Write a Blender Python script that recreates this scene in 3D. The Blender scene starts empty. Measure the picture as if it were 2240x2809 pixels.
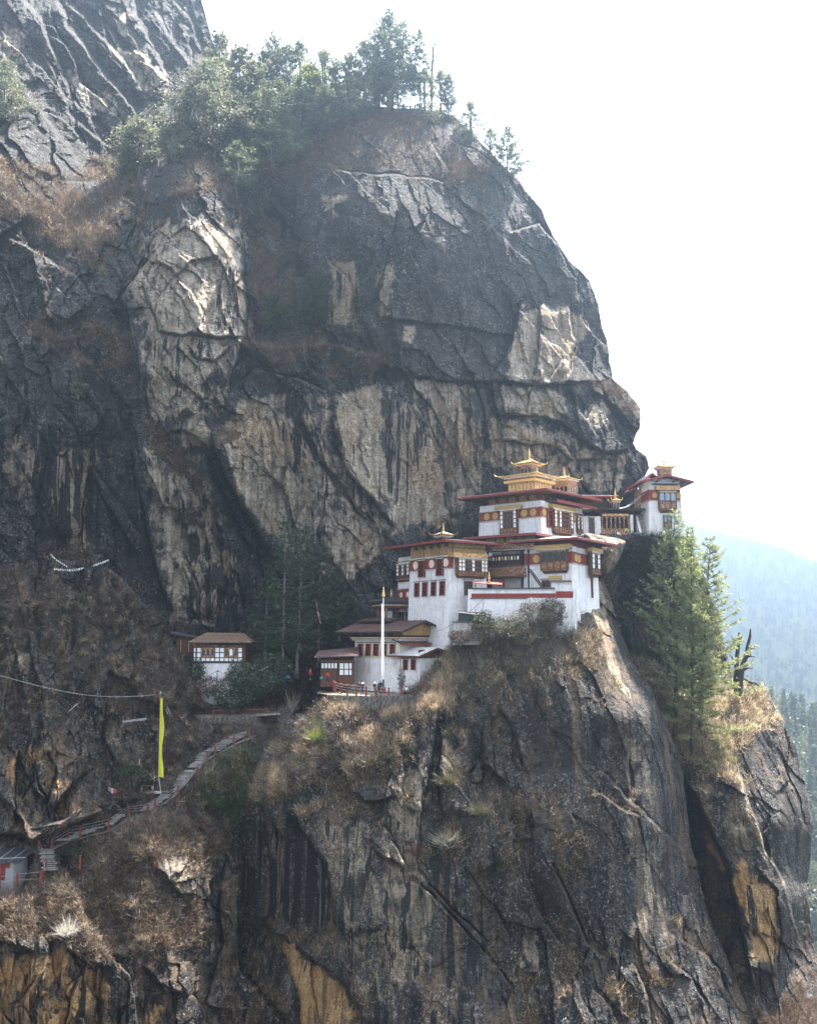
import bpy, bmesh, math, random
import numpy as np
from mathutils import Vector, Matrix, Euler

SC = bpy.context.scene
COL = SC.collection
R = math.radians
random.seed(7)
rng = np.random.default_rng(11)

# ---------------------------------------------------------------- camera
FPX = 2731.0                      # focal length in photo pixels (35 mm lens, 36 mm high frame)
CX, CY = 1120.0, 1404.5
PITCH = R(7.31)
cam_d = bpy.data.cameras.new('camera')
cam_d.sensor_fit = 'VERTICAL'
cam_d.sensor_height = 36.0
cam_d.lens = 35.0
cam_d.clip_start = 0.5
cam_d.clip_end = 12000.0
cam = bpy.data.objects.new('camera', cam_d)
COL.objects.link(cam)
cam.location = (0, 0, 0)
cam.rotation_euler = (math.pi / 2 + PITCH, 0, 0)
SC.camera = cam

# ---------------------------------------------------------------- sky, sun, exposure
SUN_AZ, SUN_EL = 40.0, 63.5       # degrees right of the view direction, degrees above the horizon
HAZE, HAZE_G = 0.00041, 0.83
world = bpy.data.worlds.new('World')
SC.world = world
world.use_nodes = True
_nt = world.node_tree
_sk = _nt.nodes.new('ShaderNodeTexSky')
_sk.sky_type = 'NISHITA'
_sk.sun_disc = False
_sk.sun_elevation = R(SUN_EL)
_sk.sun_rotation = R(SUN_AZ)
_sk.altitude = 3000.0
_sk.air_density = 0.7
_sk.dust_density = 8.0
_hs = _nt.nodes.new('ShaderNodeHueSaturation')
_hs.inputs['Saturation'].default_value = 0.12      # thin bright overcast veil
_nt.links.new(_sk.outputs[0], _hs.inputs['Color'])
_nt.links.new(_hs.outputs[0], _nt.nodes['Background'].inputs[0])
_nt.nodes['Background'].inputs[1].default_value = 0.145
sun_d = bpy.data.lights.new('sun', 'SUN')
sun_d.energy = 5.0
sun_d.angle = R(0.53)
sun_d.color = (1.0, 0.94, 0.85)
sun = bpy.data.objects.new('sun', sun_d)
COL.objects.link(sun)
SUN_DIR = Vector((math.sin(R(SUN_AZ)) * math.cos(R(SUN_EL)), math.cos(R(SUN_AZ)) * math.cos(R(SUN_EL)), math.sin(R(SUN_EL))))
sun.rotation_euler = SUN_DIR.to_track_quat('Z', 'Y').to_euler()
sun.location = (120, 80, 200)
SC.view_settings.view_transform = 'Standard'
SC.view_settings.look = 'None'
SC.view_settings.gamma = 1.0
SC.view_settings.use_curve_mapping = False
SC.view_settings.exposure = 2.95
SC.cycles.max_bounces = 6
SC.cycles.diffuse_bounces = 3
SC.cycles.glossy_bounces = 2
SC.cycles.transmission_bounces = 4
SC.cycles.transparent_max_bounces = 8
SC.cycles.volume_bounces = 0
SC.cycles.use_denoising = True

# ---------------------------------------------------------------- geometry helpers
_cp, _sp = math.cos(PITCH), math.sin(PITCH)


def P(px, py, Y):
    """point seen at photo pixel (px, py) that stands Y metres away; scalars or arrays"""
    a = (np.asarray(px, float) - CX) / FPX
    b = (CY - np.asarray(py, float)) / FPX
    ry = _cp - b * _sp
    rz = _sp + b * _cp
    k = np.asarray(Y, float) / ry
    return np.stack(np.broadcast_arrays(a * k, np.asarray(Y, float) + 0 * k, rz * k), -1)


def PV(px, py, Y):
    return Vector(P(px, py, Y).tolist())


def m_per_px(Y):
    return Y / FPX


# ---------------------------------------------------------------- noise (numpy)
def _h(ix, iy, iz, seed):
    n = (ix.astype(np.int64) * 374761393 + iy.astype(np.int64) * 668265263 + iz.astype(np.int64) * 2147483647 + seed * 974634777) & 0xFFFFFFFF
    n = ((n ^ (n >> 13)) * 1274126177) & 0xFFFFFFFF
    n = ((n ^ (n >> 16)) * 2246822519) & 0xFFFFFFFF
    n = n ^ (n >> 15)
    return (n & 0xFFFFFF) / float(0x1000000)


def vnoise(x, y, z, seed=0):
    x0, y0, z0 = np.floor(x), np.floor(y), np.floor(z)
    fx, fy, fz = x - x0, y - y0, z - z0
    fx, fy, fz = [f * f * f * (f * (f * 6 - 15) + 10) for f in (fx, fy, fz)]
    r = 0
    for i in (0, 1):
        for j in (0, 1):
            for k in (0, 1):
                w = (fx if i else 1 - fx) * (fy if j else 1 - fy) * (fz if k else 1 - fz)
                r = r + w * _h(x0 + i, y0 + j, z0 + k, seed)
    return r * 2 - 1


def fbm(x, y, z, octv=5, seed=0, gain=0.5):
    a, r, t = 1.0, 0, 0
    for o in range(octv):
        r = r + a * vnoise(x, y, z, seed + o * 17)
        t += a
        a *= gain
        x, y, z = x * 2.03 + 3.1, y * 2.03 + 7.7, z * 2.03 + 1.3
    return r / t


def facets(u, v, seed=0, tilt=1.0):
    """blocky rock: each cell of a jittered grid is a tilted plane; returns height, edge distance"""
    iu, iv = np.floor(u), np.floor(v)
    f1 = np.full(u.shape, 9.0)
    f2 = np.full(u.shape, 9.0)
    val = np.zeros(u.shape)
    z = np.zeros(u.shape)
    for i in (-1, 0, 1):
        for j in (-1, 0, 1):
            cu, cv = iu + i, iv + j
            pu = cu + _h(cu, cv, z, seed)
            pv = cv + _h(cu, cv, z + 1, seed)
            du, dv = u - pu, v - pv
            d = du * du + dv * dv
            g1 = _h(cu, cv, z + 2, seed) - 0.5
            g2 = _h(cu, cv, z + 3, seed) - 0.5
            h = (_h(cu, cv, z + 4, seed) - 0.5) * 0.9
            hh = h + tilt * 2.0 * (g1 * du + g2 * dv)
            n = d < f1
            f2 = np.where(n, f1, np.minimum(f2, d))
            val = np.where(n, hh, val)
            f1 = np.where(n, d, f1)
    return val, np.sqrt(f2) - np.sqrt(f1)


def sstep(a, b, x):
    t = np.clip((x - a) / (b - a), 0, 1)
    return t * t * (3 - 2 * t)


def poly_dist(px, py, pts, closed=False):
    """distance to a polyline, signed side (+ = right of the travel direction on screen)"""
    best = np.full(px.shape, 1e9)
    side = np.zeros(px.shape)
    pts = list(pts)
    segs = list(zip(pts[:-1], pts[1:])) + ([(pts[-1], pts[0])] if closed else [])
    for (x0, y0), (x1, y1) in segs:
        dx, dy = x1 - x0, y1 - y0
        L2 = dx * dx + dy * dy + 1e-9
        t = np.clip(((px - x0) * dx + (py - y0) * dy) / L2, 0, 1)
        ex, ey = px - (x0 + t * dx), py - (y0 + t * dy)
        d = np.sqrt(ex * ex + ey * ey)
        s = np.sign(dx * (py - y0) - dy * (px - x0))
        n = d < best
        best = np.where(n, d, best)
        side = np.where(n, s, side)
    return best, side


def in_poly(px, py, pts):
    c = np.zeros(px.shape, bool)
    n = len(pts)
    for i in range(n):
        x0, y0 = pts[i]
        x1, y1 = pts[(i + 1) % n]
        if y0 == y1:
            continue
        k = ((y0 > py) != (y1 > py)) & (px < (x1 - x0) * (py - y0) / (y1 - y0) + x0)
        c ^= k
    return c


def region(px, py, pts, soft=20):
    d, _ = poly_dist(px, py, pts, True)
    s = np.where(in_poly(px, py, pts), d, -d)
    return sstep(-soft, soft, s)


def tps(ctrl, px, py):
    c = np.array(ctrl, float)
    s = 1000.0
    X = c[:, :2] / s
    n = len(c)

    def U(r2):
        return np.where(r2 > 1e-12, 0.5 * r2 * np.log(r2 + 1e-20), 0)
    K = U(((X[:, None] - X[None]) ** 2).sum(-1)) + np.eye(n) * 2e-3
    A = np.zeros((n + 3, n + 3))
    A[:n, :n] = K
    A[:n, n] = 1
    A[:n, n + 1:] = X
    A[n:, :n] = A[:n, n:].T
    b = np.zeros(n + 3)
    b[:n] = c[:, 2]
    w = np.linalg.solve(A, b)
    x, y = px / s, py / s
    r = w[n] + w[n + 1] * x + w[n + 2] * y
    for i in range(n):
        r = r + w[i] * U((x - X[i, 0]) ** 2 + (y - X[i, 1]) ** 2)
    return r


# ---------------------------------------------------------------- scene objects
def tag(o, label=None, cat=None, group=None, kind=None):
    if label:
        o['label'] = label
    if cat:
        o['category'] = cat
    if group:
        o['group'] = group
    if kind:
        o['kind'] = kind
    return o


def thing(name, loc, label, cat, yaw=0.0, group=None):
    o = bpy.data.objects.new(name, None)
    COL.objects.link(o)
    o.location = loc
    o.rotation_euler = (0, 0, yaw)
    o.empty_display_size = 0.3
    return tag(o, label, cat, group)


def link_mesh(name, me, mat=None, parent=None, M=None):
    o = bpy.data.objects.new(name, me)
    COL.objects.link(o)
    if mat is not None and not me.materials:
        me.materials.append(mat)
    if parent is not None:
        o.parent = parent
    if M is not None:
        o.matrix_local = M
    return o


def kids(o):
    return KIDS.get(o.name, [])


def copy_tree(root, loc=None, yaw=None, scale=None, label=None, group=None):
    """copy a thing with its parts and sub-parts; meshes are shared"""
    def rec(o, parent):
        c = o.copy()
        COL.objects.link(c)
        c.parent = parent
        for ch in list(o.children):
            rec(ch, c)
        return c
    r = rec(root, None)
    if loc is not None:
        r.location = loc
    if yaw is not None:
        r.rotation_euler = (r.rotation_euler[0], r.rotation_euler[1], yaw)
    if scale is not None:
        r.scale = scale if not isinstance(scale, (int, float)) else (scale,) * 3
    if label:
        r['label'] = label
    if group:
        r['group'] = group
    return r


class MB:
    """collects vertices and faces; build() links them as one mesh object"""

    def __init__(s):
        s.v, s.f = [], []

    def add(s, vs, fs, M=None):
        n = len(s.v)
        if M is not None:
            vs = [tuple(M @ Vector(q)) for q in vs]
        s.v += [tuple(q) for q in vs]
        s.f += [tuple(i + n for i in f) for f in fs]
        return s

    def box(s, x0, x1, y0, y1, z0, z1, M=None):
        vs = [(x0, y0, z0), (x1, y0, z0), (x1, y1, z0), (x0, y1, z0), (x0, y0, z1), (x1, y0, z1), (x1, y1, z1), (x0, y1, z1)]
        return s.add(vs, [(0, 3, 2, 1), (4, 5, 6, 7), (0, 1, 5, 4), (1, 2, 6, 5), (2, 3, 7, 6), (3, 0, 4, 7)], M)

    def hexa(s, b, t, M=None):
        """b, t: four bottom and four top points, counter-clockwise from above"""
        return s.add(list(b) + list(t), [(0, 3, 2, 1), (4, 5, 6, 7), (0, 1, 5, 4), (1, 2, 6, 5), (2, 3, 7, 6), (3, 0, 4, 7)], M)

    def quad(s, a, b, c, d):
        return s.add([a, b, c, d], [(0, 1, 2, 3)])

    def tube(s, pts, rad, n=6, cap=True):
        pts = [Vector(p) for p in pts]
        if isinstance(rad, (int, float)):
            rad = [rad] * len(pts)
        base = len(s.v)
        up = Vector((0, 0, 1))
        for i, p in enumerate(pts):
            t = (pts[min(i + 1, len(pts) - 1)] - pts[max(i - 1, 0)])
            if t.length < 1e-9:
                t = Vector((0, 0, 1))
            t.normalize()
            a = t.cross(up)
            if a.length < 1e-3:
                a = t.cross(Vector((1, 0, 0)))
            a.normalize()
            b = t.cross(a)
            for k in range(n):
                w = 2 * math.pi * k / n
                s.v.append(tuple(p + a * (math.cos(w) * rad[i]) + b * (math.sin(w) * rad[i])))
        for i in range(len(pts) - 1):
            for k in range(n):
                k2 = (k + 1) % n
                s.f.append((base + i * n + k, base + i * n + k2, base + (i + 1) * n + k2, base + (i + 1) * n + k))
        if cap:
            s.f.append(tuple(base + k for k in range(n))[::-1])
            s.f.append(tuple(base + (len(pts) - 1) * n + k for k in range(n)))
        return s

    def lathe(s, prof, c=(0, 0, 0), n=10):
        base = len(s.v)
        for r, z in prof:
            for k in range(n):
                w = 2 * math.pi * k / n
                s.v.append((c[0] + r * math.cos(w), c[1] + r * math.sin(w), c[2] + z))
        for i in range(len(prof) - 1):
            for k in range(n):
                k2 = (k + 1) % n
                s.f.append((base + i * n + k, base + i * n + k2, base + (i + 1) * n + k2, base + (i + 1) * n + k))
        s.f.append(tuple(base + k for k in range(n))[::-1])
        s.f.append(tuple(base + (len(prof) - 1) * n + k for k in range(n)))
        return s

    def mesh(s, name, mat=None, smooth=False):
        me = bpy.data.meshes.new(name)
        me.from_pydata(s.v, [], s.f)
        if mat is not None:
            me.materials.append(mat)
        if smooth:
            me.polygons.foreach_set('use_smooth', [True] * len(me.polygons))
        me.update()
        return me

    def build(s, name, mat=None, parent=None, M=None, smooth=False):
        return link_mesh(name, s.mesh(name, mat, smooth), None, parent, M)


def np_mesh(name, verts, faces, mat=None, smooth=False):
    """big mesh from numpy arrays; faces: (n,3) or (n,4)"""
    me = bpy.data.meshes.new(name)
    nv, nf, k = len(verts), len(faces), faces.shape[1]
    me.vertices.add(nv)
    me.vertices.foreach_set('co', np.ascontiguousarray(verts, np.float32).ravel())
    me.loops.add(nf * k)
    me.loops.foreach_set('vertex_index', np.ascontiguousarray(faces, np.int32).ravel())
    me.polygons.add(nf)
    me.polygons.foreach_set('loop_start', np.arange(0, nf * k, k, dtype=np.int32))
    if smooth:
        me.polygons.foreach_set('use_smooth', np.ones(nf, bool))
    me.update(calc_edges=True)
    if mat is not None:
        me.materials.append(mat)
    return me


def set_attr(me, name, vals):
    a = me.attributes.new(name, 'FLOAT', 'POINT')
    a.data.foreach_set('value', np.ascontiguousarray(vals, np.float32).ravel())


# ---------------------------------------------------------------- node helpers
class NT:
    def __init__(s, mat):
        s.t = mat.node_tree
        s.n = s.t.nodes

    def node(s, typ, **kw):
        n = s.n.new(typ)
        for k, v in kw.items():
            setattr(n, k, v)
        return n

    def put(s, sock, v):
        if isinstance(v, bpy.types.NodeSocket):
            s.t.links.new(v, sock)
        elif isinstance(v, (tuple, list)) and sock.type == 'RGBA' and len(v) == 3:
            sock.default_value = (*v, 1)
        else:
            sock.default_value = v

    def math(s, op, a, b=0.0, c=0.0, clamp=False):
        n = s.node('ShaderNodeMath', operation=op, use_clamp=clamp)
        for i, v in enumerate((a, b, c)):
            s.put(n.inputs[i], v)
        return n.outputs[0]

    def ramp(s, f, a, b, lo=0.0, hi=1.0):
        n = s.node('ShaderNodeMapRange', interpolation_type='SMOOTHSTEP')
        s.put(n.inputs[0], f)
        n.inputs[1].default_value, n.inputs[2].default_value = a, b
        n.inputs[3].default_value, n.inputs[4].default_value = lo, hi
        return n.outputs[0]

    def mix(s, f, a, b, typ='MIX'):
        n = s.node('ShaderNodeMix', data_type='RGBA', blend_type=typ)
        s.put(n.inputs[0], f)
        s.put(n.inputs[6], a)
        s.put(n.inputs[7], b)
        return n.outputs[2]

    def coords(s, kind='Object', scale=(1, 1, 1), rot=(0, 0, 0)):
        t = s.node('ShaderNodeTexCoord')
        m = s.node('ShaderNodeMapping')
        s.t.links.new(t.outputs[kind], m.inputs[0])
        m.inputs['Scale'].default_value = scale
        m.inputs['Rotation'].default_value = rot
        return m.outputs[0]

    def noise(s, vec, scale, detail=5, rough=0.55, dist=0.0):
        n = s.node('ShaderNodeTexNoise')
        if vec is not None:
            s.put(n.inputs['Vector'], vec)
        n.inputs['Scale'].default_value = scale
        n.inputs['Detail'].default_value = detail
        n.inputs['Roughness'].default_value = rough
        n.inputs['Distortion'].default_value = dist
        return n.outputs[0]

    def attr(s, name):
        n = s.node('ShaderNodeAttribute', attribute_name=name)
        return n.outputs['Fac']

    def rand(s):
        return s.node('ShaderNodeObjectInfo').outputs['Random']


def new_mat(name):
    m = bpy.data.materials.new(name)
    m.use_nodes = True
    n = NT(m)
    return m, n, m.node_tree.nodes['Principled BSDF']


MATS = {}


def plain(name, col, rough=0.7, metal=0.0, vary=0.15, scale=3.0, bump=0.0, grime=0.0, spec=0.3):
    """a plain material with fine colour variation, some dirt and relief"""
    if name in MATS:
        return MATS[name]
    m, n, b = new_mat(name)
    c = n.coords()
    f = n.noise(c, scale, 6, 0.6)
    col1 = tuple(x * (1 - vary) for x in col)
    col2 = tuple(min(1, x * (1 + vary)) for x in col)
    out = n.mix(n.ramp(f, 0.3, 0.7), col1, col2)
    if grime:
        g = n.noise(n.coords('Object', (1.2, 1.2, 0.25)), 2.0, 6, 0.65)
        out = n.mix(n.math('MULTIPLY', n.ramp(g, 0.5, 0.75), grime), out, (0.09, 0.075, 0.06))
    n.put(b.inputs['Base Color'], out)
    b.inputs['Roughness'].default_value = rough
    b.inputs['Metallic'].default_value = metal
    b.inputs['Specular IOR Level'].default_value = spec
    if bump:
        bn = n.node('ShaderNodeBump')
        bn.inputs['Strength'].default_value = bump
        bn.inputs['Distance'].default_value = 0.05
        n.put(bn.inputs['Height'], n.noise(c, scale * 4, 5, 0.6))
        n.put(b.inputs['Normal'], bn.outputs[0])
    MATS[name] = m
    return m

# ================================================================ rock and ground
def rock_material(name, brown=0.0, dark=(0.013, 0.012, 0.012), dark2=(0.072, 0.065, 0.059), pale=(0.31, 0.24, 0.17), pale2=(0.53, 0.445, 0.35), grass=(0.078, 0.053, 0.036)):
    m, n, b = new_mat(name)
    c = n.coords()
    a_p, a_g, a_o, a_s, a_m = [n.attr(k) for k in ('pale', 'grass', 'ochre', 'streak', 'moss')]
    big = n.noise(c, 0.07, 4, 0.6)
    mid = n.noise(c, 0.45, 8, 0.68, 0.4)
    fine = n.noise(c, 2.6, 7, 0.72)
    cs = n.coords('Object', (1.1, 0.5, 0.034), (0, R(-5), 0))
    st = n.noise(cs, 0.9, 5, 0.6, 0.3)
    cs2 = n.coords('Object', (1.4, 0.5, 0.022), (0, R(-4), 0))
    st2 = n.noise(cs2, 0.55, 6, 0.62, 0.2)
    # slanting grain of the beds
    cg = n.coords('Object', (0.5, 0.5, 1.6), (0, R(32), 0))
    gr = n.noise(cg, 1.3, 6, 0.7, 0.6)
    # lichen-dark rock
    t = n.math('ADD', n.math('MULTIPLY', mid, 0.45), n.math('ADD', n.math('MULTIPLY', fine, 0.4), n.math('MULTIPLY', gr, 0.15)))
    darkc = n.mix(n.ramp(t, 0.42, 0.57), dark, dark2)
    darkc = n.mix(n.ramp(n.noise(c, 0.3, 6, 0.65, 0.5), 0.50, 0.64, 0.0, 0.75), darkc, (0.062, 0.044, 0.033))
    darkc = n.mix(n.math('MULTIPLY', n.ramp(n.noise(c, 0.2, 7, 0.72, 0.8), 0.52, 0.62), n.ramp(fine, 0.4, 0.6, 0.3, 0.9)), darkc, (0.15, 0.142, 0.135))
    vst = n.ramp(st2, 0.44, 0.60, 0.0, 0.6)
    darkc = n.mix(vst, darkc, (0.024, 0.023, 0.026))
    if brown:
        bs = n.noise(n.coords('Object', (0.8, 0.5, 0.05), (0, R(-3), 0)), 0.45, 5, 0.6, 0.3)
        darkc = n.mix(n.ramp(bs, 0.5, 0.62, 0.0, brown), darkc, (0.15, 0.10, 0.064))
        darkc = n.mix(n.ramp(bs, 0.46, 0.36, 0.0, brown), darkc, (0.02, 0.017, 0.016))
    # grey-white lichen specks
    sp = n.noise(c, 2.3, 9, 0.8, 0.2)
    spm = n.math('MULTIPLY', n.ramp(sp, 0.55, 0.60), n.ramp(n.noise(c, 0.16, 3, 0.5), 0.37, 0.56))
    darkc = n.mix(n.math('MULTIPLY', spm, 0.8), darkc, (0.30, 0.295, 0.30))
    # pale clean rock with a warm grain and streaks
    palec = n.mix(n.ramp(st, 0.36, 0.62), pale, pale2)
    palec = n.mix(n.ramp(gr, 0.42, 0.62, 0.0, 0.5), palec, (0.17, 0.145, 0.12))
    palec = n.mix(n.ramp(big, 0.52, 0.66, 0.0, 0.5), palec, (0.33, 0.20, 0.10))
    palec = n.mix(n.ramp(fine, 0.53, 0.66, 0.0, 0.45), palec, (0.13, 0.115, 0.10))
    pn = n.noise(c, 0.24, 9, 0.66, 0.7)
    pf = n.math('ADD', a_p, n.math('ADD', n.math('MULTIPLY', n.math('SUBTRACT', pn, 0.5), 1.5), n.math('MULTIPLY', n.math('SUBTRACT', st, 0.5), 0.75)))
    pf = n.ramp(pf, 0.34, 0.62)
    col = n.mix(pf, darkc, palec)
    # fresh orange rock
    och = n.mix(n.ramp(st, 0.35, 0.65), (0.36, 0.195, 0.075), (0.53, 0.335, 0.16))
    och = n.mix(n.ramp(st2, 0.50, 0.62, 0, 0.8), och, (0.11, 0.075, 0.055))
    of = n.ramp(n.math('ADD', a_o, n.math('MULTIPLY', n.math('SUBTRACT', pn, 0.5), 1.5)), 0.36, 0.66)
    col = n.mix(of, col, och)
    # black water stains running down
    sf = n.math('MULTIPLY', n.ramp(n.math('ADD', a_s, n.math('MULTIPLY', n.math('SUBTRACT', st, 0.5), 3.2)), 0.5, 0.62), 0.95)
    col = n.mix(sf, col, (0.016, 0.016, 0.018))
    ws = n.math('MULTIPLY', n.ramp(st2, 0.60, 0.66), n.ramp(a_s, 0.15, 0.5))
    col = n.mix(n.math('MULTIPLY', ws, 0.6), col, (0.27, 0.25, 0.23))
    # lichen speckle over all bare rock
    spk = n.noise(c, 4.6, 3, 0.7)
    spk2 = n.noise(n.coords('Object', (1, 1, 0.6), (0, R(30), 0)), 2.2, 4, 0.75)
    zone = n.ramp(n.noise(c, 0.13, 4, 0.6), 0.38, 0.62, 0.25, 1.0)
    sv = n.math('ADD', 1.0, n.math('MULTIPLY', zone, n.math('ADD', n.ramp(spk, 0.40, 0.62, -0.42, 0.45), n.ramp(spk2, 0.36, 0.66, -0.3, 0.4))))
    vm = n.node('ShaderNodeVectorMath', operation='SCALE')
    n.put(vm.inputs[0], col)
    n.put(vm.inputs['Scale'], sv)
    col = vm.outputs[0]
    # dry grass and heather on ledges
    gn = n.noise(c, 0.9, 7, 0.7)
    g1 = n.mix(n.ramp(gn, 0.36, 0.62), (0.038, 0.026, 0.018), grass)
    g1 = n.mix(n.ramp(fine, 0.52, 0.7, 0, 0.7), g1, (0.17, 0.11, 0.055))
    g1 = n.mix(n.ramp(n.noise(c, 0.22, 3), 0.5, 0.66, 0, 0.6), g1, (0.05, 0.045, 0.022))
    gf = n.ramp(n.math('ADD', a_g, n.math('MULTIPLY', n.math('SUBTRACT', fine, 0.5), 0.9)), 0.42, 0.6)
    col = n.mix(gf, col, g1)
    mo = n.mix(n.ramp(fine, 0.35, 0.65), (0.018, 0.028, 0.009), (0.06, 0.085, 0.024))
    mf = n.ramp(n.math('ADD', a_m, n.math('MULTIPLY', n.math('SUBTRACT', gn, 0.5), 1.0)), 0.45, 0.62)
    col = n.mix(mf, col, mo)
    n.put(b.inputs['Base Color'], col)
    b.inputs['Roughness'].default_value = 0.85
    b.inputs['Specular IOR Level'].default_value = 0.25
    bp = n.node('ShaderNodeBump')
    bp.inputs['Strength'].default_value = 1.0
    bp.inputs['Distance'].default_value = 1.0
    vor = n.node('ShaderNodeTexVoronoi', feature='DISTANCE_TO_EDGE')
    n.put(vor.inputs['Vector'], n.coords('Object', (0.62, 0.4, 0.30), (0, R(28), 0)))
    vor.inputs['Scale'].default_value = 1.0
    crk = n.ramp(vor.outputs['Distance'], 0.0, 0.03, -0.3, 0.0)
    hgt = n.math('ADD', n.math('MULTIPLY', mid, 0.9), n.math('ADD', n.math('MULTIPLY', fine, 0.6), n.math('ADD', n.math('MULTIPLY', gr, 0.9), n.math('MULTIPLY', spk, 0.22))))
    n.put(bp.inputs['Height'], n.math('ADD', hgt, n.math('MULTIPLY', crk, n.ramp(big, 0.4, 0.6))))
    n.put(b.inputs['Normal'], bp.outputs[0])
    return m


def curve_pts(pts, t):
    p = np.array(pts, float)
    s = np.concatenate([[0], np.cumsum(np.hypot(*(p[1:] - p[:-1]).T))])
    s /= s[-1]
    return np.stack([np.interp(t, s, p[:, 0]), np.interp(t, s, p[:, 1])], -1)


def feat_delta(px, py, f):
    pts, side, step, fall, groove, gw = f[:6]
    sw = f[6] if len(f) > 6 else 3.0
    d0 = np.full(px.shape, 1e9)
    sg = np.zeros(px.shape)
    tt = np.zeros(px.shape)
    p = np.array(pts, float)
    ls = np.hypot(*(p[1:] - p[:-1]).T)
    cum = np.concatenate([[0], np.cumsum(ls)])
    for i in range(len(p) - 1):
        dx, dy = p[i + 1] - p[i]
        t = np.clip(((px - p[i, 0]) * dx + (py - p[i, 1]) * dy) / (dx * dx + dy * dy + 1e-9), 0, 1)
        ex, ey = px - (p[i, 0] + t * dx), py - (p[i, 1] + t * dy)
        d = np.hypot(ex, ey)
        s = dx * ey - dy * ex
        n = d < d0
        d0 = np.where(n, d, d0)
        sg = np.where(n, np.sign(s) * d, sg)
        tt = np.where(n, (cum[i] + t * ls[i]) / cum[-1], tt)
    w = sstep(0, 0.12, tt) * sstep(0, 0.12, 1 - tt)
    proud = sg * (1 if side in 'ld' else -1)
    k = sstep(-sw, sw, proud)
    e = np.exp(-d0 / fall)
    dlt = -step * k * e + 0.6 * step * (1 - k) * e
    dlt = dlt + 1.4 * groove * np.exp(-(d0 / (0.55 * gw)) ** 2)
    return dlt * w


class Sheet:
    pass


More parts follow.
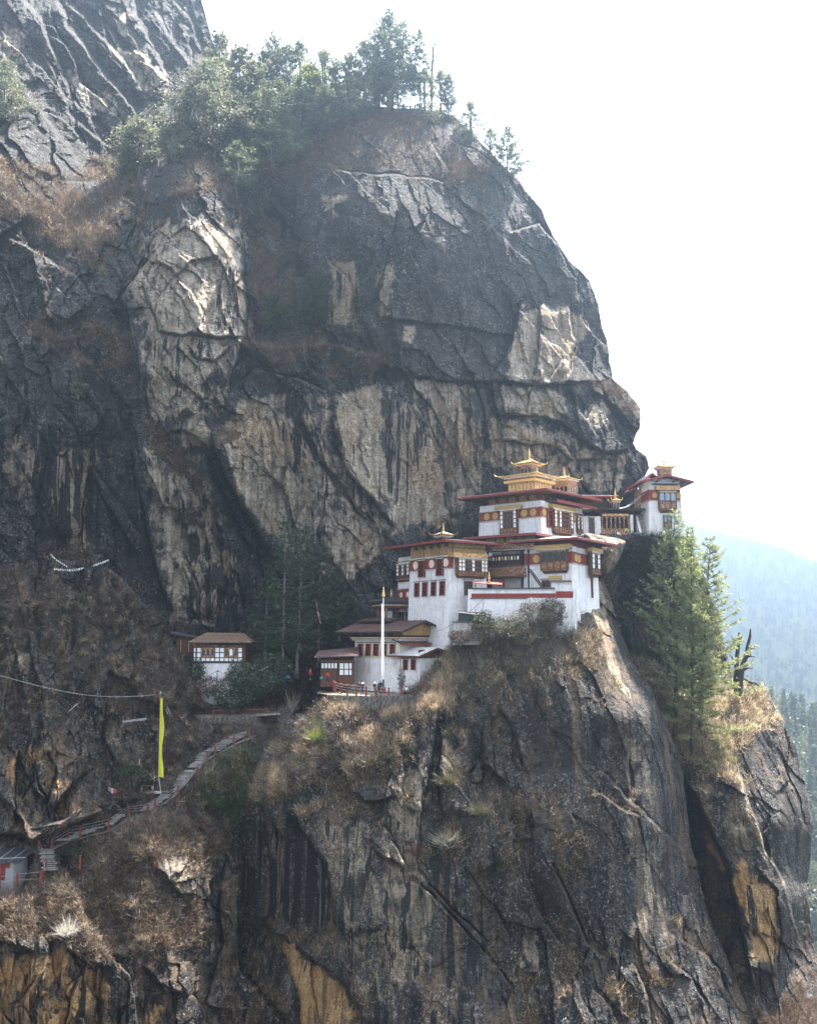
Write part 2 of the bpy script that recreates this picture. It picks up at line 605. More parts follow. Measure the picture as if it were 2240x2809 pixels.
def sheet(name, top, right, bottom, left, cell, ctrl, feats=(), masks=None, mat=None, rough=1.0, warp=1.0, grass_up=0.5,
          jag=5.0, carve=(), crack=0.5, back_r=True, back_t=True, back_l=False, ext_l=False, seed=0, blocks=1.0):
    def length(c):
        c = np.array(c, float)
        return np.hypot(*(c[1:] - c[:-1]).T).sum()
    nx = int(max(length(top), length(bottom)) / cell)
    ny = int(max(length(left), length(right)) / cell)
    u = np.linspace(0, 1, nx)
    v = np.linspace(0, 1, ny)
    T, B = curve_pts(top, u), curve_pts(bottom, u)
    L, Rr = curve_pts(left, v), curve_pts(right, v)

    def jagged(c, k):
        s = np.linspace(0, 1, len(c)) * len(c) * cell
        j = fbm(s / 60, s * 0 + k, s * 0 + seed, 5, 3, 0.6) * jag
        j2 = fbm(s / 60, s * 0 + k + 9, s * 0 + seed, 5, 3, 0.6) * jag
        e = np.minimum(1, np.minimum(np.arange(len(c)), np.arange(len(c))[::-1]) / 8.0)
        return c + np.stack([j * e, j2 * e], -1)
    T, Rr = jagged(T, 1), jagged(Rr, 2)
    U, V = np.meshgrid(u, v)
    S = ((1 - V)[..., None] * T[None] + V[..., None] * B[None] + (1 - U)[..., None] * L[:, None] + U[..., None] * Rr[:, None]
         - ((1 - U) * (1 - V))[..., None] * T[0] - (U * (1 - V))[..., None] * T[-1] - ((1 - U) * V)[..., None] * B[0] - (U * V)[..., None] * B[-1])
    px, py = S[..., 0], S[..., 1]
    D = tps(ctrl, px, py)
    W = P(px, py, D)
    X, Z = W[..., 0], W[..., 2]
    # break the rock up: bulges, blocks along two joint directions, ribs and roughness
    q = fbm(X / 9, Z / 9, X * 0 + seed, 4, 5)
    q2 = fbm(X / 9 + 40, Z / 9, X * 0 + seed, 4, 6)
    ju, jv = X + 0.5 * Z + 2.5 * q, Z * 0.8 - 0.25 * X + 2.5 * q2
    f1, e1 = facets(ju / 9.0, jv / 19.0, seed + 1)
    f2, e2 = facets(ju / 3.4, jv / 10.0, seed + 2)
    f3, e3 = facets((X + 0.12 * Z) / 1.3 + q, Z / 4.2 + q2, seed + 3)
    f4, e4 = facets((X + 0.2 * Z) / 0.75 + q, (Z - 0.3 * X) / 1.1 + q2, seed + 4)
    dsp = 2.2 * fbm(X / 26, Z / 34, X * 0 + 1.5, 4, seed + 9) + blocks * (2.7 * f1 + 1.6 * f2 + 0.7 * f3 + 0.24 * f4)
    dsp += crack * blocks * (0.9 * np.exp(-e1 / 0.014) + 0.7 * np.exp(-e2 / 0.022) + 0.25 * np.exp(-e3 / 0.045))
    dsp += 0.5 * fbm(X / 2.2, Z / 3.6, X * 0 + 4, 5, seed + 21, 0.62)
    rmask = np.ones(px.shape)
    if masks and 'smooth' in masks:
        for pts, k in masks['smooth']:
            rmask = rmask * (1 - k * region(px, py, pts, 30))
    D2 = D + rough * dsp * rmask
    wx = px + warp * 7 * fbm(px / 45, py / 45, px * 0, 4, seed + 31)
    wy = py + warp * 7 * fbm(px / 45 + 9, py / 45, px * 0, 4, seed + 32)
    for f in feats:
        b = np.array(f[0], float)
        m = max(60, 4 * f[3])
        sel = (px > b[:, 0].min() - m) & (px < b[:, 0].max() + m) & (py > b[:, 1].min() - m) & (py < b[:, 1].max() + m)
        if sel.any():
            D2[sel] += feat_delta(wx[sel], wy[sel], f)
    for pts, hw, back, fall in carve:
        c = np.array(pts, float)
        d0 = np.full(px.shape, 1e9)
        yy = np.zeros(px.shape)
        for i in range(len(c) - 1):
            dx, dy = c[i + 1, :2] - c[i, :2]
            t = np.clip(((px - c[i, 0]) * dx + (py - c[i, 1]) * dy) / (dx * dx + dy * dy + 1e-9), 0, 1)
            d = np.hypot(px - (c[i, 0] + t * dx), py - (c[i, 1] + t * dy))
            n = d < d0
            d0 = np.where(n, d, d0)
            yy = np.where(n, c[i, 2] + t * (c[i + 1, 2] - c[i, 2]), yy)
        k = 1 - sstep(hw, hw + fall, d0)
        D2 = D2 * (1 - k) + (yy + back) * k
    W = P(px, py, D2)
    # masks
    wpx = px + 26 * fbm(px / 70, py / 70, px * 0 + 5, 5, seed + 41, 0.6)
    wpy = py + 26 * fbm(px / 70, py / 90, px * 0 + 8, 5, seed + 42, 0.6)
    at = {k: np.zeros(px.shape) for k in ('pale', 'grass', 'ochre', 'streak', 'moss', 'bare')}
    for k in at:
        for pts, val in (masks or {}).get(k, ()):
            at[k] = np.maximum(at[k], val * region(wpx, wpy, pts, 22))
    # slope
    du = np.gradient(W, axis=1)
    dv = np.gradient(W, axis=0)
    N = np.cross(dv, du)
    N /= np.linalg.norm(N, axis=-1, keepdims=True) + 1e-9
    if N[..., 1].mean() > 0:
        N = -N
    nzs = N[..., 2]
    for _ in range(2):
        nzs = (nzs + np.roll(nzs, 1, 0) + np.roll(nzs, -1, 0) + np.roll(nzs, 1, 1) + np.roll(nzs, -1, 1)) / 5
    patch = 0.55 + 0.9 * sstep(-0.25, 0.3, fbm(X / 5.5, Z / 4.5, X * 0 + 2, 5, seed + 51, 0.6))
    up = sstep(0.42, 0.72, nzs) * grass_up
    at['grass'] = np.clip(np.maximum(at['grass'] * (0.55 + 0.9 * np.clip(nzs + 0.1, 0, 0.6)), up) * patch * (1 - at['bare']), 0, 1)
    verts = [W]
    att = at
    # turn the rims back into the hillside
    K = 8
    if back_r:
        j = np.arange(1, K + 1)
        ex = P(px[:, -1:] - 1.2 * j - 0.25 * j * j, py[:, -1:] + 0 * j, D2[:, -1:] + 0.9 * j ** 1.7)
        W = np.concatenate([W, ex], 1)
        att = {k: np.concatenate([a, np.repeat(a[:, -1:], K, 1)], 1) for k, a in att.items()}
    if back_l:
        j = np.arange(K, 0, -1)
        ex = P(px[:, :1] + 1.2 * j + 0.25 * j * j, py[:, :1] + 0 * j, D2[:, :1] + 0.9 * j ** 1.7)
        W = np.concatenate([ex, W], 1)
        att = {k: np.concatenate([np.repeat(a[:, :1], K, 1), a], 1) for k, a in att.items()}
    if ext_l:
        # the hillside runs on beyond the left edge of the view, in coarser strips
        j = np.arange(14, 0, -1)
        qx, qy = px[:, :1] - 48.0 * j, py[:, :1] + 0 * j
        bump = 3.0 * fbm(qx / 120, qy / 120, qx * 0, 4, seed + 61) * np.minimum(1, j / 3.0)
        ex = P(qx, qy, D2[:, :1] + bump - 0.6 * j)
        W = np.concatenate([ex, W], 1)
        att = {k: np.concatenate([np.repeat(a[:, :1], 14, 1), a], 1) for k, a in att.items()}
    if back_t:
        j = np.arange(K, 0, -1)[:, None]
        w0 = W[:1]
        ex = np.repeat(w0, K, 0).copy()
        ex[..., 1] += 1.2 * j ** 1.6
        ex[..., 2] += (w0[..., 2] / w0[..., 1]) * 1.2 * j ** 1.6 - 0.10 * j ** 1.8
        ex[..., 0] *= ex[..., 1] / w0[..., 1]
        W = np.concatenate([ex, W], 0)
        att = {k: np.concatenate([np.repeat(a[:1], K, 0), a], 0) for k, a in att.items()}
    h, w = W.shape[:2]
    idx = np.arange(h * w).reshape(h, w)
    F = np.stack([idx[:-1, :-1], idx[1:, :-1], idx[1:, 1:], idx[:-1, 1:]], -1).reshape(-1, 4)
    me = np_mesh(name, W.reshape(-1, 3), F, mat, True)
    for k in ('pale', 'grass', 'ochre', 'streak', 'moss'):
        set_attr(me, k, att[k])
    me.set_sharp_from_angle(angle=R(36))
    o = link_mesh(name, me)
    o['kind'] = 'structure'
    s = Sheet()
    s.o, s.px, s.py, s.N, s.D = o, px, py, N, D2
    s.W = P(px, py, D2)
    s.at = at
    return s


def on(s, x, y):
    """ground point of a sheet under photo pixel (x, y)"""
    d = (s.px - x) ** 2 + (s.py - y) ** 2
    i = np.unravel_index(np.argmin(d), d.shape)
    return Vector(s.W[i].tolist())


ROCK = rock_material('cliff_rock')
ROCK_LOW = rock_material('buttress_rock', brown=0.9, dark=(0.008, 0.0065, 0.0055), dark2=(0.095, 0.081, 0.068), pale=(0.22, 0.165, 0.105), pale2=(0.42, 0.335, 0.24))

# ---- the great wall and dome behind the monastery
A_top = [(-160, -60), (200, -60), (536, -50), (556, 20), (575, 110), (592, 170), (640, 262), (800, 290), (1000, 290), (1150, 298), (1205, 304), (1238, 319)]
A_right = [(1238, 319), (1303, 371), (1355, 430), (1410, 485), (1440, 521), (1485, 573), (1518, 651), (1564, 717), (1616, 769), (1640, 830), (1652, 900), (1668, 964), (1677, 1037),
           (1700, 1055), (1721, 1075), (1740, 1100), (1754, 1122), (1753, 1173), (1735, 1217), (1752, 1240), (1770, 1252), (1779, 1283), (1768, 1306), (1748, 1330), (1745, 1400), (1745, 1620)]
A_bot = [(-160, 2060), (400, 2070), (700, 2080), (1000, 2010), (1300, 1840), (1500, 1720), (1745, 1620)]
A_left = [(-160, -60), (-160, 900), (-160, 2060)]
A_ctrl = [
    (1440, 521, 198), (1642, 847, 200), (1677, 1037, 198), (1752, 1134, 195), (1779, 1283, 192), (1745, 1480, 190), (1340, 420, 195.5), (1238, 319, 203),
    (1350, 700, 187.5), (1200, 520, 187), (1100, 400, 188), (1150, 300, 196), (1500, 900, 192), (1600, 900, 197), (1540, 1040, 190), (1450, 1300, 188), (1600, 1330, 187), (1620, 1150, 190),
    (1350, 1350, 186), (1690, 1200, 190), (1700, 1350, 189), (1100, 1300, 180), (1000, 1000, 176), (850, 1300, 173), (1000, 1500, 175), (1200, 1400, 183), (1250, 1150, 181), (1120, 1480, 178),
    (900, 1650, 173), (800, 1600, 175), (740, 1480, 179), (700, 1750, 176), (560, 1320, 169), (450, 1500, 171), (560, 1700, 170), (300, 1300, 166), (100, 1300, 164.5), (100, 1540, 165), (-160, 1300, 164), (-160, 1900, 163),
    (400, 1750, 167), (200, 1800, 166), (1000, 1900, 168), (1400, 1640, 178), (1700, 1600, 186), (620, 1950, 168), (700, 2060, 166), (-160, 2060, 163),
    (100, 1000, 166), (300, 900, 169), (500, 800, 168.5), (600, 1000, 169.5), (800, 830, 178), (720, 620, 188), (640, 480, 189), (500, 470, 179.5), (560, 620, 173), (430, 620, 177), (250, 620, 184), (100, 520, 184), (0, 420, 182), (-160, 500, 178),
    (100, 200, 206), (300, 100, 222), (450, 100, 232), (536, -50, 246), (575, 110, 240), (400, 280, 222), (250, 350, 212), (600, 300, 214), (800, 300, 202), (1000, 300, 198), (-160, 0, 200), (330, 430, 212), (160, 420, 196),
    (950, 620, 178), (1090, 560, 178.5), (1010, 740, 176.5), (1150, 850, 179), (950, 820, 177), (1400, 1080, 186), (1300, 950, 184), (1400, 850, 188),
]
A_f = [
    # horizontal break across the dome's foot and its undercuts
    ([(1094, 994), (1142, 1031), (1220, 1044), (1283, 1047), (1367, 1044), (1414, 1052), (1464, 1056), (1540, 1056), (1551, 1050), (1639, 1047), (1690, 1040)], 'u', 1.3, 60, 1.2, 5),
    ([(1341, 1119), (1371, 1135), (1464, 1141), (1541, 1157), (1595, 1206), (1655, 1242), (1700, 1239), (1735, 1225)], 'u', 2.4, 70, 1.0, 6),
    ([(1333, 1206), (1431, 1212), (1530, 1228), (1573, 1261), (1660, 1256), (1700, 1262)], 'u', 1.8, 50, 0.8, 6),
    ([(906, 1136), (916, 1172), (932, 1245), (964, 1308), (1021, 1366), (1060, 1420), (1090, 1460)], 'r', 2.6, 70, 1.2, 6),
    ([(812, 1100), (820, 1140), (854, 1209), (890, 1277), (937, 1329), (980, 1400), (1015, 1440)], 'r', 1.8, 40, 1.0, 6),
    ([(800, 1110), (830, 1190), (870, 1260), (920, 1330), (990, 1420)], 'l', 1.2, 40, 0.8, 5),
    ([(895, 1335), (885, 1403), (870, 1470), (880, 1530)], 'l', 1.6, 50, 0.6, 5),
    ([(1126, 1088), (1155, 1130), (1178, 1177), (1215, 1261), (1217, 1335), (1236, 1400), (1240, 1450)], 'l', 1.8, 60, 0.8, 5),
    ([(1252, 1110), (1254, 1193), (1254, 1261)], 'r', 0.8, 40, 0.8, 4),
    ([(1283, 1060), (1283, 1094), (1293, 1214)], 'r', 1.0, 40, 0.8, 5),
    ([(1310, 1150), (1325, 1204), (1345, 1290), (1360, 1360)], 'l', 1.0, 30, 0.5, 5),
    ([(1367, 1044), (1382, 1135)], 'r', 0.8, 40, 0.8, 4), ([(1460, 1060), (1440, 1130)], 'r', 0.5, 30, 0.6, 4),
    ([(1480, 830), (1478, 949), (1470, 1042)], 'r', 1.2, 50, 0.7, 5), ([(1545, 980), (1500, 1044)], 'r', 0.8, 40, 0.6, 4),
    ([(1560, 1060), (1568, 1075), (1584, 1146), (1598, 1206)], 'r', 1.0, 50, 0.7, 4), ([(1690, 1235), (1683, 1359)], 'r', 1.2, 40, 0.5, 6), ([(1640, 1245), (1620, 1330), (1600, 1370)], 'r', 1.2, 40, 0.3, 6),
    # the big dark gully
    ([(575, 1180), (590, 1225), (628, 1325), (675, 1414), (733, 1498), (775, 1566), (800, 1640)], 'r', 6.5, 90, 2.5, 14),
    ([(560, 1230), (610, 1360), (670, 1480), (720, 1560), (740, 1650)], 'l', 3.0, 60, 1.5, 12),
    ([(356, 1205), (377, 1320), (398, 1414), (419, 1519), (471, 1702)], 'r', 2.6, 60, 1.0, 7),
    ([(131, 1100), (204, 1173), (225, 1247), (293, 1336), (366, 1435), (414, 1508)], 'l', 2.4, 50, 0.5, 6),
    ([(240, 1260), (280, 1360), (340, 1450), (390, 1540)], 'r', 2.0, 40, 0.8, 6),
    ([(140, 1230), (105, 1393), (95, 1470)], 'r', 1.5, 40, 0.8, 6), ([(250, 1230), (235, 1330), (215, 1480)], 'l', 1.4, 40, 0.8, 6),
    ([(500, 1500), (540, 1600), (550, 1710)], 'l', 1.5, 35, 1.2, 6), ([(600, 1520), (620, 1600), (590, 1690)], 'l', 2.0, 35, 1.2, 7), ([(560, 1440), (580, 1560), (560, 1700)], 'r', 1.2, 30, 0.8, 5),
    ([(620, 1560), (650, 1580), (680, 1700)], 'l', 2.0, 30, 1.2, 7),
    # pillar of pale rock, upper left
    ([(480, 600), (419, 640), (410, 700), (356, 780), (335, 820), (361, 893), (387, 998), (388, 1080)], 'r', 3.6, 90, 1.2, 7),
    ([(640, 600), (668, 680), (672, 760), (675, 914), (640, 1010), (620, 1090)], 'l', 2.6, 70, 1.0, 7),
    ([(387, 757), (424, 862), (435, 909), (500, 925), (524, 914), (600, 928), (675, 925)], 'u', 1.2, 40, 1.2, 6),
    ([(419, 705), (470, 735), (482, 755), (520, 720), (600, 700)], 'u', 1.4, 40, 0.6, 5), ([(482, 755), (440, 820), (424, 862)], 'r', 0.9, 40, 0.6, 5),
    ([(524, 790), (560, 860), (548, 900)], 'l', 0.8, 30, 0.5, 4), ([(510, 940), (540, 980), (590, 990), (640, 950)], 'u', 1.0, 30, 0.8, 5), ([(640, 700), (600, 780), (610, 860), (625, 905)], 'r', 1.0, 25, 0.6, 5),
    ([(209, 956), (293, 1045), (335, 1176), (345, 1210)], 'l', 2.6, 50, 0.5, 6), ([(89, 700), (126, 862), (180, 920)], 'r', 2.0, 50, 0.6, 6), ([(20, 720), (60, 850), (110, 960)], 'l', 1.5, 40, 0.5, 6),
    ([(0, 640), (120, 700), (210, 760), (280, 860)], 'd', 1.5, 40, 0.4, 8), ([(150, 860), (190, 880), (230, 850)], 'u', 2.0, 30, 1.0, 6),
    # slabs of the top left cliff
    ([(30, -40), (117, 59), (163, 163), (195, 261), (287, 365)], 'l', 2.5, 60, 0.5, 8, 9), ([(150, -20), (189, 72), (274, 182), (365, 293), (380, 330)], 'l', 3.0, 70, 0.5, 8, 9),
    ([(170, -10), (280, 98), (365, 195), (404, 267), (408, 300)], 'l', 2.5, 40, 0.5, 7, 9), ([(280, 40), (340, 140), (391, 143), (443, 202), (476, 228)], 'l', 2.0, 60, 0.5, 8, 9),
    ([(365, 20), (417, 130), (476, 221)], 'l', 2.0, 50, 0.5, 7, 9), ([(420, 20), (482, 120), (530, 180)], 'l', 2.0, 50, 0.5, 7, 9), ([(60, 220), (130, 330), (240, 470)], 'l', 1.5, 50, 0.5, 8, 9),
    ([(0, 120), (40, 200), (110, 300), (150, 400)], 'l', 1.0, 40, 0.5, 6, 9), ([(130, 150), (200, 320), (330, 420)], 'l', 1.5, 40, 0.5, 6, 9), ([(480, 0), (530, 60), (560, 140)], 'l', 1.2, 40, 0.5, 6, 9),
    # dome
    ([(820, 440), (900, 452), (960, 470), (1100, 480), (1250, 500)], 'd', 0.7, 50, 0.5, 5), ([(1180, 380), (1210, 440), (1240, 480)], 'l', 1.2, 40, 0.6, 6), ([(1230, 380), (1330, 430), (1400, 480)], 'd', 0.8, 40, 0.5, 5),
    ([(1390, 640), (1480, 610), (1530, 680)], 'd', 1.2, 40, 0.5, 5), ([(1090, 560), (1060, 700), (1020, 860)], 'l', 1.0, 50, 0.4, 7), ([(900, 720), (960, 760), (980, 880)], 'l', 1.3, 40, 0.6, 5),
    ([(1430, 820), (1400, 950), (1345, 1040)], 'r', 1.6, 60, 0.5, 6), ([(640, 930), (760, 950), (900, 940), (1060, 985)], 'd', 2.0, 60, 0.6, 9), ([(1020, 870), (1300, 900), (1430, 930)], 'u', 0.9, 60, 0.3, 6),
    ([(1560, 830), (1575, 930), (1556, 1040)], 'l', 2.0, 40, 0.5, 6), ([(1610, 1060), (1680, 1110), (1715, 1180)], 'r', 1.2, 40, 0.3, 6), ([(640, 1060), (700, 1010), (820, 1040), (900, 1075)], 'd', 1.6, 50, 0.8, 7),
]
A_mask = {
    'pale': [
        ([(640, 1090), (900, 1070), (1100, 1040), (1300, 1060), (1350, 1330), (1250, 1450), (1090, 1480), (900, 1620), (820, 1560), (700, 1450)], 0.43), ([(390, 1190), (520, 1150), (640, 1500), (600, 1730), (480, 1720), (430, 1500)], 0.46), ([(380, 600), (680, 580), (690, 950), (600, 1150), (430, 1170), (350, 900)], 0.46),
        ([(440, 620), (540, 600), (650, 620), (672, 760), (672, 905), (600, 960), (560, 1080), (500, 1150), (430, 1160), (400, 1000), (425, 900), (350, 780), (410, 700)], 0.69),
        ([(640, 1090), (800, 1060), (812, 1110), (860, 1230), (925, 1350), (880, 1470), (800, 1530), (720, 1460), (640, 1330), (615, 1200)], 0.62),
        ([(930, 1075), (1040, 1050), (1045, 1150), (1040, 1350), (1095, 1460), (1020, 1370), (950, 1290), (920, 1150)], 0.79),
        ([(1045, 1160), (1120, 1100), (1210, 1250), (1220, 1340), (1235, 1430), (1090, 1460), (1040, 1360)], 0.73),
        ([(1150, 1050), (1280, 1055), (1290, 1200), (1350, 1330), (1250, 1420), (1215, 1250)], 0.62), ([(880, 1340), (1000, 1430), (1080, 1480), (1000, 1560), (900, 1620), (860, 1480)], 0.59),
        ([(1440, 860), (1500, 840), (1570, 850), (1600, 890), (1560, 1048), (1390, 1048), (1400, 960)], 0.82), ([(1340, 1055), (1545, 1060), (1560, 1140), (1470, 1150), (1350, 1120)], 0.73),
        ([(1440, 1150), (1560, 1170), (1650, 1245), (1740, 1230), (1690, 1350), (1500, 1370), (1330, 1260), (1340, 1130)], 0.54), ([(1590, 1140), (1640, 1080), (1690, 1110), (1640, 1200)], 0.57),
        ([(900, 720), (985, 720), (980, 890), (905, 880)], 0.69), ([(1030, 760), (1080, 700), (1075, 860), (1040, 880)], 0.57), ([(880, 530), (940, 540), (930, 600), (890, 590)], 0.67), ([(1110, 900), (1130, 900), (1130, 940), (1110, 940)], 0.67),
        ([(150, 1230), (262, 1220), (260, 1330), (240, 1500), (180, 1500), (140, 1380)], 0.73), ([(0, 1150), (60, 1160), (140, 1250), (80, 1420), (0, 1300)], 0.51), ([(480, 1460), (560, 1430), (650, 1540), (640, 1640), (590, 1730), (470, 1710)], 0.69),
        ([(380, 1230), (470, 1250), (540, 1330), (540, 1440), (480, 1500), (420, 1440)], 0.55), ([(490, 1140), (560, 1140), (590, 1220), (560, 1260), (490, 1200)], 0.62), ([(260, 100), (420, 150), (480, 230), (460, 270), (370, 250)], 0.57), ([(330, 0), (400, 90), (330, 110)], 0.62),
        ([(150, 180), (300, 260), (380, 320), (330, 350), (220, 280)], 0.57), ([(0, 50), (100, 70), (60, 160), (0, 150)], 0.57), ([(680, 1280), (760, 1300), (800, 1500), (740, 1480)], 0.62), ([(1040, 470), (1100, 440), (1110, 470), (1050, 490)], 0.57),
    ],
    'ochre': [([(700, 1390), (750, 1360), (780, 1460), (740, 1490)], 0.40), ([(1090, 1440), (1230, 1400), (1320, 1380), (1310, 1420), (1150, 1475)], 0.40), ([(500, 980), (560, 960), (550, 1060), (510, 1040)], 0.40), ([(440, 1380), (470, 1390), (460, 1520), (440, 1500)], 0.40)],
    'streak': [
        ([(760, 1050), (860, 1120), (900, 1360), (850, 1430), (790, 1280)], 0.51), ([(1030, 1100), (1140, 1110), (1180, 1200), (1120, 1400), (1050, 1350)], 0.57), ([(90, 1150), (250, 1200), (290, 1500), (190, 1500), (80, 1480)], 0.67),
        ([(500, 1440), (640, 1500), (660, 1730), (520, 1720)], 0.61), ([(590, 720), (680, 730), (680, 930), (600, 900)], 0.50), ([(900, 720), (1000, 720), (1000, 900), (900, 900)], 0.41), ([(610, 940), (720, 960), (700, 1060), (620, 1090)], 0.55),
        ([(-160, 1120), (60, 1150), (110, 1400), (-160, 1400)], 0.50), ([(1480, 850), (1520, 900), (1500, 1040), (1450, 1040)], 0.35), ([(400, 920), (560, 940), (520, 1100), (430, 1100)], 0.35),
    ],
    'grass': [
        ([(-160, 440), (60, 440), (160, 470), (260, 540), (330, 640), (300, 760), (200, 700), (80, 640), (-160, 600)], 0.9), ([(60, 880), (200, 860), (380, 910), (380, 1010), (260, 1030), (120, 980)], 0.95),
        ([(480, 470), (560, 430), (640, 450), (660, 520), (560, 540), (470, 540)], 0.9), ([(660, 920), (820, 900), (1100, 950), (1120, 1000), (940, 1060), (820, 1010), (680, 1040)], 0.85),
        ([(640, 380), (800, 340), (1200, 310), (1260, 430), (1400, 470), (1240, 520), (1000, 480), (860, 470), (700, 600), (660, 500)], 0.8), ([(680, 640), (800, 560), (860, 700), (800, 860), (700, 900)], 0.65), ([(380, 1170), (480, 1170), (540, 1300), (560, 1400), (480, 1300), (400, 1220)], 0.85),
        ([(100, 1480), (250, 1500), (300, 1560), (100, 1560)], 0.8), ([(-160, 1560), (900, 1800), (900, 2000), (-160, 2020)], 0.7), ([(1560, 1050), (1690, 1040), (1750, 1110), (1745, 1170), (1680, 1090)], 0.75), ([(860, 300), (1250, 300), (1250, 330), (860, 350)], 0.9),
        ([(130, 500), (290, 400), (420, 520), (400, 640), (300, 600)], 0.7), ([(560, 700), (640, 650), (660, 800), (640, 860)], 0.5), ([(130, 1100), (170, 1110), (240, 1200), (230, 1230)], 0.7),
    ],
    'moss': [([(700, 560), (900, 620), (880, 900), (720, 900)], 0.22), ([(600, 300), (860, 290), (820, 460), (700, 520), (620, 420)], 0.5)],
    'smooth': [([(930, 1075), (1040, 1050), (1120, 1100), (1210, 1250), (1235, 1430), (1090, 1460), (950, 1290)], 0.6), ([(800, 430), (1000, 340), (1250, 330), (1460, 560), (1660, 850), (1690, 1040), (1400, 1040), (1100, 960), (900, 880), (820, 600)], 0.62), ([(440, 620), (650, 620), (672, 905), (425, 900)], 0.3)],
}
upper_cliff = sheet('upper_cliff', A_top, A_right, A_bot, A_left, 3.0, A_ctrl, A_f, A_mask, ROCK, 0.9, seed=1, crack=0.4, ext_l=True)

# ---- the grassy spur on the left that carries the path, and the cliff under it
C_top = [(-180, 1545), (60, 1545), (180, 1535), (300, 1560), (370, 1625), (430, 1705), (480, 1770), (525, 1850), (560, 1925), (640, 1948), (740, 1952), (830, 1930)]
C_right = [(830, 1930), (790, 1985), (735, 2060), (690, 2130), (662, 2190), (655, 2300), (652, 2500), (655, 2660), (720, 2740), (800, 2840), (840, 2960)]
C_bot = [(-180, 2960), (840, 2960)]
C_left = [(-180, 1545), (-180, 2300), (-180, 2960)]
C_ctrl = [
    (-180, 1545, 163), (100, 1545, 162), (300, 1560, 161), (420, 1700, 160), (500, 1800, 159), (560, 1925, 157), (740, 1952, 155.5), (830, 1930, 156), (640, 1960, 154.5), (700, 2010, 153),
    (300, 1800, 155), (100, 1750, 154), (100, 2000, 147), (300, 2000, 148), (400, 1960, 149), (440, 2130, 145.5), (330, 2150, 144.5), (510, 2090, 147.5), (450, 2180, 144.5), (640, 2010, 152.5), (690, 2030, 152), (600, 2130, 147.5), (735, 2060, 151), (690, 2130, 150),
    (520, 2030, 149.5), (380, 2200, 142.5), (280, 2225, 141.5), (180, 2275, 141), (110, 2300, 140.5), (150, 2180, 141.5), (40, 2150, 143), (-180, 2100, 145), (-180, 1800, 152), (30, 2300, 141.5), (100, 2330, 139.5), (120, 2400, 138), (60, 2395, 138), (-180, 2400, 138),
    (250, 2310, 139.5), (340, 2350, 138.5), (500, 2300, 142), (600, 2250, 145.5), (550, 2420, 140), (630, 2400, 144), (640, 2550, 143), (300, 2480, 135), (100, 2480, 134), (460, 2520, 136), (200, 2600, 131), (400, 2620, 132.5), (520, 2620, 136.5), (-180, 2600, 132),
    (100, 2720, 129), (300, 2720, 129.5), (500, 2720, 133), (600, 2750, 137), (655, 2660, 141), (720, 2780, 138), (840, 2960, 135), (300, 2960, 127), (-180, 2960, 126), (662, 2220, 149), (655, 2320, 148),
]
C_f = [
    ([(-20, 2290), (60, 2290), (90, 2312), (190, 2262), (240, 2240), (290, 2200)], 'u', 3.6, 60, 0.8, 7), ([(50, 2050), (40, 2180), (50, 2270)], 'l', 1.5, 30, 1.2, 6), ([(100, 2080), (95, 2140), (60, 2200)], 'r', 1.3, 30, 0.8, 6),
    ([(130, 2050), (160, 2120), (130, 2200), (140, 2260)], 'r', 0.8, 30, 0.8, 5), ([(210, 2150), (180, 2200), (200, 2250)], 'r', 0.8, 30, 0.5, 5), ([(290, 2030), (330, 2100), (380, 2110), (400, 2050)], 'u', 1.8, 30, 0.6, 6),
    ([(-150, 1640), (60, 1660), (160, 1640), (250, 1620)], 'd', 2.0, 40, 0.6, 8), ([(300, 1590), (340, 1650), (370, 1740)], 'l', 1.6, 30, 0.6, 6), ([(180, 1640), (200, 1730), (190, 1800)], 'l', 1.2, 30, 0.6, 6),
    ([(390, 2650), (430, 2690), (480, 2720), (500, 2735)], 'u', 2.0, 40, 1.0, 7), ([(180, 2600), (240, 2640), (310, 2660)], 'u', 2.2, 40, 0.6, 7), ([(-160, 2560), (0, 2580), (120, 2620)], 'u', 2.0, 40, 0.4, 7),
    ([(240, 2640), (200, 2720), (180, 2809), (170, 2950)], 'r', 1.2, 40, 0.9, 6), ([(20, 2760), (60, 2740), (100, 2690)], 'd', 0.8, 30, 0.6, 5), ([(620, 2350), (600, 2480), (610, 2600)], 'r', 1.5, 30, 1.2, 6), ([(660, 2420), (645, 2560), (655, 2640)], 'l', 2.0, 30, 0.5, 6),
    ([(60, 2750), (100, 2830), (150, 2950)], 'l', 0.9, 30, 0.6, 6), ([(290, 2640), (270, 2750), (290, 2950)], 'r', 0.8, 30, 0.6, 6), ([(350, 2330), (420, 2370), (470, 2430)], 'u', 1.2, 30, 0.5, 6),
]
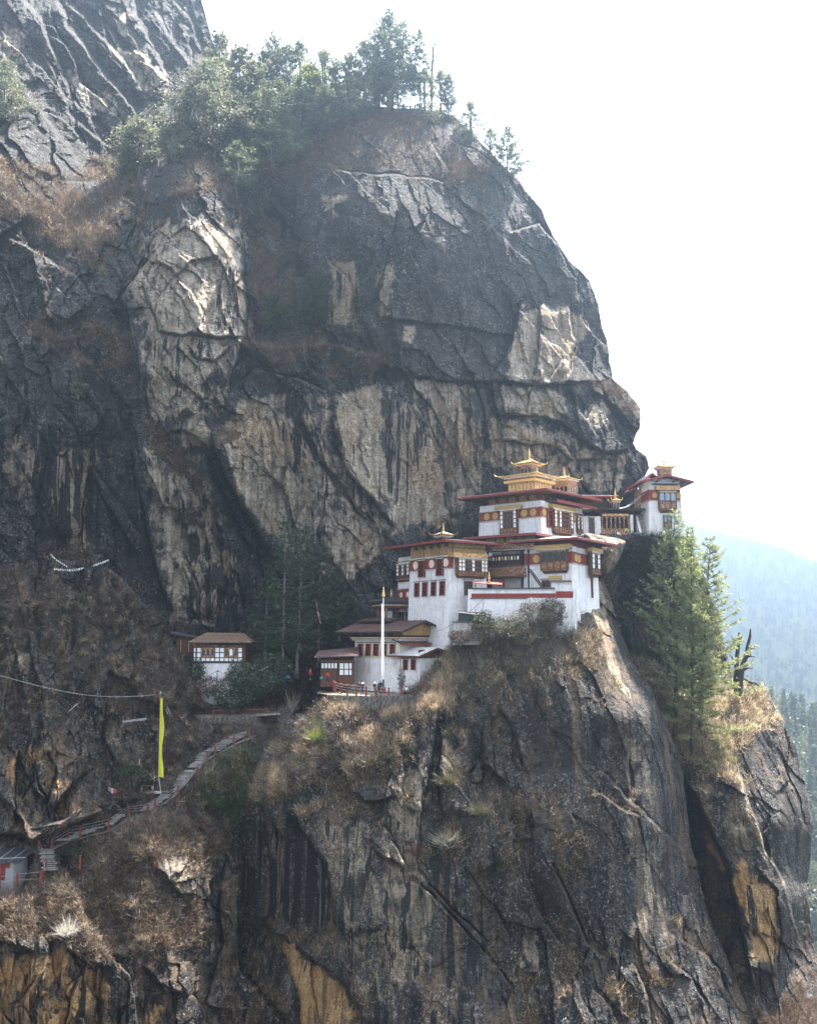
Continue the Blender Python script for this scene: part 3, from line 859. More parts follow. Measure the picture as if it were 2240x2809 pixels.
C_mask = {
    'grass': [([(-180, 1540), (300, 1560), (430, 1700), (560, 1925), (560, 2030), (440, 2060), (250, 2040), (-180, 2050)], 0.66), ([(240, 2240), (420, 2160), (640, 2030), (700, 2130), (640, 2300), (560, 2440), (560, 2600), (380, 2620), (-180, 2570), (-180, 2440), (180, 2410), (300, 2300)], 0.9), ([(330, 2060), (560, 2040), (520, 2110), (420, 2170), (300, 2200)], 0.8)],
    'moss': [([(620, 2040), (720, 2040), (690, 2140), (650, 2270), (540, 2200), (560, 2120)], 0.8), ([(170, 2290), (300, 2235), (330, 2280), (230, 2350), (170, 2360)], 0.5), ([(640, 2300), (660, 2300), (650, 2600), (630, 2600)], 0.3)],
    'pale': [([(430, 2340), (500, 2320), (540, 2380), (570, 2490), (500, 2470), (450, 2400)], 0.56), ([(610, 2420), (650, 2430), (640, 2640), (605, 2620)], 0.44), ([(300, 2400), (340, 2400), (330, 2600), (310, 2600)], 0.4), ([(560, 2560), (590, 2570), (600, 2640), (560, 2620)], 0.5), ([(0, 1780), (90, 1790), (80, 1850), (0, 1850)], 0.5)],
    'ochre': [([(-180, 2640), (180, 2610), (290, 2650), (320, 2809), (400, 2809), (360, 2960), (-180, 2960)], 0.66), ([(10, 2060), (150, 2040), (200, 2130), (230, 2220), (140, 2270), (60, 2240), (0, 2200)], 0.40), ([(390, 2740), (460, 2740), (470, 2960), (380, 2960)], 0.5)],
    'streak': [([(-180, 2660), (300, 2640), (500, 2700), (500, 2960), (-180, 2960)], 0.34), ([(30, 2060), (120, 2090), (140, 2280), (40, 2250)], 0.5)],
    'bare': [([(0, 2060), (100, 2070), (240, 2200), (160, 2270), (0, 2280)], 0.9), ([(430, 2340), (500, 2320), (570, 2490), (450, 2400)], 0.7)],
}
PATH = [(690, 2008, 152.3), (642, 2030, 151.2), (588, 2060, 149.9), (562, 2075, 149.3), (528, 2110, 147.9), (475, 2172, 146.0), (415, 2212, 144.8), (385, 2224, 144.2), (353, 2232, 143.6), (298, 2268, 142.6),
        (228, 2284, 141.8), (191, 2292, 141.5), (155, 2310, 141.0), (122, 2326, 140.4), (138, 2386, 138.8), (60, 2424, 138.3), (-60, 2432, 138.2)]
left_slope = sheet('left_slope', C_top, C_right, C_bot, C_left, 3.4, C_ctrl, C_f, C_mask, ROCK_LOW, 1.0, grass_up=0.7, seed=2, blocks=1.0, ext_l=True,
                   carve=[(PATH, 16, 0.5, 26), ([(390, 2160, 145.0), (450, 2165, 145.0)], 16, 0.4, 20), ([(530, 1962, 155.2), (760, 1962, 155.2)], 10, 0.3, 14), ([(40, 2370, 141.5), (20, 2400, 141.5)], 40, 1.0, 20)])

# ---- the buttress under the monastery
D_top = [(655, 2215), (672, 2170), (700, 2120), (750, 2045), (800, 1985), (860, 1945), (905, 1912), (960, 1918), (1040, 1922), (1110, 1905), (1165, 1868), (1215, 1800), (1260, 1745), (1310, 1690), (1400, 1655), (1560, 1640), (1600, 1615), (1650, 1588)]
D_right = [(1650, 1588), (1666, 1615), (1688, 1684), (1707, 1751), (1740, 1821), (1785, 1888), (1818, 1966), (1848, 2036), (1870, 2096), (1876, 2160), (1880, 2222), (1892, 2295), (1910, 2388), (1940, 2500), (1990, 2620), (2030, 2720), (2080, 2830), (2120, 2960)]
D_bot = [(680, 2960), (1400, 2960), (2120, 2960)]
D_left = [(655, 2215), (650, 2300), (648, 2450), (652, 2620), (665, 2760), (680, 2960)]
D_ctrl = [
    (655, 2215, 150), (700, 2120, 152), (760, 2040, 152), (860, 1945, 152), (905, 1912, 150.5), (1000, 1930, 148.3), (1110, 1905, 148.5), (1165, 1868, 150), (1250, 1760, 153), (1310, 1690, 154.5), (1400, 1660, 157), (1560, 1640, 159.5), (1650, 1588, 168),
    (1688, 1684, 168), (1740, 1821, 166), (1818, 1966, 165), (1872, 2120, 163), (1892, 2295, 161), (1940, 2500, 158), (2030, 2720, 154), (2120, 2960, 151),
    (1000, 2050, 142.5), (940, 2000, 144), (860, 2080, 145), (900, 2150, 143.5), (1120, 2000, 143.5), (1200, 1900, 146), (1300, 1850, 146), (1400, 1780, 150.5), (1500, 1730, 152.5), (1600, 1730, 153.5), (1641, 1809, 152), (1724, 1923, 151), (1767, 1971, 150.5), (1728, 2040, 149),
    (1500, 2000, 144), (1640, 2050, 146), (1800, 2150, 153), (1300, 2100, 142), (1100, 2200, 140), (1200, 2300, 138.5), (1500, 2300, 138.5), (1750, 2300, 146), (850, 2230, 142.5), (720, 2240, 149), (700, 2400, 150), (740, 2550, 148), (860, 2330, 142),
    (1000, 2500, 136), (1300, 2600, 134.5), (1600, 2600, 139), (1850, 2600, 148), (1000, 2850, 131), (1500, 2850, 131), (800, 2780, 140), (660, 2700, 146), (680, 2960, 142), (1900, 2850, 143), (1300, 2960, 128),
]
D_f = [
    ([(800, 2215), (809, 2239), (836, 2291), (888, 2359), (914, 2464), (925, 2537), (928, 2590)], 'r', 3.4, 110, 0.6, 6),
    ([(1113, 2388), (1228, 2495), (1296, 2574), (1375, 2663), (1420, 2720)], 'l', 0.7, 40, 1.0, 5), ([(1139, 2375), (1200, 2450), (1349, 2595)], 'l', 0.5, 30, 0.8, 5),
    ([(977, 2192), (1071, 2286), (1123, 2391)], 'l', 0.9, 40, 0.6, 5), ([(1000, 2300), (1060, 2360), (1080, 2360), (1110, 2390)], 'u', 0.9, 30, 0.5, 5), ([(1215, 1990), (1205, 2110), (1215, 2250)], 'r', 1.6, 50, 0.8, 7),
    ([(1200, 1930), (1190, 2060), (1160, 2200), (1140, 2380)], 'l', 1.2, 50, 0.5, 6), ([(1280, 2130), (1310, 2090), (1325, 2120), (1320, 2150), (1290, 2140)], 'd', 0.8, 16, 1.2, 6), ([(1330, 1980), (1320, 2090), (1390, 2150)], 'r', 1.4, 40, 0.6, 6),
    ([(1370, 1940), (1420, 2040), (1440, 2120)], 'r', 1.0, 40, 0.6, 6), ([(1449, 2217), (1468, 2276)], 'r', 0.8, 30, 1.2, 5), ([(1503, 2344), (1537, 2413), (1581, 2520), (1615, 2594), (1680, 2640)], 'l', 1.3, 50, 1.2, 6), ([(1615, 2594), (1581, 2682), (1530, 2740)], 'r', 0.9, 30, 1.0, 5),
    ([(1869, 2506), (1874, 2579), (1928, 2613), (1967, 2652), (1996, 2735)], 'l', 1.6, 40, 1.2, 7), ([(1820, 2613), (1889, 2677), (1940, 2760)], 'l', 1.2, 40, 0.5, 6), ([(1740, 2640), (1780, 2740), (1790, 2850)], 'l', 1.0, 40, 0.5, 6), ([(1640, 2100), (1720, 2190), (1800, 2260), (1880, 2340)], 'd', 1.2, 50, 0.4, 7),
    ([(1641, 1809), (1662, 1857), (1724, 1923), (1767, 1971)], 'l', 1.2, 40, 0.2, 5), ([(1728, 2028), (1724, 2097), (1730, 2180)], 'l', 1.5, 40, 0.5, 5), ([(1600, 2190), (1640, 2170), (1700, 2215), (1760, 2240)], 'd', 1.0, 40, 0.5, 6),
    ([(710, 2500), (740, 2560), (790, 2570), (830, 2615), (900, 2662), (950, 2712), (985, 2770), (1000, 2840)], 'u', 1.7, 60, 0.2, 6), ([(715, 2500), (760, 2580), (790, 2640), (812, 2720), (815, 2840)], 'l', 1.0, 40, 0.2, 6), ([(860, 2620), (850, 2700), (880, 2809)], 'l', 0.7, 30, 0.5, 4),
    ([(660, 2640), (720, 2730), (790, 2800)], 'r', 1.8, 50, 1.0, 7), ([(1100, 2050), (1110, 2130), (1100, 2200)], 'l', 1.0, 40, 0.5, 6), ([(950, 2160), (1000, 2200), (1080, 2190)], 'u', 1.5, 40, 0.4, 6), ([(1700, 2560), (1690, 2700), (1720, 2809)], 'l', 0.9, 40, 0.4, 6),
]
D_mask = {
    'grass': [([(690, 2110), (800, 1985), (905, 1912), (1160, 1870), (1230, 1800), (1300, 1880), (1240, 1950), (1130, 1960), (1130, 2080), (1060, 2130), (960, 2160), (840, 2170), (700, 2230), (660, 2220)], 0.95), ([(1210, 1800), (1330, 1680), (1570, 1640), (1620, 1780), (1660, 1850), (1580, 1820), (1470, 1790), (1500, 1850), (1390, 1860), (1350, 1960), (1280, 1900)], 0.9),
              ([(1560, 1680), (1640, 1700), (1700, 1860), (1780, 1980), (1720, 1940), (1640, 1840)], 0.7), ([(1480, 1930), (1520, 1930), (1500, 2190), (1460, 2180)], 0.55), ([(1220, 2080), (1290, 2060), (1290, 2150), (1220, 2160)], 0.6), ([(1350, 2170), (1440, 2170), (1460, 2330), (1380, 2400), (1340, 2280)], 0.75), ([(1200, 2260), (1270, 2240), (1280, 2330), (1200, 2340)], 0.6),
              ([(1480, 2260), (1640, 2290), (1600, 2440), (1500, 2360)], 0.55), ([(1600, 2170), (1680, 2170), (1700, 2230), (1620, 2230)], 0.7), ([(1490, 2500), (1570, 2520), (1600, 2650), (1540, 2700), (1480, 2600)], 0.6), ([(1380, 2560), (1440, 2620), (1450, 2720), (1410, 2700)], 0.5), ([(1780, 2660), (1850, 2680), (1840, 2720), (1780, 2700)], 0.6), ([(1610, 2680), (1760, 2690), (1760, 2840), (1620, 2840)], 0.45)],
    'pale': [([(1080, 2120), (1160, 2090), (1180, 2160), (1150, 2400), (1110, 2400), (1060, 2260)], 0.52), ([(1200, 2020), (1285, 2020), (1280, 2080), (1220, 2150), (1200, 2120)], 0.5), ([(1110, 2470), (1160, 2470), (1150, 2680), (1110, 2660)], 0.5), ([(860, 2240), (1100, 2240), (1200, 2440), (1180, 2700), (1000, 2780), (940, 2560)], 0.50), ([(1610, 1650), (1655, 1620), (1690, 1800), (1740, 1930), (1690, 1890), (1630, 1760)], 0.6),
             ([(1725, 2030), (1750, 2030), (1740, 2110), (1722, 2100)], 0.75), ([(1230, 2430), (1250, 2430), (1245, 2480), (1230, 2480)], 0.55), ([(900, 2220), (1000, 2250), (960, 2330), (880, 2320)], 0.42), ([(1380, 2560), (1480, 2560), (1470, 2840), (1380, 2840)], 0.34), ([(1560, 1640), (1650, 1590), (1660, 1650), (1600, 1680), (1560, 1670)], 0.7), ([(1690, 2200), (1800, 2300), (1850, 2600), (1760, 2600)], 0.38)],
    'ochre': [([(715, 2500), (750, 2555), (795, 2575), (830, 2618), (900, 2665), (950, 2715), (985, 2775), (1000, 2840), (815, 2840), (812, 2720), (790, 2640), (760, 2580)], 0.85), ([(1100, 2120), (1150, 2110), (1150, 2180), (1100, 2200)], 0.38), ([(1660, 2710), (1720, 2700), (1740, 2780), (1680, 2790)], 0.4), ([(1550, 1655), (1610, 1650), (1600, 1700), (1555, 1690)], 0.45)],
    'streak': [([(655, 2220), (830, 2260), (920, 2380), (930, 2560), (700, 2520), (655, 2480)], 0.58), ([(880, 2240), (1260, 2240), (1330, 2500), (1360, 2840), (960, 2840), (930, 2560)], 0.42), ([(1740, 2080), (1870, 2120), (1890, 2300), (1760, 2300)], 0.36), ([(655, 2500), (800, 2640), (810, 2840), (680, 2840)], 0.45)],
    'moss': [([(655, 2190), (760, 2150), (740, 2240), (660, 2330)], 0.3), ([(1210, 1790), (1320, 1690), (1480, 1680), (1480, 1760), (1280, 1830)], 0.25)],
    'smooth': [([(830, 2260), (1000, 2200), (1260, 2240), (1330, 2500), (1360, 2840), (700, 2840), (660, 2400)], 0.8), ([(1380, 1900), (1700, 1950), (1850, 2100), (1890, 2600), (1500, 2500)], 0.6)],
    'bare': [([(1640, 1590), (1660, 1650), (1740, 1830), (1850, 2040), (1820, 2040), (1720, 1900), (1640, 1760), (1610, 1650)], 0.7)],
}
front_cliff = sheet('front_cliff', D_top, D_right, D_bot, D_left, 3.0, D_ctrl, D_f, D_mask, ROCK_LOW, 0.7, seed=3, grass_up=0.7, back_l=True, blocks=0.8, carve=[([(905, 1915, 149.2), (1100, 1925, 148.6), (1165, 1880, 150)], 6, 0.4, 30)])

# ---- the outer buttress on the right and the gully with the tall pines
E_top = [(1620, 1740), (1700, 1780), (1800, 1825), (1900, 1870), (1970, 1885), (2010, 1880), (2048, 1866), (2085, 1877)]
E_right = [(2085, 1877), (2107, 1906), (2133, 1951), (2141, 1973), (2159, 2010), (2181, 2047), (2187, 2085), (2202, 2135), (2216, 2198), (2226, 2247), (2227, 2300), (2220, 2344), (2214, 2413), (2219, 2500), (2231, 2589), (2250, 2660), (2330, 2760), (2400, 2960)]
E_bot = [(1700, 2960), (2400, 2960)]
E_left = [(1620, 1740), (1640, 2300), (1700, 2960)]
E_ctrl = [
    (1620, 1740, 186), (1700, 1790, 185), (1800, 1840, 184), (1900, 1880, 184), (1760, 1900, 179), (1850, 2000, 173), (1900, 2080, 168.5), (1960, 2000, 172), (1980, 2110, 166.5), (1850, 2200, 172), (1900, 2300, 172), (1960, 2500, 168), (1800, 2500, 172),
    (2048, 1866, 181), (2107, 1906, 183), (2020, 1950, 176), (2060, 2000, 172), (2160, 2010, 179), (2187, 2085, 180), (2226, 2247, 179), (2214, 2413, 177), (2231, 2589, 174), (1960, 2190, 164.5), (2050, 2150, 165), (2060, 2300, 161.5), (2150, 2250, 165), (2120, 2450, 160.5), (2190, 2450, 166),
    (2050, 2400, 160), (2090, 2600, 158), (2060, 2700, 156), (2150, 2750, 157), (2250, 2750, 160), (2330, 2760, 164), (2200, 2850, 150), (2100, 2850, 151), (1700, 2960, 160), (2400, 2960, 150), (2000, 2650, 162),
]
E_f = [
    ([(1875, 2130), (1884, 2150), (1933, 2251), (1980, 2340), (2001, 2388), (2008, 2440), (2030, 2535), (2050, 2640), (2060, 2720)], 'r', 5.0, 60, 1.5, 8),
    ([(2020, 2090), (2040, 2170), (2075, 2270), (2100, 2330), (2150, 2420), (2170, 2500), (2195, 2590)], 'l', 1.6, 40, 0.3, 4), ([(2055, 2370), (2130, 2440), (2140, 2560), (2130, 2670)], 'r', 0.8, 30, 0.3, 4), ([(2100, 2480), (2125, 2560), (2120, 2660)], 'r', 0.4, 20, 0.5, 3),
    ([(2020, 2640), (2080, 2660), (2130, 2680)], 'u', 1.2, 40, 0.5, 5), ([(2130, 2180), (2160, 2140), (2150, 2100)], 'r', 1.0, 30, 0.4, 5), ([(2000, 1960), (2060, 1990), (2130, 2000)], 'd', 1.5, 40, 0.3, 6),
]
E_mask = {
    'grass': [([(1620, 1740), (1900, 1870), (2085, 1877), (2140, 1975), (2060, 2020), (2030, 2080), (1990, 2140), (1880, 2130), (1760, 1950)], 0.95), ([(2120, 2790), (2240, 2720), (2400, 2800), (2400, 2960), (2080, 2960)], 0.95), ([(1960, 2380), (2000, 2400), (2000, 2480), (1960, 2440)], 0.7), ([(2170, 2480), (2225, 2520), (2230, 2640), (2180, 2620)], 0.6)],
    'ochre': [([(2005, 2420), (2025, 2400), (2030, 2350), (2050, 2360), (2060, 2420), (2080, 2380), (2085, 2430), (2110, 2420), (2138, 2450), (2136, 2650), (2060, 2640), (2045, 2560)], 0.85), ([(1940, 2260), (2000, 2380), (1996, 2420), (1930, 2290)], 0.75), ([(2130, 2130), (2160, 2130), (2150, 2160), (2130, 2150)], 0.5)],
    'pale': [([(1900, 2150), (2040, 2160), (2080, 2330), (2040, 2420), (1990, 2350)], 0.42), ([(2020, 2090), (2040, 2090), (2080, 2260), (2160, 2430), (2150, 2440), (2060, 2290)], 0.6), ([(1980, 2580), (2050, 2660), (2050, 2760), (1990, 2720)], 0.4)],  # the long narrow strip paints sunlight along the ridge crest
    'streak': [([(2020, 2340), (2120, 2400), (2130, 2640), (2060, 2600)], 0.3)],
    'moss': [([(1680, 1780), (1800, 1830), (1830, 1950), (1760, 1930)], 0.55)],
    'bare': [([(2040, 2160), (2210, 2160), (2210, 2640), (2040, 2640)], 0.9)],
}
right_cliff = sheet('right_cliff', E_top, E_right, E_bot, E_left, 3.8, E_ctrl, E_f, E_mask, ROCK_LOW, 0.6, seed=4, grass_up=0.7, blocks=0.8)

# ---- the shaded wall between the monastery and the pines
F_top = [(1600, 1468), (1700, 1474), (1800, 1476), (1892, 1474)]
F_right = [(1892, 1474), (1905, 1520), (1930, 1580), (1960, 1680), (1990, 1780), (2020, 1900)]
F_bot = [(1580, 1880), (2020, 1920)]
F_left = [(1600, 1468), (1590, 1600), (1580, 1880)]
F_ctrl = [(1600, 1468, 175), (1750, 1476, 174.8), (1892, 1474, 176), (1700, 1500, 175.5), (1860, 1500, 176.5), (1700, 1600, 183), (1620, 1600, 178), (1760, 1700, 189), (1850, 1650, 186), (1850, 1780, 188), (1960, 1680, 196), (1800, 1870, 186), (1620, 1850, 182), (2020, 1910, 190)]
F_f = [([(1680, 1640), (1720, 1680), (1735, 1750), (1738, 1800)], 'l', 2.0, 50, 0.4, 6), ([(1810, 1640), (1812, 1760), (1815, 1840)], 'r', 1.2, 30, 0.4, 5)]
F_mask = {'pale': [([(1800, 1620), (1830, 1620), (1830, 1820), (1805, 1820)], 0.55), ([(1680, 1640), (1730, 1690), (1730, 1740), (1700, 1700)], 0.4)], 'ochre': [([(1782, 1660), (1815, 1660), (1815, 1760), (1785, 1750)], 0.38)], 'streak': [([(1600, 1520), (1900, 1520), (1900, 1860), (1600, 1860)], 0.36)],
          'grass': [([(1700, 1490), (1880, 1490), (1880, 1530), (1700, 1540)], 0.6)], 'moss': [([(1690, 1490), (1800, 1490), (1790, 1540), (1690, 1540)], 0.6), ([(1700, 1760), (1900, 1820), (1900, 1900), (1700, 1880)], 0.6)]}
chasm_wall = sheet('gully_cliff', F_top, F_right, F_bot, F_left, 5.0, F_ctrl, F_f, F_mask, ROCK_LOW, 0.5, seed=5, blocks=0.7)


# ---- far hillsides
def forest_material(name, a, b2, scale):
    m, n, b = new_mat(name)
    c = n.coords()
    f = n.noise(c, scale, 6, 0.7)
    g = n.noise(c, scale * 0.15, 4, 0.6)
    col = n.mix(n.ramp(f, 0.35, 0.65), a, b2)
    col = n.mix(n.ramp(g, 0.45, 0.7, 0, 0.5), col, (0.09, 0.075, 0.045))
    n.put(b.inputs['Base Color'], col)
    b.inputs['Roughness'].default_value = 0.9
    b.inputs['Specular IOR Level'].default_value = 0.1
    return m


G_ctrl = [(1700, 1800, 1200), (1700, 2960, 830), (2020, 1860, 1150), (2100, 1890, 1120), (2240, 1985, 1150), (2400, 2090, 1200), (2150, 2200, 960), (2300, 2300, 1000), (2050, 2400, 880), (2200, 2600, 840), (2400, 2900, 800), (2000, 2960, 800)]
wooded_hill = sheet('wooded_hill', [(1700, 1800), (1980, 1850), (2060, 1872), (2110, 1893), (2170, 1925), (2240, 1985), (2420, 2110)], [(2420, 2110), (2420, 2960)], [(1700, 2960), (2420, 2960)], [(1700, 1800), (1700, 2960)], 12,
                    G_ctrl, (), {'moss': [([(1900, 1800), (2500, 1800), (2500, 3000), (1900, 3000)], 0.9)]}, forest_material('hill_forest', (0.02, 0.03, 0.012), (0.06, 0.075, 0.03), 0.1), 3.0, seed=6, grass_up=0)
H_ctrl = [(1400, 2700, 1700), (2520, 2700, 1600), (1500, 1400, 6000), (1700, 1405, 5700), (1950, 1456, 5300), (2240, 1545, 5000), (2500, 1640, 4800), (2000, 1700, 4100), (2300, 1800, 3800), (1600, 1700, 4500), (2100, 2000, 2900), (2500, 2200, 2600), (1600, 2200, 3000)]
far_mountain = sheet('far_mountain', [(1500, 1398), (1700, 1402), (1880, 1432), (1950, 1456), (2030, 1474), (2100, 1491), (2170, 1515), (2240, 1545), (2400, 1600), (2520, 1650)], [(2520, 1650), (2520, 2700)], [(1400, 2700), (2520, 2700)], [(1500, 1398), (1400, 2700)], 12,
                     H_ctrl, (), None, forest_material('mountain_forest', (0.02, 0.032, 0.014), (0.055, 0.07, 0.032), 0.02), 14.0, seed=7, grass_up=0)
vf = MB()
vf.quad((-7000, -3000, -560), (7000, -3000, -560), (7000, 9000, -560), (-7000, 9000, -560))
tag(vf.build('valley_floor', forest_material('valley_forest', (0.02, 0.03, 0.012), (0.05, 0.06, 0.025), 0.05)), kind='structure')

# ================================================================ building kit
def plaster(name, col, grime=0.5, stone=0.9):
    m, n, b = new_mat(name)
    c = n.coords()
    f = n.noise(c, 1.4, 6, 0.65)
    out = n.mix(n.ramp(f, 0.35, 0.7), tuple(x * 0.86 for x in col), col)
    br = n.node('ShaderNodeTexBrick')
    n.put(br.inputs['Vector'], n.coords('Object', (1, 1, 1), (R(90), 0, 0)))
    br.inputs['Scale'].default_value = 1.0
    br.inputs['Mortar Size'].default_value = 0.03
    br.inputs['Brick Width'].default_value = 0.55
    br.inputs['Row Height'].default_value = 0.22
    br.offset = 0.37
    g = n.noise(n.coords('Object', (0.9, 0.9, 0.16)), 1.6, 6, 0.7)
    out = n.mix(n.math('MULTIPLY', n.ramp(g, 0.48, 0.68), grime), out, (0.36, 0.31, 0.26))
    g2 = n.noise(n.coords('Object', (2.2, 2.2, 0.10)), 1.5, 6, 0.7)
    out = n.mix(n.math('MULTIPLY', n.ramp(g2, 0.58, 0.7), grime), out, (0.22, 0.18, 0.15))
    sp = n.noise(n.coords('Object', (2.4, 2.4, 6.0)), 1.3, 5, 0.75)
    low = n.ramp(n.noise(c, 0.35, 3, 0.6), 0.38, 0.6, 0.15, 1.0)
    out = n.mix(n.math('MULTIPLY', n.math('MULTIPLY', n.ramp(sp, 0.57, 0.63), low), 0.75), out, (0.16, 0.14, 0.125))
    n.put(b.inputs['Base Color'], out)
    b.inputs['Roughness'].default_value = 0.9
    b.inputs['Specular IOR Level'].default_value = 0.15
    bp = n.node('ShaderNodeBump')
    bp.inputs['Strength'].default_value = stone
    bp.inputs['Distance'].default_value = 0.05
    n.put(bp.inputs['Height'], n.math('ADD', n.math('MULTIPLY', br.outputs['Fac'], -0.5), n.noise(c, 3.5, 5, 0.7)))
    n.put(b.inputs['Normal'], bp.outputs[0])
    return m


def carved(name, a, b2, c3, scale=5.0):
    """painted and carved timber: small chequers of several colours with relief"""
    m, n, b = new_mat(name)
    ck = n.node('ShaderNodeTexVoronoi', feature='F1', distance='CHEBYCHEV')
    n.put(ck.inputs['Vector'], n.coords('Object', (1, 1, 1.3)))
    ck.inputs['Scale'].default_value = scale
    ck.inputs['Randomness'].default_value = 0.25
    s = n.node('ShaderNodeSeparateColor')
    n.put(s.inputs[0], ck.outputs['Color'])
    out = n.mix(n.ramp(s.outputs[0], 0.4, 0.6), a, b2)
    out = n.mix(n.ramp(s.outputs[1], 0.72, 0.8), out, c3)
    out = n.mix(n.ramp(n.noise(n.coords(), 4, 5, 0.6), 0.5, 0.75, 0, 0.5), out, (0.05, 0.03, 0.02))
    n.put(b.inputs['Base Color'], out)
    b.inputs['Roughness'].default_value = 0.65
    bp = n.node('ShaderNodeBump')
    bp.inputs['Strength'].default_value = 0.6
    bp.inputs['Distance'].default_value = 0.04
    n.put(bp.inputs['Height'], ck.outputs['Distance'])
    n.put(b.inputs['Normal'], bp.outputs[0])
    return m


WHITE = plaster('white_plaster', (0.84, 0.80, 0.79))
CREAM = plaster('cream_plaster', (0.74, 0.66, 0.54), 0.5)
STONEWALL = plaster('grey_stone_wall', (0.105, 0.092, 0.078), 0.6, 1.0)
RED = plain('oxide_red', (0.23, 0.035, 0.02), 0.8, vary=0.2, grime=0.25)
REDWOOD = plain('red_wood', (0.20, 0.035, 0.02), 0.6, vary=0.25, grime=0.3)
FASCIA = plain('red_fascia', (0.21, 0.032, 0.024), 0.55, vary=0.2, grime=0.2)
BROWN = plain('brown_timber', (0.105, 0.042, 0.022), 0.65, vary=0.3, grime=0.3)
DARKWOOD = plain('dark_timber', (0.035, 0.022, 0.016), 0.7, vary=0.3)
OCHREWOOD = plain('ochre_boards', (0.36, 0.215, 0.075), 0.7, vary=0.25, grime=0.35)
TANWOOD = plain('tan_attic', (0.42, 0.25, 0.12), 0.75, vary=0.2, grime=0.3)
GOLD = plain('gilding', (0.60, 0.42, 0.17), 0.38, 0.55, vary=0.12, grime=0.15)
GOLDPAINT = plain('gold_paint', (0.46, 0.29, 0.085), 0.5, vary=0.15, grime=0.2)
WHITEPAINT = plain('white_paint', (0.80, 0.79, 0.78), 0.7, vary=0.06, grime=0.15)
PALEDISC = plain('pale_disc', (0.76, 0.62, 0.52), 0.7, vary=0.08)
GLASS = plain('dark_opening', (0.012, 0.011, 0.011), 0.25, vary=0.3, spec=0.5)
BLUEGLASS = plain('sky_glass', (0.16, 0.24, 0.33), 0.12, vary=0.15, spec=0.8)
ROOFRED = plain('maroon_sheet', (0.088, 0.048, 0.045), 0.55, vary=0.25, grime=0.45)
ROOFPALE = plain('pale_sheet', (0.55, 0.53, 0.52), 0.45, 0.2, vary=0.12, grime=0.5)
ROOFDARK = plain('dark_sheet', (0.055, 0.055, 0.065), 0.5, 0.2, vary=0.25, grime=0.4)
ROOFRUST = plain('rusty_sheet', (0.14, 0.09, 0.06), 0.6, vary=0.35, grime=0.5)
SLATE = plain('slate_coping', (0.075, 0.07, 0.07), 0.8, vary=0.3)
CARVE = carved('carved_brown', (0.13, 0.05, 0.024), (0.26, 0.085, 0.03), (0.50, 0.33, 0.12), 9.0)
CARVE_RED = carved('carved_red', (0.21, 0.045, 0.025), (0.12, 0.045, 0.025), (0.55, 0.40, 0.22), 9.0)
CARVE_GOLD = carved('carved_gold', (0.55, 0.34, 0.09), (0.42, 0.10, 0.04), (0.70, 0.55, 0.28), 7.0)
STONESTEP = plain('pale_step_stone', (0.31, 0.295, 0.27), 0.85, vary=0.25, scale=2.0, bump=0.5, grime=0.3)
_m = STONESTEP.node_tree
_b = _m.nodes['Principled BSDF']
_n = NT(STONESTEP)
_src = _b.inputs['Base Color'].links[0].from_socket
_n.put(_b.inputs['Base Color'], _n.mix(_n.math('MULTIPLY', _n.rand(), 0.65), _src, (0.13, 0.115, 0.095)))
STEEL = plain('green_steel', (0.06, 0.10, 0.085), 0.5, 0.3, vary=0.2)
TARP = plain('black_tarp', (0.03, 0.033, 0.033), 0.5, vary=0.2)


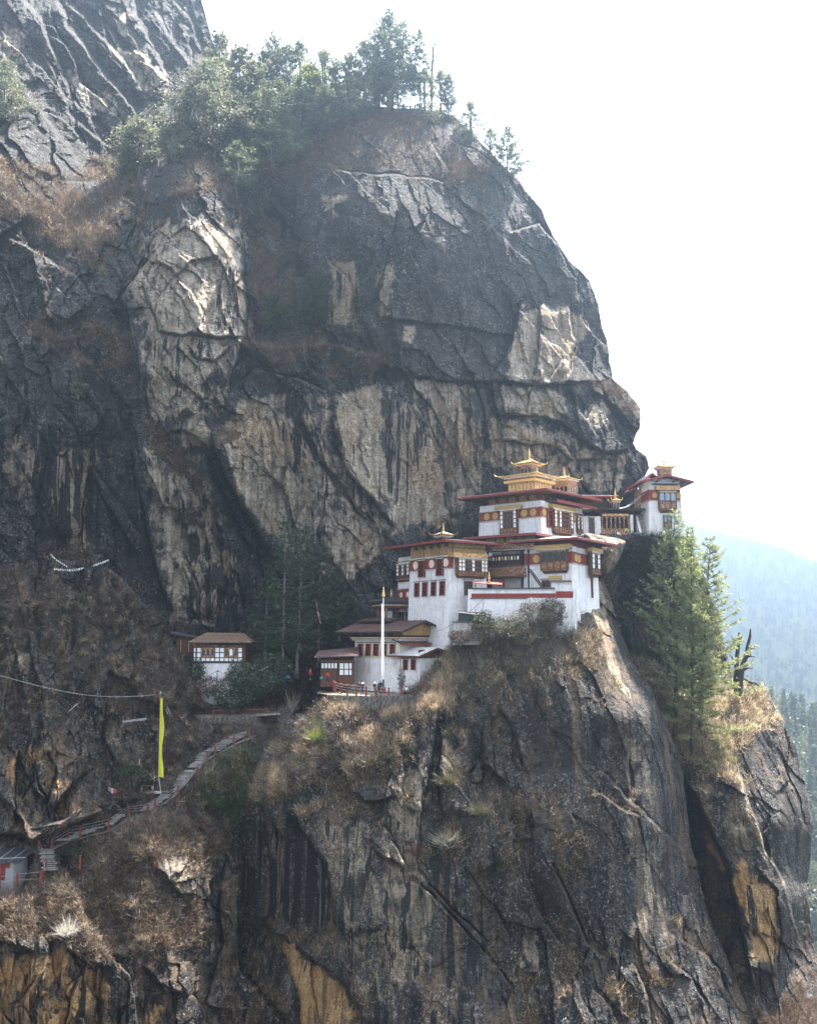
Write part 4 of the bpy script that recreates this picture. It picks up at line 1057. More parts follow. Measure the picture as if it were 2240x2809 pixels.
class Bld:
    """a building with its near bottom corner at a point; faces R (along local +x) and L (along local +y)"""

    def __init__(s, name, label, cat, px, py, Y, yaw, w, d, group=None):
        s.o = thing(name, PV(px, py, Y), label, cat, R(yaw), group)
        s.w, s.d = w, d
        s.bat = (0.0, 1.0, 0.0)
        s.Mw = Matrix.Translation(s.o.location) @ Matrix.Rotation(R(yaw), 4, 'Z')

    def F(s, side):
        if side == 'R':
            return Matrix.Identity(4)
        return Matrix.Translation((0, s.d, 0)) @ Matrix.Rotation(R(-90), 4, 'Z')

    def FB(s, side, z):
        """face matrix following the inward lean of the wall at height z"""
        z0, z1, b = s.bat
        ang = math.atan(b / (z1 - z0))
        o = b * max(0.0, z1 - z) / (z1 - z0)
        return s.F(side) @ Matrix.Translation((0, -o, z)) @ Matrix.Rotation(-ang, 4, 'X') @ Matrix.Translation((0, 0, -z))

    def FO(s, side, z):
        z0, z1, b = s.bat
        return s.F(side) @ Matrix.Translation((0, -b * max(0.0, z1 - z) / (z1 - z0), 0))

    def at(s, side, px, py, off=0.0):
        """face coordinates (u, z) of the wall point seen under a photo pixel"""
        A = s.Mw @ s.F(side)
        o = A @ Vector((0, -off, 0))
        n = (A.to_3x3() @ Vector((0, 1, 0)))
        ray = PV(px, py, 100.0)
        t = o.dot(n) / ray.dot(n)
        q = A.inverted() @ (ray * t)
        return q.x, q.z

    def z(s, px, py, lx, ly):
        """height of photo row py above the base over the local point (lx, ly)"""
        q = s.Mw @ Vector((lx, ly, 0))
        return float(P(px, py, q.y)[2]) - s.o.location.z

    def rect(s, side, x0, y0, x1, y1, off=0.0):
        um = (s.at(side, x0, (y0 + y1) / 2, off)[0], s.at(side, x1, (y0 + y1) / 2, off)[0])
        xm = (x0 + x1) / 2
        zs = (s.at(side, xm, y1, off)[1], s.at(side, xm, y0, off)[1])
        return min(um), max(um), min(zs), max(zs)

    def wall(s, z0, z1, batter=0.3, mat=None, x0=0, x1=None, y0=0, y1=None, name='wall'):
        x1 = s.w if x1 is None else x1
        y1 = s.d if y1 is None else y1
        b = batter
        if b > s.bat[2]:
            s.bat = (z0, z1, b)
        m = MB()
        m.hexa([(x0 - b, y0 - b, z0), (x1 + b, y0 - b, z0), (x1 + b, y1 + b, z0), (x0 - b, y1 + b, z0)],
               [(x0, y0, z1), (x1, y0, z1), (x1, y1, z1), (x0, y1, z1)])
        return m.build(name, mat or WHITE, s.o)


def dentils(name, M, parent, x0, x1, z, p, h=0.14, step=0.26, mat=None):
    m = MB()
    n = max(2, int((x1 - x0) / step))
    st = (x1 - x0) / n
    for i in range(n):
        a = x0 + i * st
        m.box(a + st * 0.2, a + st * 0.8, -p, 0.02, z, z + h)
    o = m.build(name, mat or WHITEPAINT, parent, M)
    o['kind'] = 'stuff'
    return o


def red_band(B, side, x0, x1, z0, z1, discs=(), disc_mat=None, rad=0.5, proud=0.06):
    M = B.FO(side, z0 - 0.1)
    o = MB().box(x0, x1, -proud, 0.2, z0, z1).build('red_band', RED, B.o, M)
    I = Matrix.Identity(4)
    for zz in (z0 - 0.10, z1 - 0.04):
        m = MB().box(x0 - 0.03, x1 + 0.03, -proud - 0.07, 0.1, zz, zz + 0.15)
        m.build('trim', BROWN, o)
        dentils('dentil_row', I, o, x0, x1, zz + 0.035, proud + 0.11, 0.08, 0.24)
    for u in discs:
        m = MB()
        n = 20
        f = [(u + rad * math.cos(6.28318 * k / n), -proud - 0.05, (z0 + z1) / 2 + rad * math.sin(6.28318 * k / n)) for k in range(n)]
        bk = [(x, -proud + 0.01, z) for x, _, z in f]
        m.add(f + bk, [tuple(range(n))] + [(i, i + n, (i + 1) % n + n, (i + 1) % n) for i in range(n)])
        m.build('medallion', disc_mat or GOLDPAINT, o)
    return o


def tall_window(B, side, x0, x1, z0, z1, mat=None, lintel=True, mull=2, p=0.16):
    M = B.FB(side, (z0 + z1) / 2)
    fw = max(0.1, (x1 - x0) * 0.16)
    m = MB()
    m.box(x0, x0 + fw, -p, 0.05, z0, z1)
    m.box(x1 - fw, x1, -p, 0.05, z0, z1)
    m.box(x0 + fw, x1 - fw, -p + 0.02, 0.05, z1 - fw, z1)
    m.box(x0 - 0.08, x1 + 0.08, -p - 0.05, 0.05, z0 - 0.1, z0)
    for k in range(1, mull):
        xx = x0 + fw + (x1 - x0 - 2 * fw) * k / mull
        m.box(xx - 0.03, xx + 0.03, -p + 0.06, 0.05, z0, z1 - fw)
    for k in (0.42, 0.7):
        zz = z0 + (z1 - z0) * k
        m.box(x0 + fw, x1 - fw, -p + 0.07, 0.05, zz - 0.03, zz + 0.03)
    o = m.build('window', mat or REDWOOD, B.o, M)
    MB().box(x0 + fw, x1 - fw, -p + 0.11, 0.04, z0, z1 - fw).build('pane', GLASS, o)
    if lintel:
        MB().box(x0 - 0.16, x1 + 0.16, -p - 0.12, 0.05, z1, z1 + 0.12).build('lintel', DARKWOOD, o)
        dentils('dentil_row', Matrix.Identity(4), o, x0 - 0.1, x1 + 0.1, z1 - 0.10, p + 0.1, 0.09, 0.24)
    return o


def arch(m, x0, x1, z0, z1, y):
    """pane with a pointed arch head"""
    w = (x1 - x0) / 2
    c = (x0 + x1) / 2
    h = min(w * 1.2, (z1 - z0) * 0.4)
    pts = [(x0, z0), (x1, z0), (x1, z1 - h), (c + w * 0.7, z1 - h * 0.35), (c, z1), (c - w * 0.7, z1 - h * 0.35), (x0, z1 - h)]
    m.add([(x, y, z) for x, z in pts], [tuple(range(7))])
    return m


def bay_window(B, side, x0, x1, z0, z1, p, cols, rows=3, mat=None, corbel=0.5, arch_mat=None, sill=0.22):
    """projecting timber bay; cols is a string: w white panels, a arched openings, b carved timber"""
    mat = mat or CARVE
    M = B.FO(side, z0 - corbel)
    h = z1 - z0
    zb = z0 + h * sill
    m = MB().box(x0, x1, -p + 0.1, 0.05, z0 + 0.004, z1)
    o = m.build('bay_window', mat, B.o, M)
    fr = MB()
    n = len(cols)
    cw = (x1 - x0) / n
    t = min(0.07, cw * 0.12)
    for k in range(n + 1):
        xx = x0 + cw * k
        fr.box(xx - t, xx + t, -p - 0.02, -p + 0.12, z0, z1)
    for k in range(rows + 1):
        zz = zb + (z1 - zb) * k / rows
        fr.box(x0 - t, x1 + t, -p - 0.012, -p + 0.12, zz - t * 0.8, zz + t * 0.8)
    fr.box(x0 - 0.06, x1 + 0.06, -p - 0.05, -p + 0.12, z0 - 0.06, z0 + 0.10)
    for xx in (x0, x1):
        for k in range(3):
            yy = -p + 0.1 + (p - 0.1) * k / 2.0
            fr.box(xx - 0.05, xx + 0.05, yy - 0.05, yy + 0.05, z0, z1)
    fr.build('frame', BROWN, o)
    for k, ch in enumerate(cols):
        a, b_ = x0 + cw * k + t, x0 + cw * (k + 1) - t
        if ch == 'w':
            for r in range(rows):
                za = zb + (z1 - zb) * r / rows + t
                ze = zb + (z1 - zb) * (r + 1) / rows - t
                MB().box(a, b_, -p + 0.03, -p + 0.12, za, ze).build('panel', WHITEPAINT, o)
        elif ch == 'a':
            if rows >= 3:
                for r in range(rows):
                    za = zb + (z1 - zb) * r / rows + t
                    ze = zb + (z1 - zb) * (r + 1) / rows - t
                    arch(MB(), a + cw * 0.1, b_ - cw * 0.1, za, ze, -p + 0.06).build('pane', arch_mat or GLASS, o)
            else:
                arch(MB(), a + cw * 0.04, b_ - cw * 0.04, zb + t, z1 - t * 2, -p + 0.06).build('pane', arch_mat or GLASS, o)
    # stepped corbels below
    if corbel:
        c = MB()
        for k in range(3):
            q = (3 - k) / 3.0
            zz = z0 - corbel * (k + 1) / 3.0
            c.box(x0 + 0.12 * k, x1 - 0.12 * k, -p * q * 0.9, 0.05, zz, zz + corbel / 3.0 - 0.01)
        c.build('corbel', BROWN, o)
        dentils('dentil_row', Matrix.Identity(4), o, x0, x1, z0 - 0.16, p * 0.95 + 0.05, 0.1, 0.24, CARVE_GOLD)
    # rows of painted dentils along the head
    dentils('dentil_row', Matrix.Identity(4), o, x0, x1, z1 - 0.02, p + 0.1, 0.11, 0.22)
    dentils('dentil_row', Matrix.Identity(4), o, x0, x1, z1 - 0.22, p + 0.05, 0.10, 0.3, GOLDPAINT)
    return o


def beam(B, side, x0, x1, z0, z1, p, mat=None, name='cornice'):
    M = B.F(side)
    o = MB().box(x0, x1, -p, 0.05, z0 + 0.12, z1).build(name, mat or GOLDPAINT, B.o, M)
    MB().box(x0 + 0.1, x1 - 0.1, -p + 0.12, 0.05, z0, z0 + 0.118).build('moulding', BROWN, o)
    dentils('dentil_row', Matrix.Identity(4), o, x0 + 0.05, x1 - 0.05, z0 + 0.01, p - 0.05, 0.1, 0.26)
    dentils('dentil_row', Matrix.Identity(4), o, x0 + 0.05, x1 - 0.05, z1 + 0.002, p - 0.1, 0.07, 0.26, GOLDPAINT)
    return o


def hip_roof(B, x0, x1, y0, y1, z, rise, ridge=0.0, mat=None, fascia=None, t=0.16, rafters=True, name='roof', fh=0.32, parent=None):
    """low hipped roof over the rectangle of its eaves, with fascia boards and rafters under the overhang"""
    cx, cy = (x0 + x1) / 2, (y0 + y1) / 2
    if (x1 - x0) >= (y1 - y0):
        a, b_ = (cx - (x1 - x0) * ridge / 2, cy), (cx + (x1 - x0) * ridge / 2, cy)
    else:
        a, b_ = (cx, cy - (y1 - y0) * ridge / 2), (cx, cy + (y1 - y0) * ridge / 2)
    m = MB()
    e = [(x0, y0), (x1, y0), (x1, y1), (x0, y1)]
    for dz, flip in ((t, 0), (0, 1)):
        vs = [(x, y, z + dz) for x, y in e] + [(a[0], a[1], z + rise + dz), (b_[0], b_[1], z + rise + dz)]
        if (x1 - x0) >= (y1 - y0):
            fs = [(0, 1, 5, 4), (1, 2, 5), (2, 3, 4, 5), (3, 0, 4)]
        else:
            fs = [(0, 1, 4), (1, 2, 5, 4), (2, 3, 5), (3, 0, 4, 5)]
        m.add(vs, [f[::-1] if flip else f for f in fs])
    m.add([(x, y, z) for x, y in e] + [(x, y, z + t) for x, y in e], [(0, 1, 5, 4), (1, 2, 6, 5), (2, 3, 7, 6), (3, 0, 4, 7)])
    o = m.build(name, mat or ROOFPALE, parent or B.o)
    fm = fascia or FASCIA
    f = 0.09
    for bx in ((x0 - f, x1 + f, y0 - f, y0 - 0.004), (x0 - f, x1 + f, y1 + 0.004, y1 + f), (x0 - f, x0 - 0.004, y0, y1), (x1 + 0.004, x1 + f, y0, y1)):
        MB().box(*bx, z - fh * 0.7, z + fh * 0.3).build('fascia', fm, o)
    if rafters:
        r = MB()
        ov = 0.28
        for k in range(int((x1 - x0) / 0.9)):
            xx = x0 + 0.45 + k * 0.9
            for yy, s in ((y0, 1), (y1, -1)):
                r.box(xx - 0.07, xx + 0.07, min(yy + 0.02 * s, yy + s * (y1 - y0) * ov), max(yy + 0.02 * s, yy + s * (y1 - y0) * ov), z - 0.18, z - 0.02)
        for k in range(int((y1 - y0) / 0.9)):
            yy = y0 + 0.45 + k * 0.9
            for xx, s in ((x0, 1), (x1, -1)):
                r.box(min(xx + 0.02 * s, xx + s * (x1 - x0) * ov), max(xx + 0.02 * s, xx + s * (x1 - x0) * ov), yy - 0.07, yy + 0.07, z - 0.19, z - 0.03)
        ro = r.build('rafters', BROWN, o)
        ro['kind'] = 'stuff'
    return o


def gable_roof(B, x0, x1, y0, y1, z, rise, axis='y', mat=None, fascia=None, t=0.14, name='roof', fh=0.3, parent=None, off=0.0, sheets=0):
    """two slopes; ridge along the axis; off shifts the ridge sideways as a share of the half width"""
    m = MB()
    if axis == 'y':
        c = (x0 + x1) / 2 + off * (x1 - x0) / 2
        prof = [(x0, z), (c, z + rise), (x1, z)]
        V = lambda q, k, dz: (q[0], (y0, y1)[k], q[1] + dz)
    else:
        c = (y0 + y1) / 2 + off * (y1 - y0) / 2
        prof = [(y0, z), (c, z + rise), (y1, z)]
        V = lambda q, k, dz: ((x0, x1)[k], q[0], q[1] + dz)
    for a, b_ in ((0, 1), (1, 2)):
        vs = [V(prof[a], 0, 0), V(prof[b_], 0, 0), V(prof[b_], 1, 0), V(prof[a], 1, 0), V(prof[a], 0, t), V(prof[b_], 0, t), V(prof[b_], 1, t), V(prof[a], 1, t)]
        m.add(vs, [(0, 3, 2, 1), (4, 5, 6, 7), (0, 1, 5, 4), (1, 2, 6, 5), (2, 3, 7, 6), (3, 0, 4, 7)])
    o = m.build(name, mat or ROOFRED, parent or B.o)
    fm = fascia or FASCIA
    # barge boards and eave boards
    for k in (0, 1):
        for a, b_ in ((0, 1), (1, 2)):
            bb = MB()
            q0, q1 = prof[a], prof[b_]
            e = -0.08 if k == 0 else 0.08
            P0, P1 = V(q0, k, -fh * 0.75), V(q1, k, -fh * 0.75)
            P2, P3 = V(q1, k, fh * 0.35), V(q0, k, fh * 0.35)
            sh = (lambda p, d: (p[0], p[1] + d, p[2])) if axis == 'y' else (lambda p, d: (p[0] + d, p[1], p[2]))
            vs = [sh(p, e * 0.05) for p in (P0, P1, P2, P3)] + [sh(p, e) for p in (P0, P1, P2, P3)]
            bb.add(vs, [(0, 1, 2, 3), (7, 6, 5, 4), (0, 4, 5, 1), (1, 5, 6, 2), (2, 6, 7, 3), (3, 7, 4, 0)])
            bb.build('barge_board', fm, o)
    for q, s in ((prof[0], -1), (prof[2], 1)):
        bb = MB()
        if axis == 'y':
            xs = sorted((q[0] + s * 0.005, q[0] + s * 0.08))
            bb.box(xs[0], xs[1], y0, y1, z - fh * 0.5, z + t + 0.02)
        else:
            ys = sorted((q[0] + s * 0.005, q[0] + s * 0.08))
            bb.box(x0, x1, ys[0], ys[1], z - fh * 0.5, z + t + 0.02)
        bb.build('fascia', fm, o)
    # purlins under the slopes
    r = MB()
    for sgn, (a, b_) in ((0, (0, 1)), (1, (1, 2))):
        for k in range(1, 4):
            f = k / 4.0
            q = prof[a][0] + (prof[b_][0] - prof[a][0]) * f
            zz = prof[a][1] + (prof[b_][1] - prof[a][1]) * f
            if axis == 'y':
                r.box(q - 0.09, q + 0.09, y0 + 0.05, y1 - 0.05, zz - 0.22, zz - 0.01)
            else:
                r.box(x0 + 0.05, x1 - 0.05, q - 0.09, q + 0.09, zz - 0.22, zz - 0.01)
    ro = r.build('purlins', BROWN, o)
    ro['kind'] = 'stuff'
    if sheets:
        # raised seams of the roofing sheets
        sm = MB()
        n = sheets
        for k in range(1, n):
            f = k / n
            for a, b_ in ((0, 1), (1, 2)):
                if axis == 'y':
                    yy = y0 + (y1 - y0) * f
                    p = [(prof[a][0], yy, prof[a][1] + t + 0.015), (prof[b_][0], yy, prof[b_][1] + t + 0.015)]
                else:
                    xx = x0 + (x1 - x0) * f
                    p = [(xx, prof[a][0], prof[a][1] + t + 0.015), (xx, prof[b_][0], prof[b_][1] + t + 0.015)]
                sm.tube(p, 0.03, 4)
        so = sm.build('seams', mat or ROOFRED, o)
        so['kind'] = 'stuff'
    return o


def gold_roof_mesh(h, rise, flare, t=0.1, n=12):
    """square roof with a concave slope and corners swept up"""
    m = MB()
    g = np.linspace(-1, 1, 2 * n + 1)

    def zz(u, v):
        r = max(abs(u), abs(v))
        c = min(abs(u), abs(v))
        return rise * (1 - r) ** 1.35 + flare * (r ** 6) * (c ** 5)
    for dz, flip in ((t, 0), (0, 1)):
        vs = [(u * h, v * h, zz(u, v) + dz) for v in g for u in g]
        N = 2 * n + 1
        fs = [(j * N + i, j * N + i + 1, (j + 1) * N + i + 1, (j + 1) * N + i) for j in range(N - 1) for i in range(N - 1)]
        m.add(vs, [f[::-1] if flip else f for f in fs])
    N = 2 * n + 1
    base = N * N
    for i in range(N - 1):
        for a, b_ in (((i), (i + 1)), ((N - 1) * N + i + 1, (N - 1) * N + i), ((i + 1) * N, i * N), (i * N + N - 1, (i + 1) * N + N - 1)):
            m.f.append((a + base, b_ + base, b_, a))
    return m


def finial(parent, c, h, name='finial', mat=None):
    s = h
    prof = [(0.16 * s, 0), (0.20 * s, 0.04 * s), (0.10 * s, 0.10 * s), (0.06 * s, 0.2 * s), (0.15 * s, 0.30 * s), (0.16 * s, 0.36 * s), (0.06 * s, 0.44 * s), (0.10 * s, 0.54 * s), (0.10 * s, 0.6 * s),
            (0.04 * s, 0.66 * s), (0.06 * s, 0.76 * s), (0.025 * s, 0.84 * s), (0.012 * s, s)]
    return MB().lathe(prof, c, 12).build(name, mat or GOLD, parent, smooth=True)


def lantern(B, cx, cy, z, wall_h, hw, roof_h, rise, flare, fin, mat=None, arches=True, roof_mat=None):
    """golden-roofed turret standing on a roof: carved wall, bracketed cornice, swept roof, finial"""
    o = MB().box(cx - hw, cx + hw, cy - hw, cy + hw, z, z + wall_h).build('roof_turret', mat or CARVE_RED, B.o)
    zc = z + wall_h
    for k, (g, hh, mt) in enumerate(((0.10, 0.16, CARVE_GOLD), (0.30, 0.16, BROWN), (0.48, 0.14, CARVE_GOLD))):
        s = hw + (roof_h - hw) * g
        MB().box(cx - s, cx + s, cy - s, cy + s, zc - 0.42 + k * 0.17, zc - 0.42 + k * 0.17 + hh).build('cornice', mt, o)
    s = hw + (roof_h - hw) * 0.36
    for q in range(4):
        Mq = Matrix.Translation((cx, cy, 0)) @ Matrix.Rotation(R(90 * q), 4, 'Z') @ Matrix.Translation((0, -s, 0))
        dentils('dentil_row', Mq, o, -s, s, zc - 0.26, 0.08, 0.11, 0.24)
        if arches:
            a = MB()
            n = max(2, int(2 * hw / 0.75))
            for k in range(n):
                x = -hw + (k + 0.5) * 2 * hw / n
                arch(a, x - hw / n * 0.62, x + hw / n * 0.62, z + wall_h * 0.08, z + wall_h * 0.62, 0)
            a.build('arch_row', GOLDPAINT if hw > 2 else GLASS, o, Matrix.Translation((cx, cy, 0)) @ Matrix.Rotation(R(90 * q), 4, 'Z') @ Matrix.Translation((0, -hw - 0.02, 0)))
    r = gold_roof_mesh(roof_h, rise, flare).build('turret_roof', roof_mat or GOLD, o, Matrix.Translation((cx, cy, zc)))
    for sx in (-1, 1):
        for sy in (-1, 1):
            e = MB()
            e.tube([(cx + sx * roof_h * 0.98, cy + sy * roof_h * 0.98, zc + flare * 0.9), (cx + sx * roof_h * 1.05, cy + sy * roof_h * 1.05, zc + flare + 0.15), (cx + sx * roof_h * 1.06, cy + sy * roof_h * 1.06, zc + flare + 0.45)], [0.1, 0.09, 0.03], 6)
            e.build('corner_horn', roof_mat or GOLD, o)
    if fin:
        finial(o, (cx, cy, zc + rise + 0.05), fin)
    return zc


def boards(B, side, x0, x1, z0, z1, n, mat, p=0.05, name='board', parent=None):
    """a wall of upright boards, each its own piece"""
    M = B.F(side)
    st = (x1 - x0) / n
    me = MB().box(0.012, st - 0.012, -p, 0.03, z0, z1).mesh(name, mat)
    for k in range(n):
        o = link_mesh(name, me, None, parent or B.o, M @ Matrix.Translation((x0 + k * st, -0.012 * (k % 3), 0)))


def frame_panels(B, side, xs, zs, skip=(), p=0.1, wood=None, white=None, name='panel'):
    """half-timbered wall: posts and rails with white panels between, xs and zs are the grid lines"""
    M = B.F(side)
    m = MB()
    t = 0.07
    for x in xs:
        m.box(x - t, x + t, -p, 0.03, zs[0], zs[-1])
    for z in zs:
        m.box(xs[0] - t, xs[-1] + t, -p + 0.012, 0.03, z - t, z + t)
    fr = m.build('timber_frame', wood or DARKWOOD, B.o, M)
    for i in range(len(xs) - 1):
        for j in range(len(zs) - 1):
            if (i, j) in skip:
                continue
            MB().box(xs[i] + t, xs[i + 1] - t, -p + 0.05, 0.03, zs[j] + t, zs[j + 1] - t).build(name, white or WHITEPAINT, fr)
    return fr


# ================================================================ the monastery
# ---- tall white hall on the left (red band, row of narrow windows)
G = Bld('white_hall', 'tall white monastery hall with red band and a row of four narrow windows below it', 'temple', 1232, 1762, 155, 36, 7.4, 10.2)
zb0, zb1 = G.at('L', 1230, 1558)[1], G.at('L', 1230, 1527)[1]
ze = G.at('L', 1236, 1486)[1]
G.wall(-3.5, zb1, 0.55)
red_band(G, 'L', 0.0, 10.25, zb0, zb1, [G.at('L', x, 1545)[0] for x in (1141, 1185, 1224)], PALEDISC, 0.66)
red_band(G, 'R', -0.05, 0.75, zb0, zb1)
red_band(G, 'R', 6.6, 7.4, zb0, zb1)
MB().box(0.05, 7.3, 0.05, 10.1, zb1, ze).build('attic', TANWOOD, G.o)
for k in range(5):
    u0 = 0.3 + k * 2.0
    MB().box(u0, u0 + 1.5, -0.14, 0.02, zb1 + 0.35, ze - 0.35).build('attic_panel', OCHREWOOD if k % 2 else TANWOOD, G.o, G.F('L'))
    MB().box(u0 + 1.55, u0 + 1.8, -0.6, 0.02, ze - 0.75, ze - 0.35).build('bracket', BROWN, G.o, G.F('L'))
dentils('dentil_row', G.F('L'), G.o, 0, 10.2, zb1 + 0.12, 0.22, 0.14, 0.3)
for px in (1215.5, 1191.5, 1167.5, 1146):
    u, _ = G.at('L', px, 1610)
    tall_window(G, 'L', u - 0.66, u + 0.66, G.at('L', 1192, 1633)[1], G.at('L', 1192, 1594)[1])
for px in (1209, 1159.5):
    u, _ = G.at('L', px, 1560)
    tall_window(G, 'L', u - 0.85, u + 0.85, zb0 - 1.0, zb1 - 0.1, p=0.36)
x0, x1, z0, z1 = G.rect('R', 1247, 1535, 1326, 1578)
bay_window(G, 'R', x0, x1, z0, z1, 0.9, 'wwaawaaww', 3)
x0, x1, _, _ = G.rect('R', 1240, 1515, 1334, 1530, 0.9)
beam(G, 'R', x0, x1, z1 + 0.1, z1 + 0.85, 1.25, CARVE_GOLD)
boards(G, 'R', 0.6, 7.0, z1 + 0.87, ze - 0.05, 6, OCHREWOOD, 0.5, 'gable_panel')
MB().box(0.5, 7.1, -0.56, 0.02, (z1 + 0.87 + ze) / 2 - 0.04, (z1 + 0.87 + ze) / 2 + 0.04).build('gable_rail', DARKWOOD, G.o)
x0, x1, z0, z1 = G.rect('R', 1270, 1592, 1293, 1631)
tall_window(G, 'R', x0, x1, z0, z1, BROWN)
hip_roof(G, -2.3, 9.2, -2.0, 14.6, ze, 0.6, 0.5, ROOFDARK)
cx, cy = 3.6, 6.0
lantern(G, cx, cy, ze + 0.4, 1.35, 0.85, 1.55, 0.6, 0.15, 1.3, BROWN, roof_mat=plain('old_gilding', (0.20, 0.15, 0.07), 0.5, 0.25, vary=0.25, grime=0.3))
# timber wing on its far side
Gw = Bld('timber_wing', 'dark timber bay with white panels tucked behind the tall white hall under the cliff', 'temple wing', 1130, 1660, 164.5, 30, 3.0, 4.6)
zt = Gw.at('L', 1110, 1528)[1]
Gw.wall(-1.0, zt, 0.1)
x0, x1, z0, z1 = Gw.rect('L', 1094, 1548, 1126, 1588)
bay_window(Gw, 'L', 0.2, 4.5, z0, z1, 0.5, 'wbwbw', 3, BROWN)
red_band(Gw, 'L', 0, 4.6, z0 - 3.6, z0 - 1.7, (1.2, 3.4), PALEDISC, 0.45)
dentils('dentil_row', Gw.F('L'), Gw.o, 0, 4.6, z1 + 0.4, 0.3, 0.16, 0.3, GOLDPAINT)

# ---- upper temple with the tiered golden roofs
A = Bld('upper_temple', 'white temple high on the ledge with red eaves and two tiers of golden roofs', 'temple', 1484, 1486, 166, 50, 13.6, 12.6)
zr0, zr1, zt = A.at('L', 1482, 1417)[1], A.at('L', 1482, 1391)[1], A.at('L', 1482, 1372)[1]
A.wall(-3.0, zt, 0.35)
red_band(A, 'L', 0, 12.65, zr0, zr1, [A.at('L', x, 1408)[0] for x in (1336, 1359, 1438, 1463)], None, 0.62)
red_band(A, 'R', -0.06, 13.6, zr0, zr1, [A.at('R', x, 1412)[0] for x in (1489.5, 1571)], None, 0.62)
x0, x1, z0, z1 = A.rect('L', 1373, 1400, 1418, 1463, 0.5)
bay_window(A, 'L', x0, x1, z0, z1, 0.6, 'waaaw', 4, corbel=0.6)
x0, x1, z0, _ = A.rect('L', 1356, 1389, 1428, 1400, 0.8)
beam(A, 'L', x0, x1, z1 + 0.05, z1 + 0.75, 0.95)
x0, x1, z0, z1 = A.rect('R', 1516, 1402, 1566, 1460, 0.5)
bay_window(A, 'R', x0, x1, z0, z1, 0.7, 'wbwaaabw', 4, CARVE_RED, 0.6)
beam(A, 'R', x0 - 0.7, x1 + 0.9, z1 + 0.1, z1 + 0.85, 1.0)
x0, x1, z0, z1 = A.rect('R', 1577, 1418, 1590, 1462)
bay_window(A, 'R', x0, x1, z0, z1, 0.4, 'waw', 3, corbel=0.3)
u, _ = A.at('R', 1503, 1410)
tall_window(A, 'R', u - 0.9, u + 0.9, zr0 - 1.6, zr1 - 0.1, lintel=False, p=0.36)
# attic and first roof
MB().box(1.0, 12.6, 1.0, 11.6, zt, zt + 1.6).build('attic', OCHREWOOD, A.o)
for k in range(6):
    MB().box(0.35, 1.1, 0.8 + k * 2.1, 1.1 + k * 2.1, zt + 0.35, zt + 1.4).build('strut', REDWOOD, A.o)
    MB().box(0.8 + k * 2.2, 1.1 + k * 2.2, 0.35, 1.1, zt + 0.35, zt + 1.4).build('strut', REDWOOD, A.o)
zr = zt + 1.35
hip_roof(A, -3.0, 15.4, -3.0, 15.4, zr, 0.85, 0.0, ROOFPALE, fh=0.36)
# lower awning roof over the right bay
o = MB().box(1.5, 14.6, -2.4, 0.4, zt - 0.15, zt + 0.02).build('awning', ROOFDARK, A.o)
MB().box(1.4, 14.7, -2.5, -2.41, zt - 0.4, zt + 0.08).build('fascia', FASCIA, o)
# golden tiers
iM = A.Mw.inverted()
q = iM @ PV(1452, 1330, 175.2)
cx, cy = q.x, q.y
z1r = A.z(1470, 1301, cx - 3, cy - 3)
z1w = zr + 0.4
zc = lantern(A, cx, cy, z1w, z1r - z1w, 2.75, 4.25, 1.1, 0.22, 0, CARVE_RED)
MB().box(cx - 3.3, cx + 3.3, cy - 3.3, cy + 3.3, z1r - 1.05, z1r - 0.62).build('gold_beam', GOLDPAINT, A.o)
z2r = A.z(1447, 1269, cx - 1.5, cy - 1.5)
lantern(A, cx, cy, zc + 0.6, z2r - zc - 0.6, 1.15, 2.2, 1.0, 0.16, 2.0, CARVE_RED)
q = iM @ PV(1547, 1330, 180.0)
zB = A.z(1547, 1317, q.x, q.y)
lantern(A, q.x, q.y, zB - 3.6, 3.6, 1.7, 2.25, 0.8, 0.14, 1.6, CARVE)

# ---- courtyard range behind, with red roof line and dark portico
Cc = Bld('courtyard_chapel', 'low chapel range with dark carved portico behind the railing of the upper terrace', 'chapel', 1598, 1472, 177, 3, 10.6, 7.0)
zt = Cc.at('R', 1690, 1397)[1]
Cc.wall(-1.0, Cc.at('R', 1610, 1416)[1], 0.15, x1=3.2, y1=6.0)
x0, x1, z0, z1 = Cc.rect('R', 1614, 1420, 1629, 1463)
w_ = tall_window(Cc, 'R', x0, x1, z0, z1, BROWN, mull=3)
MB().box(3.2, 10.4, 1.6, 7.0, -1.0, zt).build('portico_wall', DARKWOOD, Cc.o)
x0, x1, z0, z1 = Cc.rect('R', 1652, 1420, 1724, 1465)
dz = (z1 - z0) * 0.33
boards(Cc, 'R', x0, x1, z0, z0 + dz, 6, CARVE, -0.3, 'carved_panel')
for k in range(7):
    xx = x0 + (x1 - x0) * k / 6.0
    m = MB().box(xx - 0.11, xx + 0.11, 0.2, 0.42, z0 - 0.4, z1 + 0.3)
    m.box(xx - 0.28, xx + 0.28, 0.16, 0.46, z1 - 0.1, z1 + 0.12)
    m.build('portico_post', CARVE_RED, Cc.o)
x0, x1, z0, z1 = Cc.rect('R', 1647, 1408, 1726, 1418)
o = MB().box(x0, x1, -0.06, 0.5, z0, z1).build('painted_board', DARKWOOD, Cc.o)
MB().box(x0 + 0.25, x1 - 0.25, -0.09, -0.061, z0 + 0.1, z1 - 0.1).build('cartouche', CARVE_GOLD, o)
x0, x1, z0, z1 = Cc.rect('R', 1728, 1412, 1736, 1466)
MB().box(x0, x1, 0.0, 1.2, -0.8, z1).build('white_pier', WHITE, Cc.o)
hip_roof(Cc, 2.6, 11.2, -0.6, 7.4, zt + 0.02, 0.25, 0.6, ROOFDARK, DARKWOOD, fh=0.3)
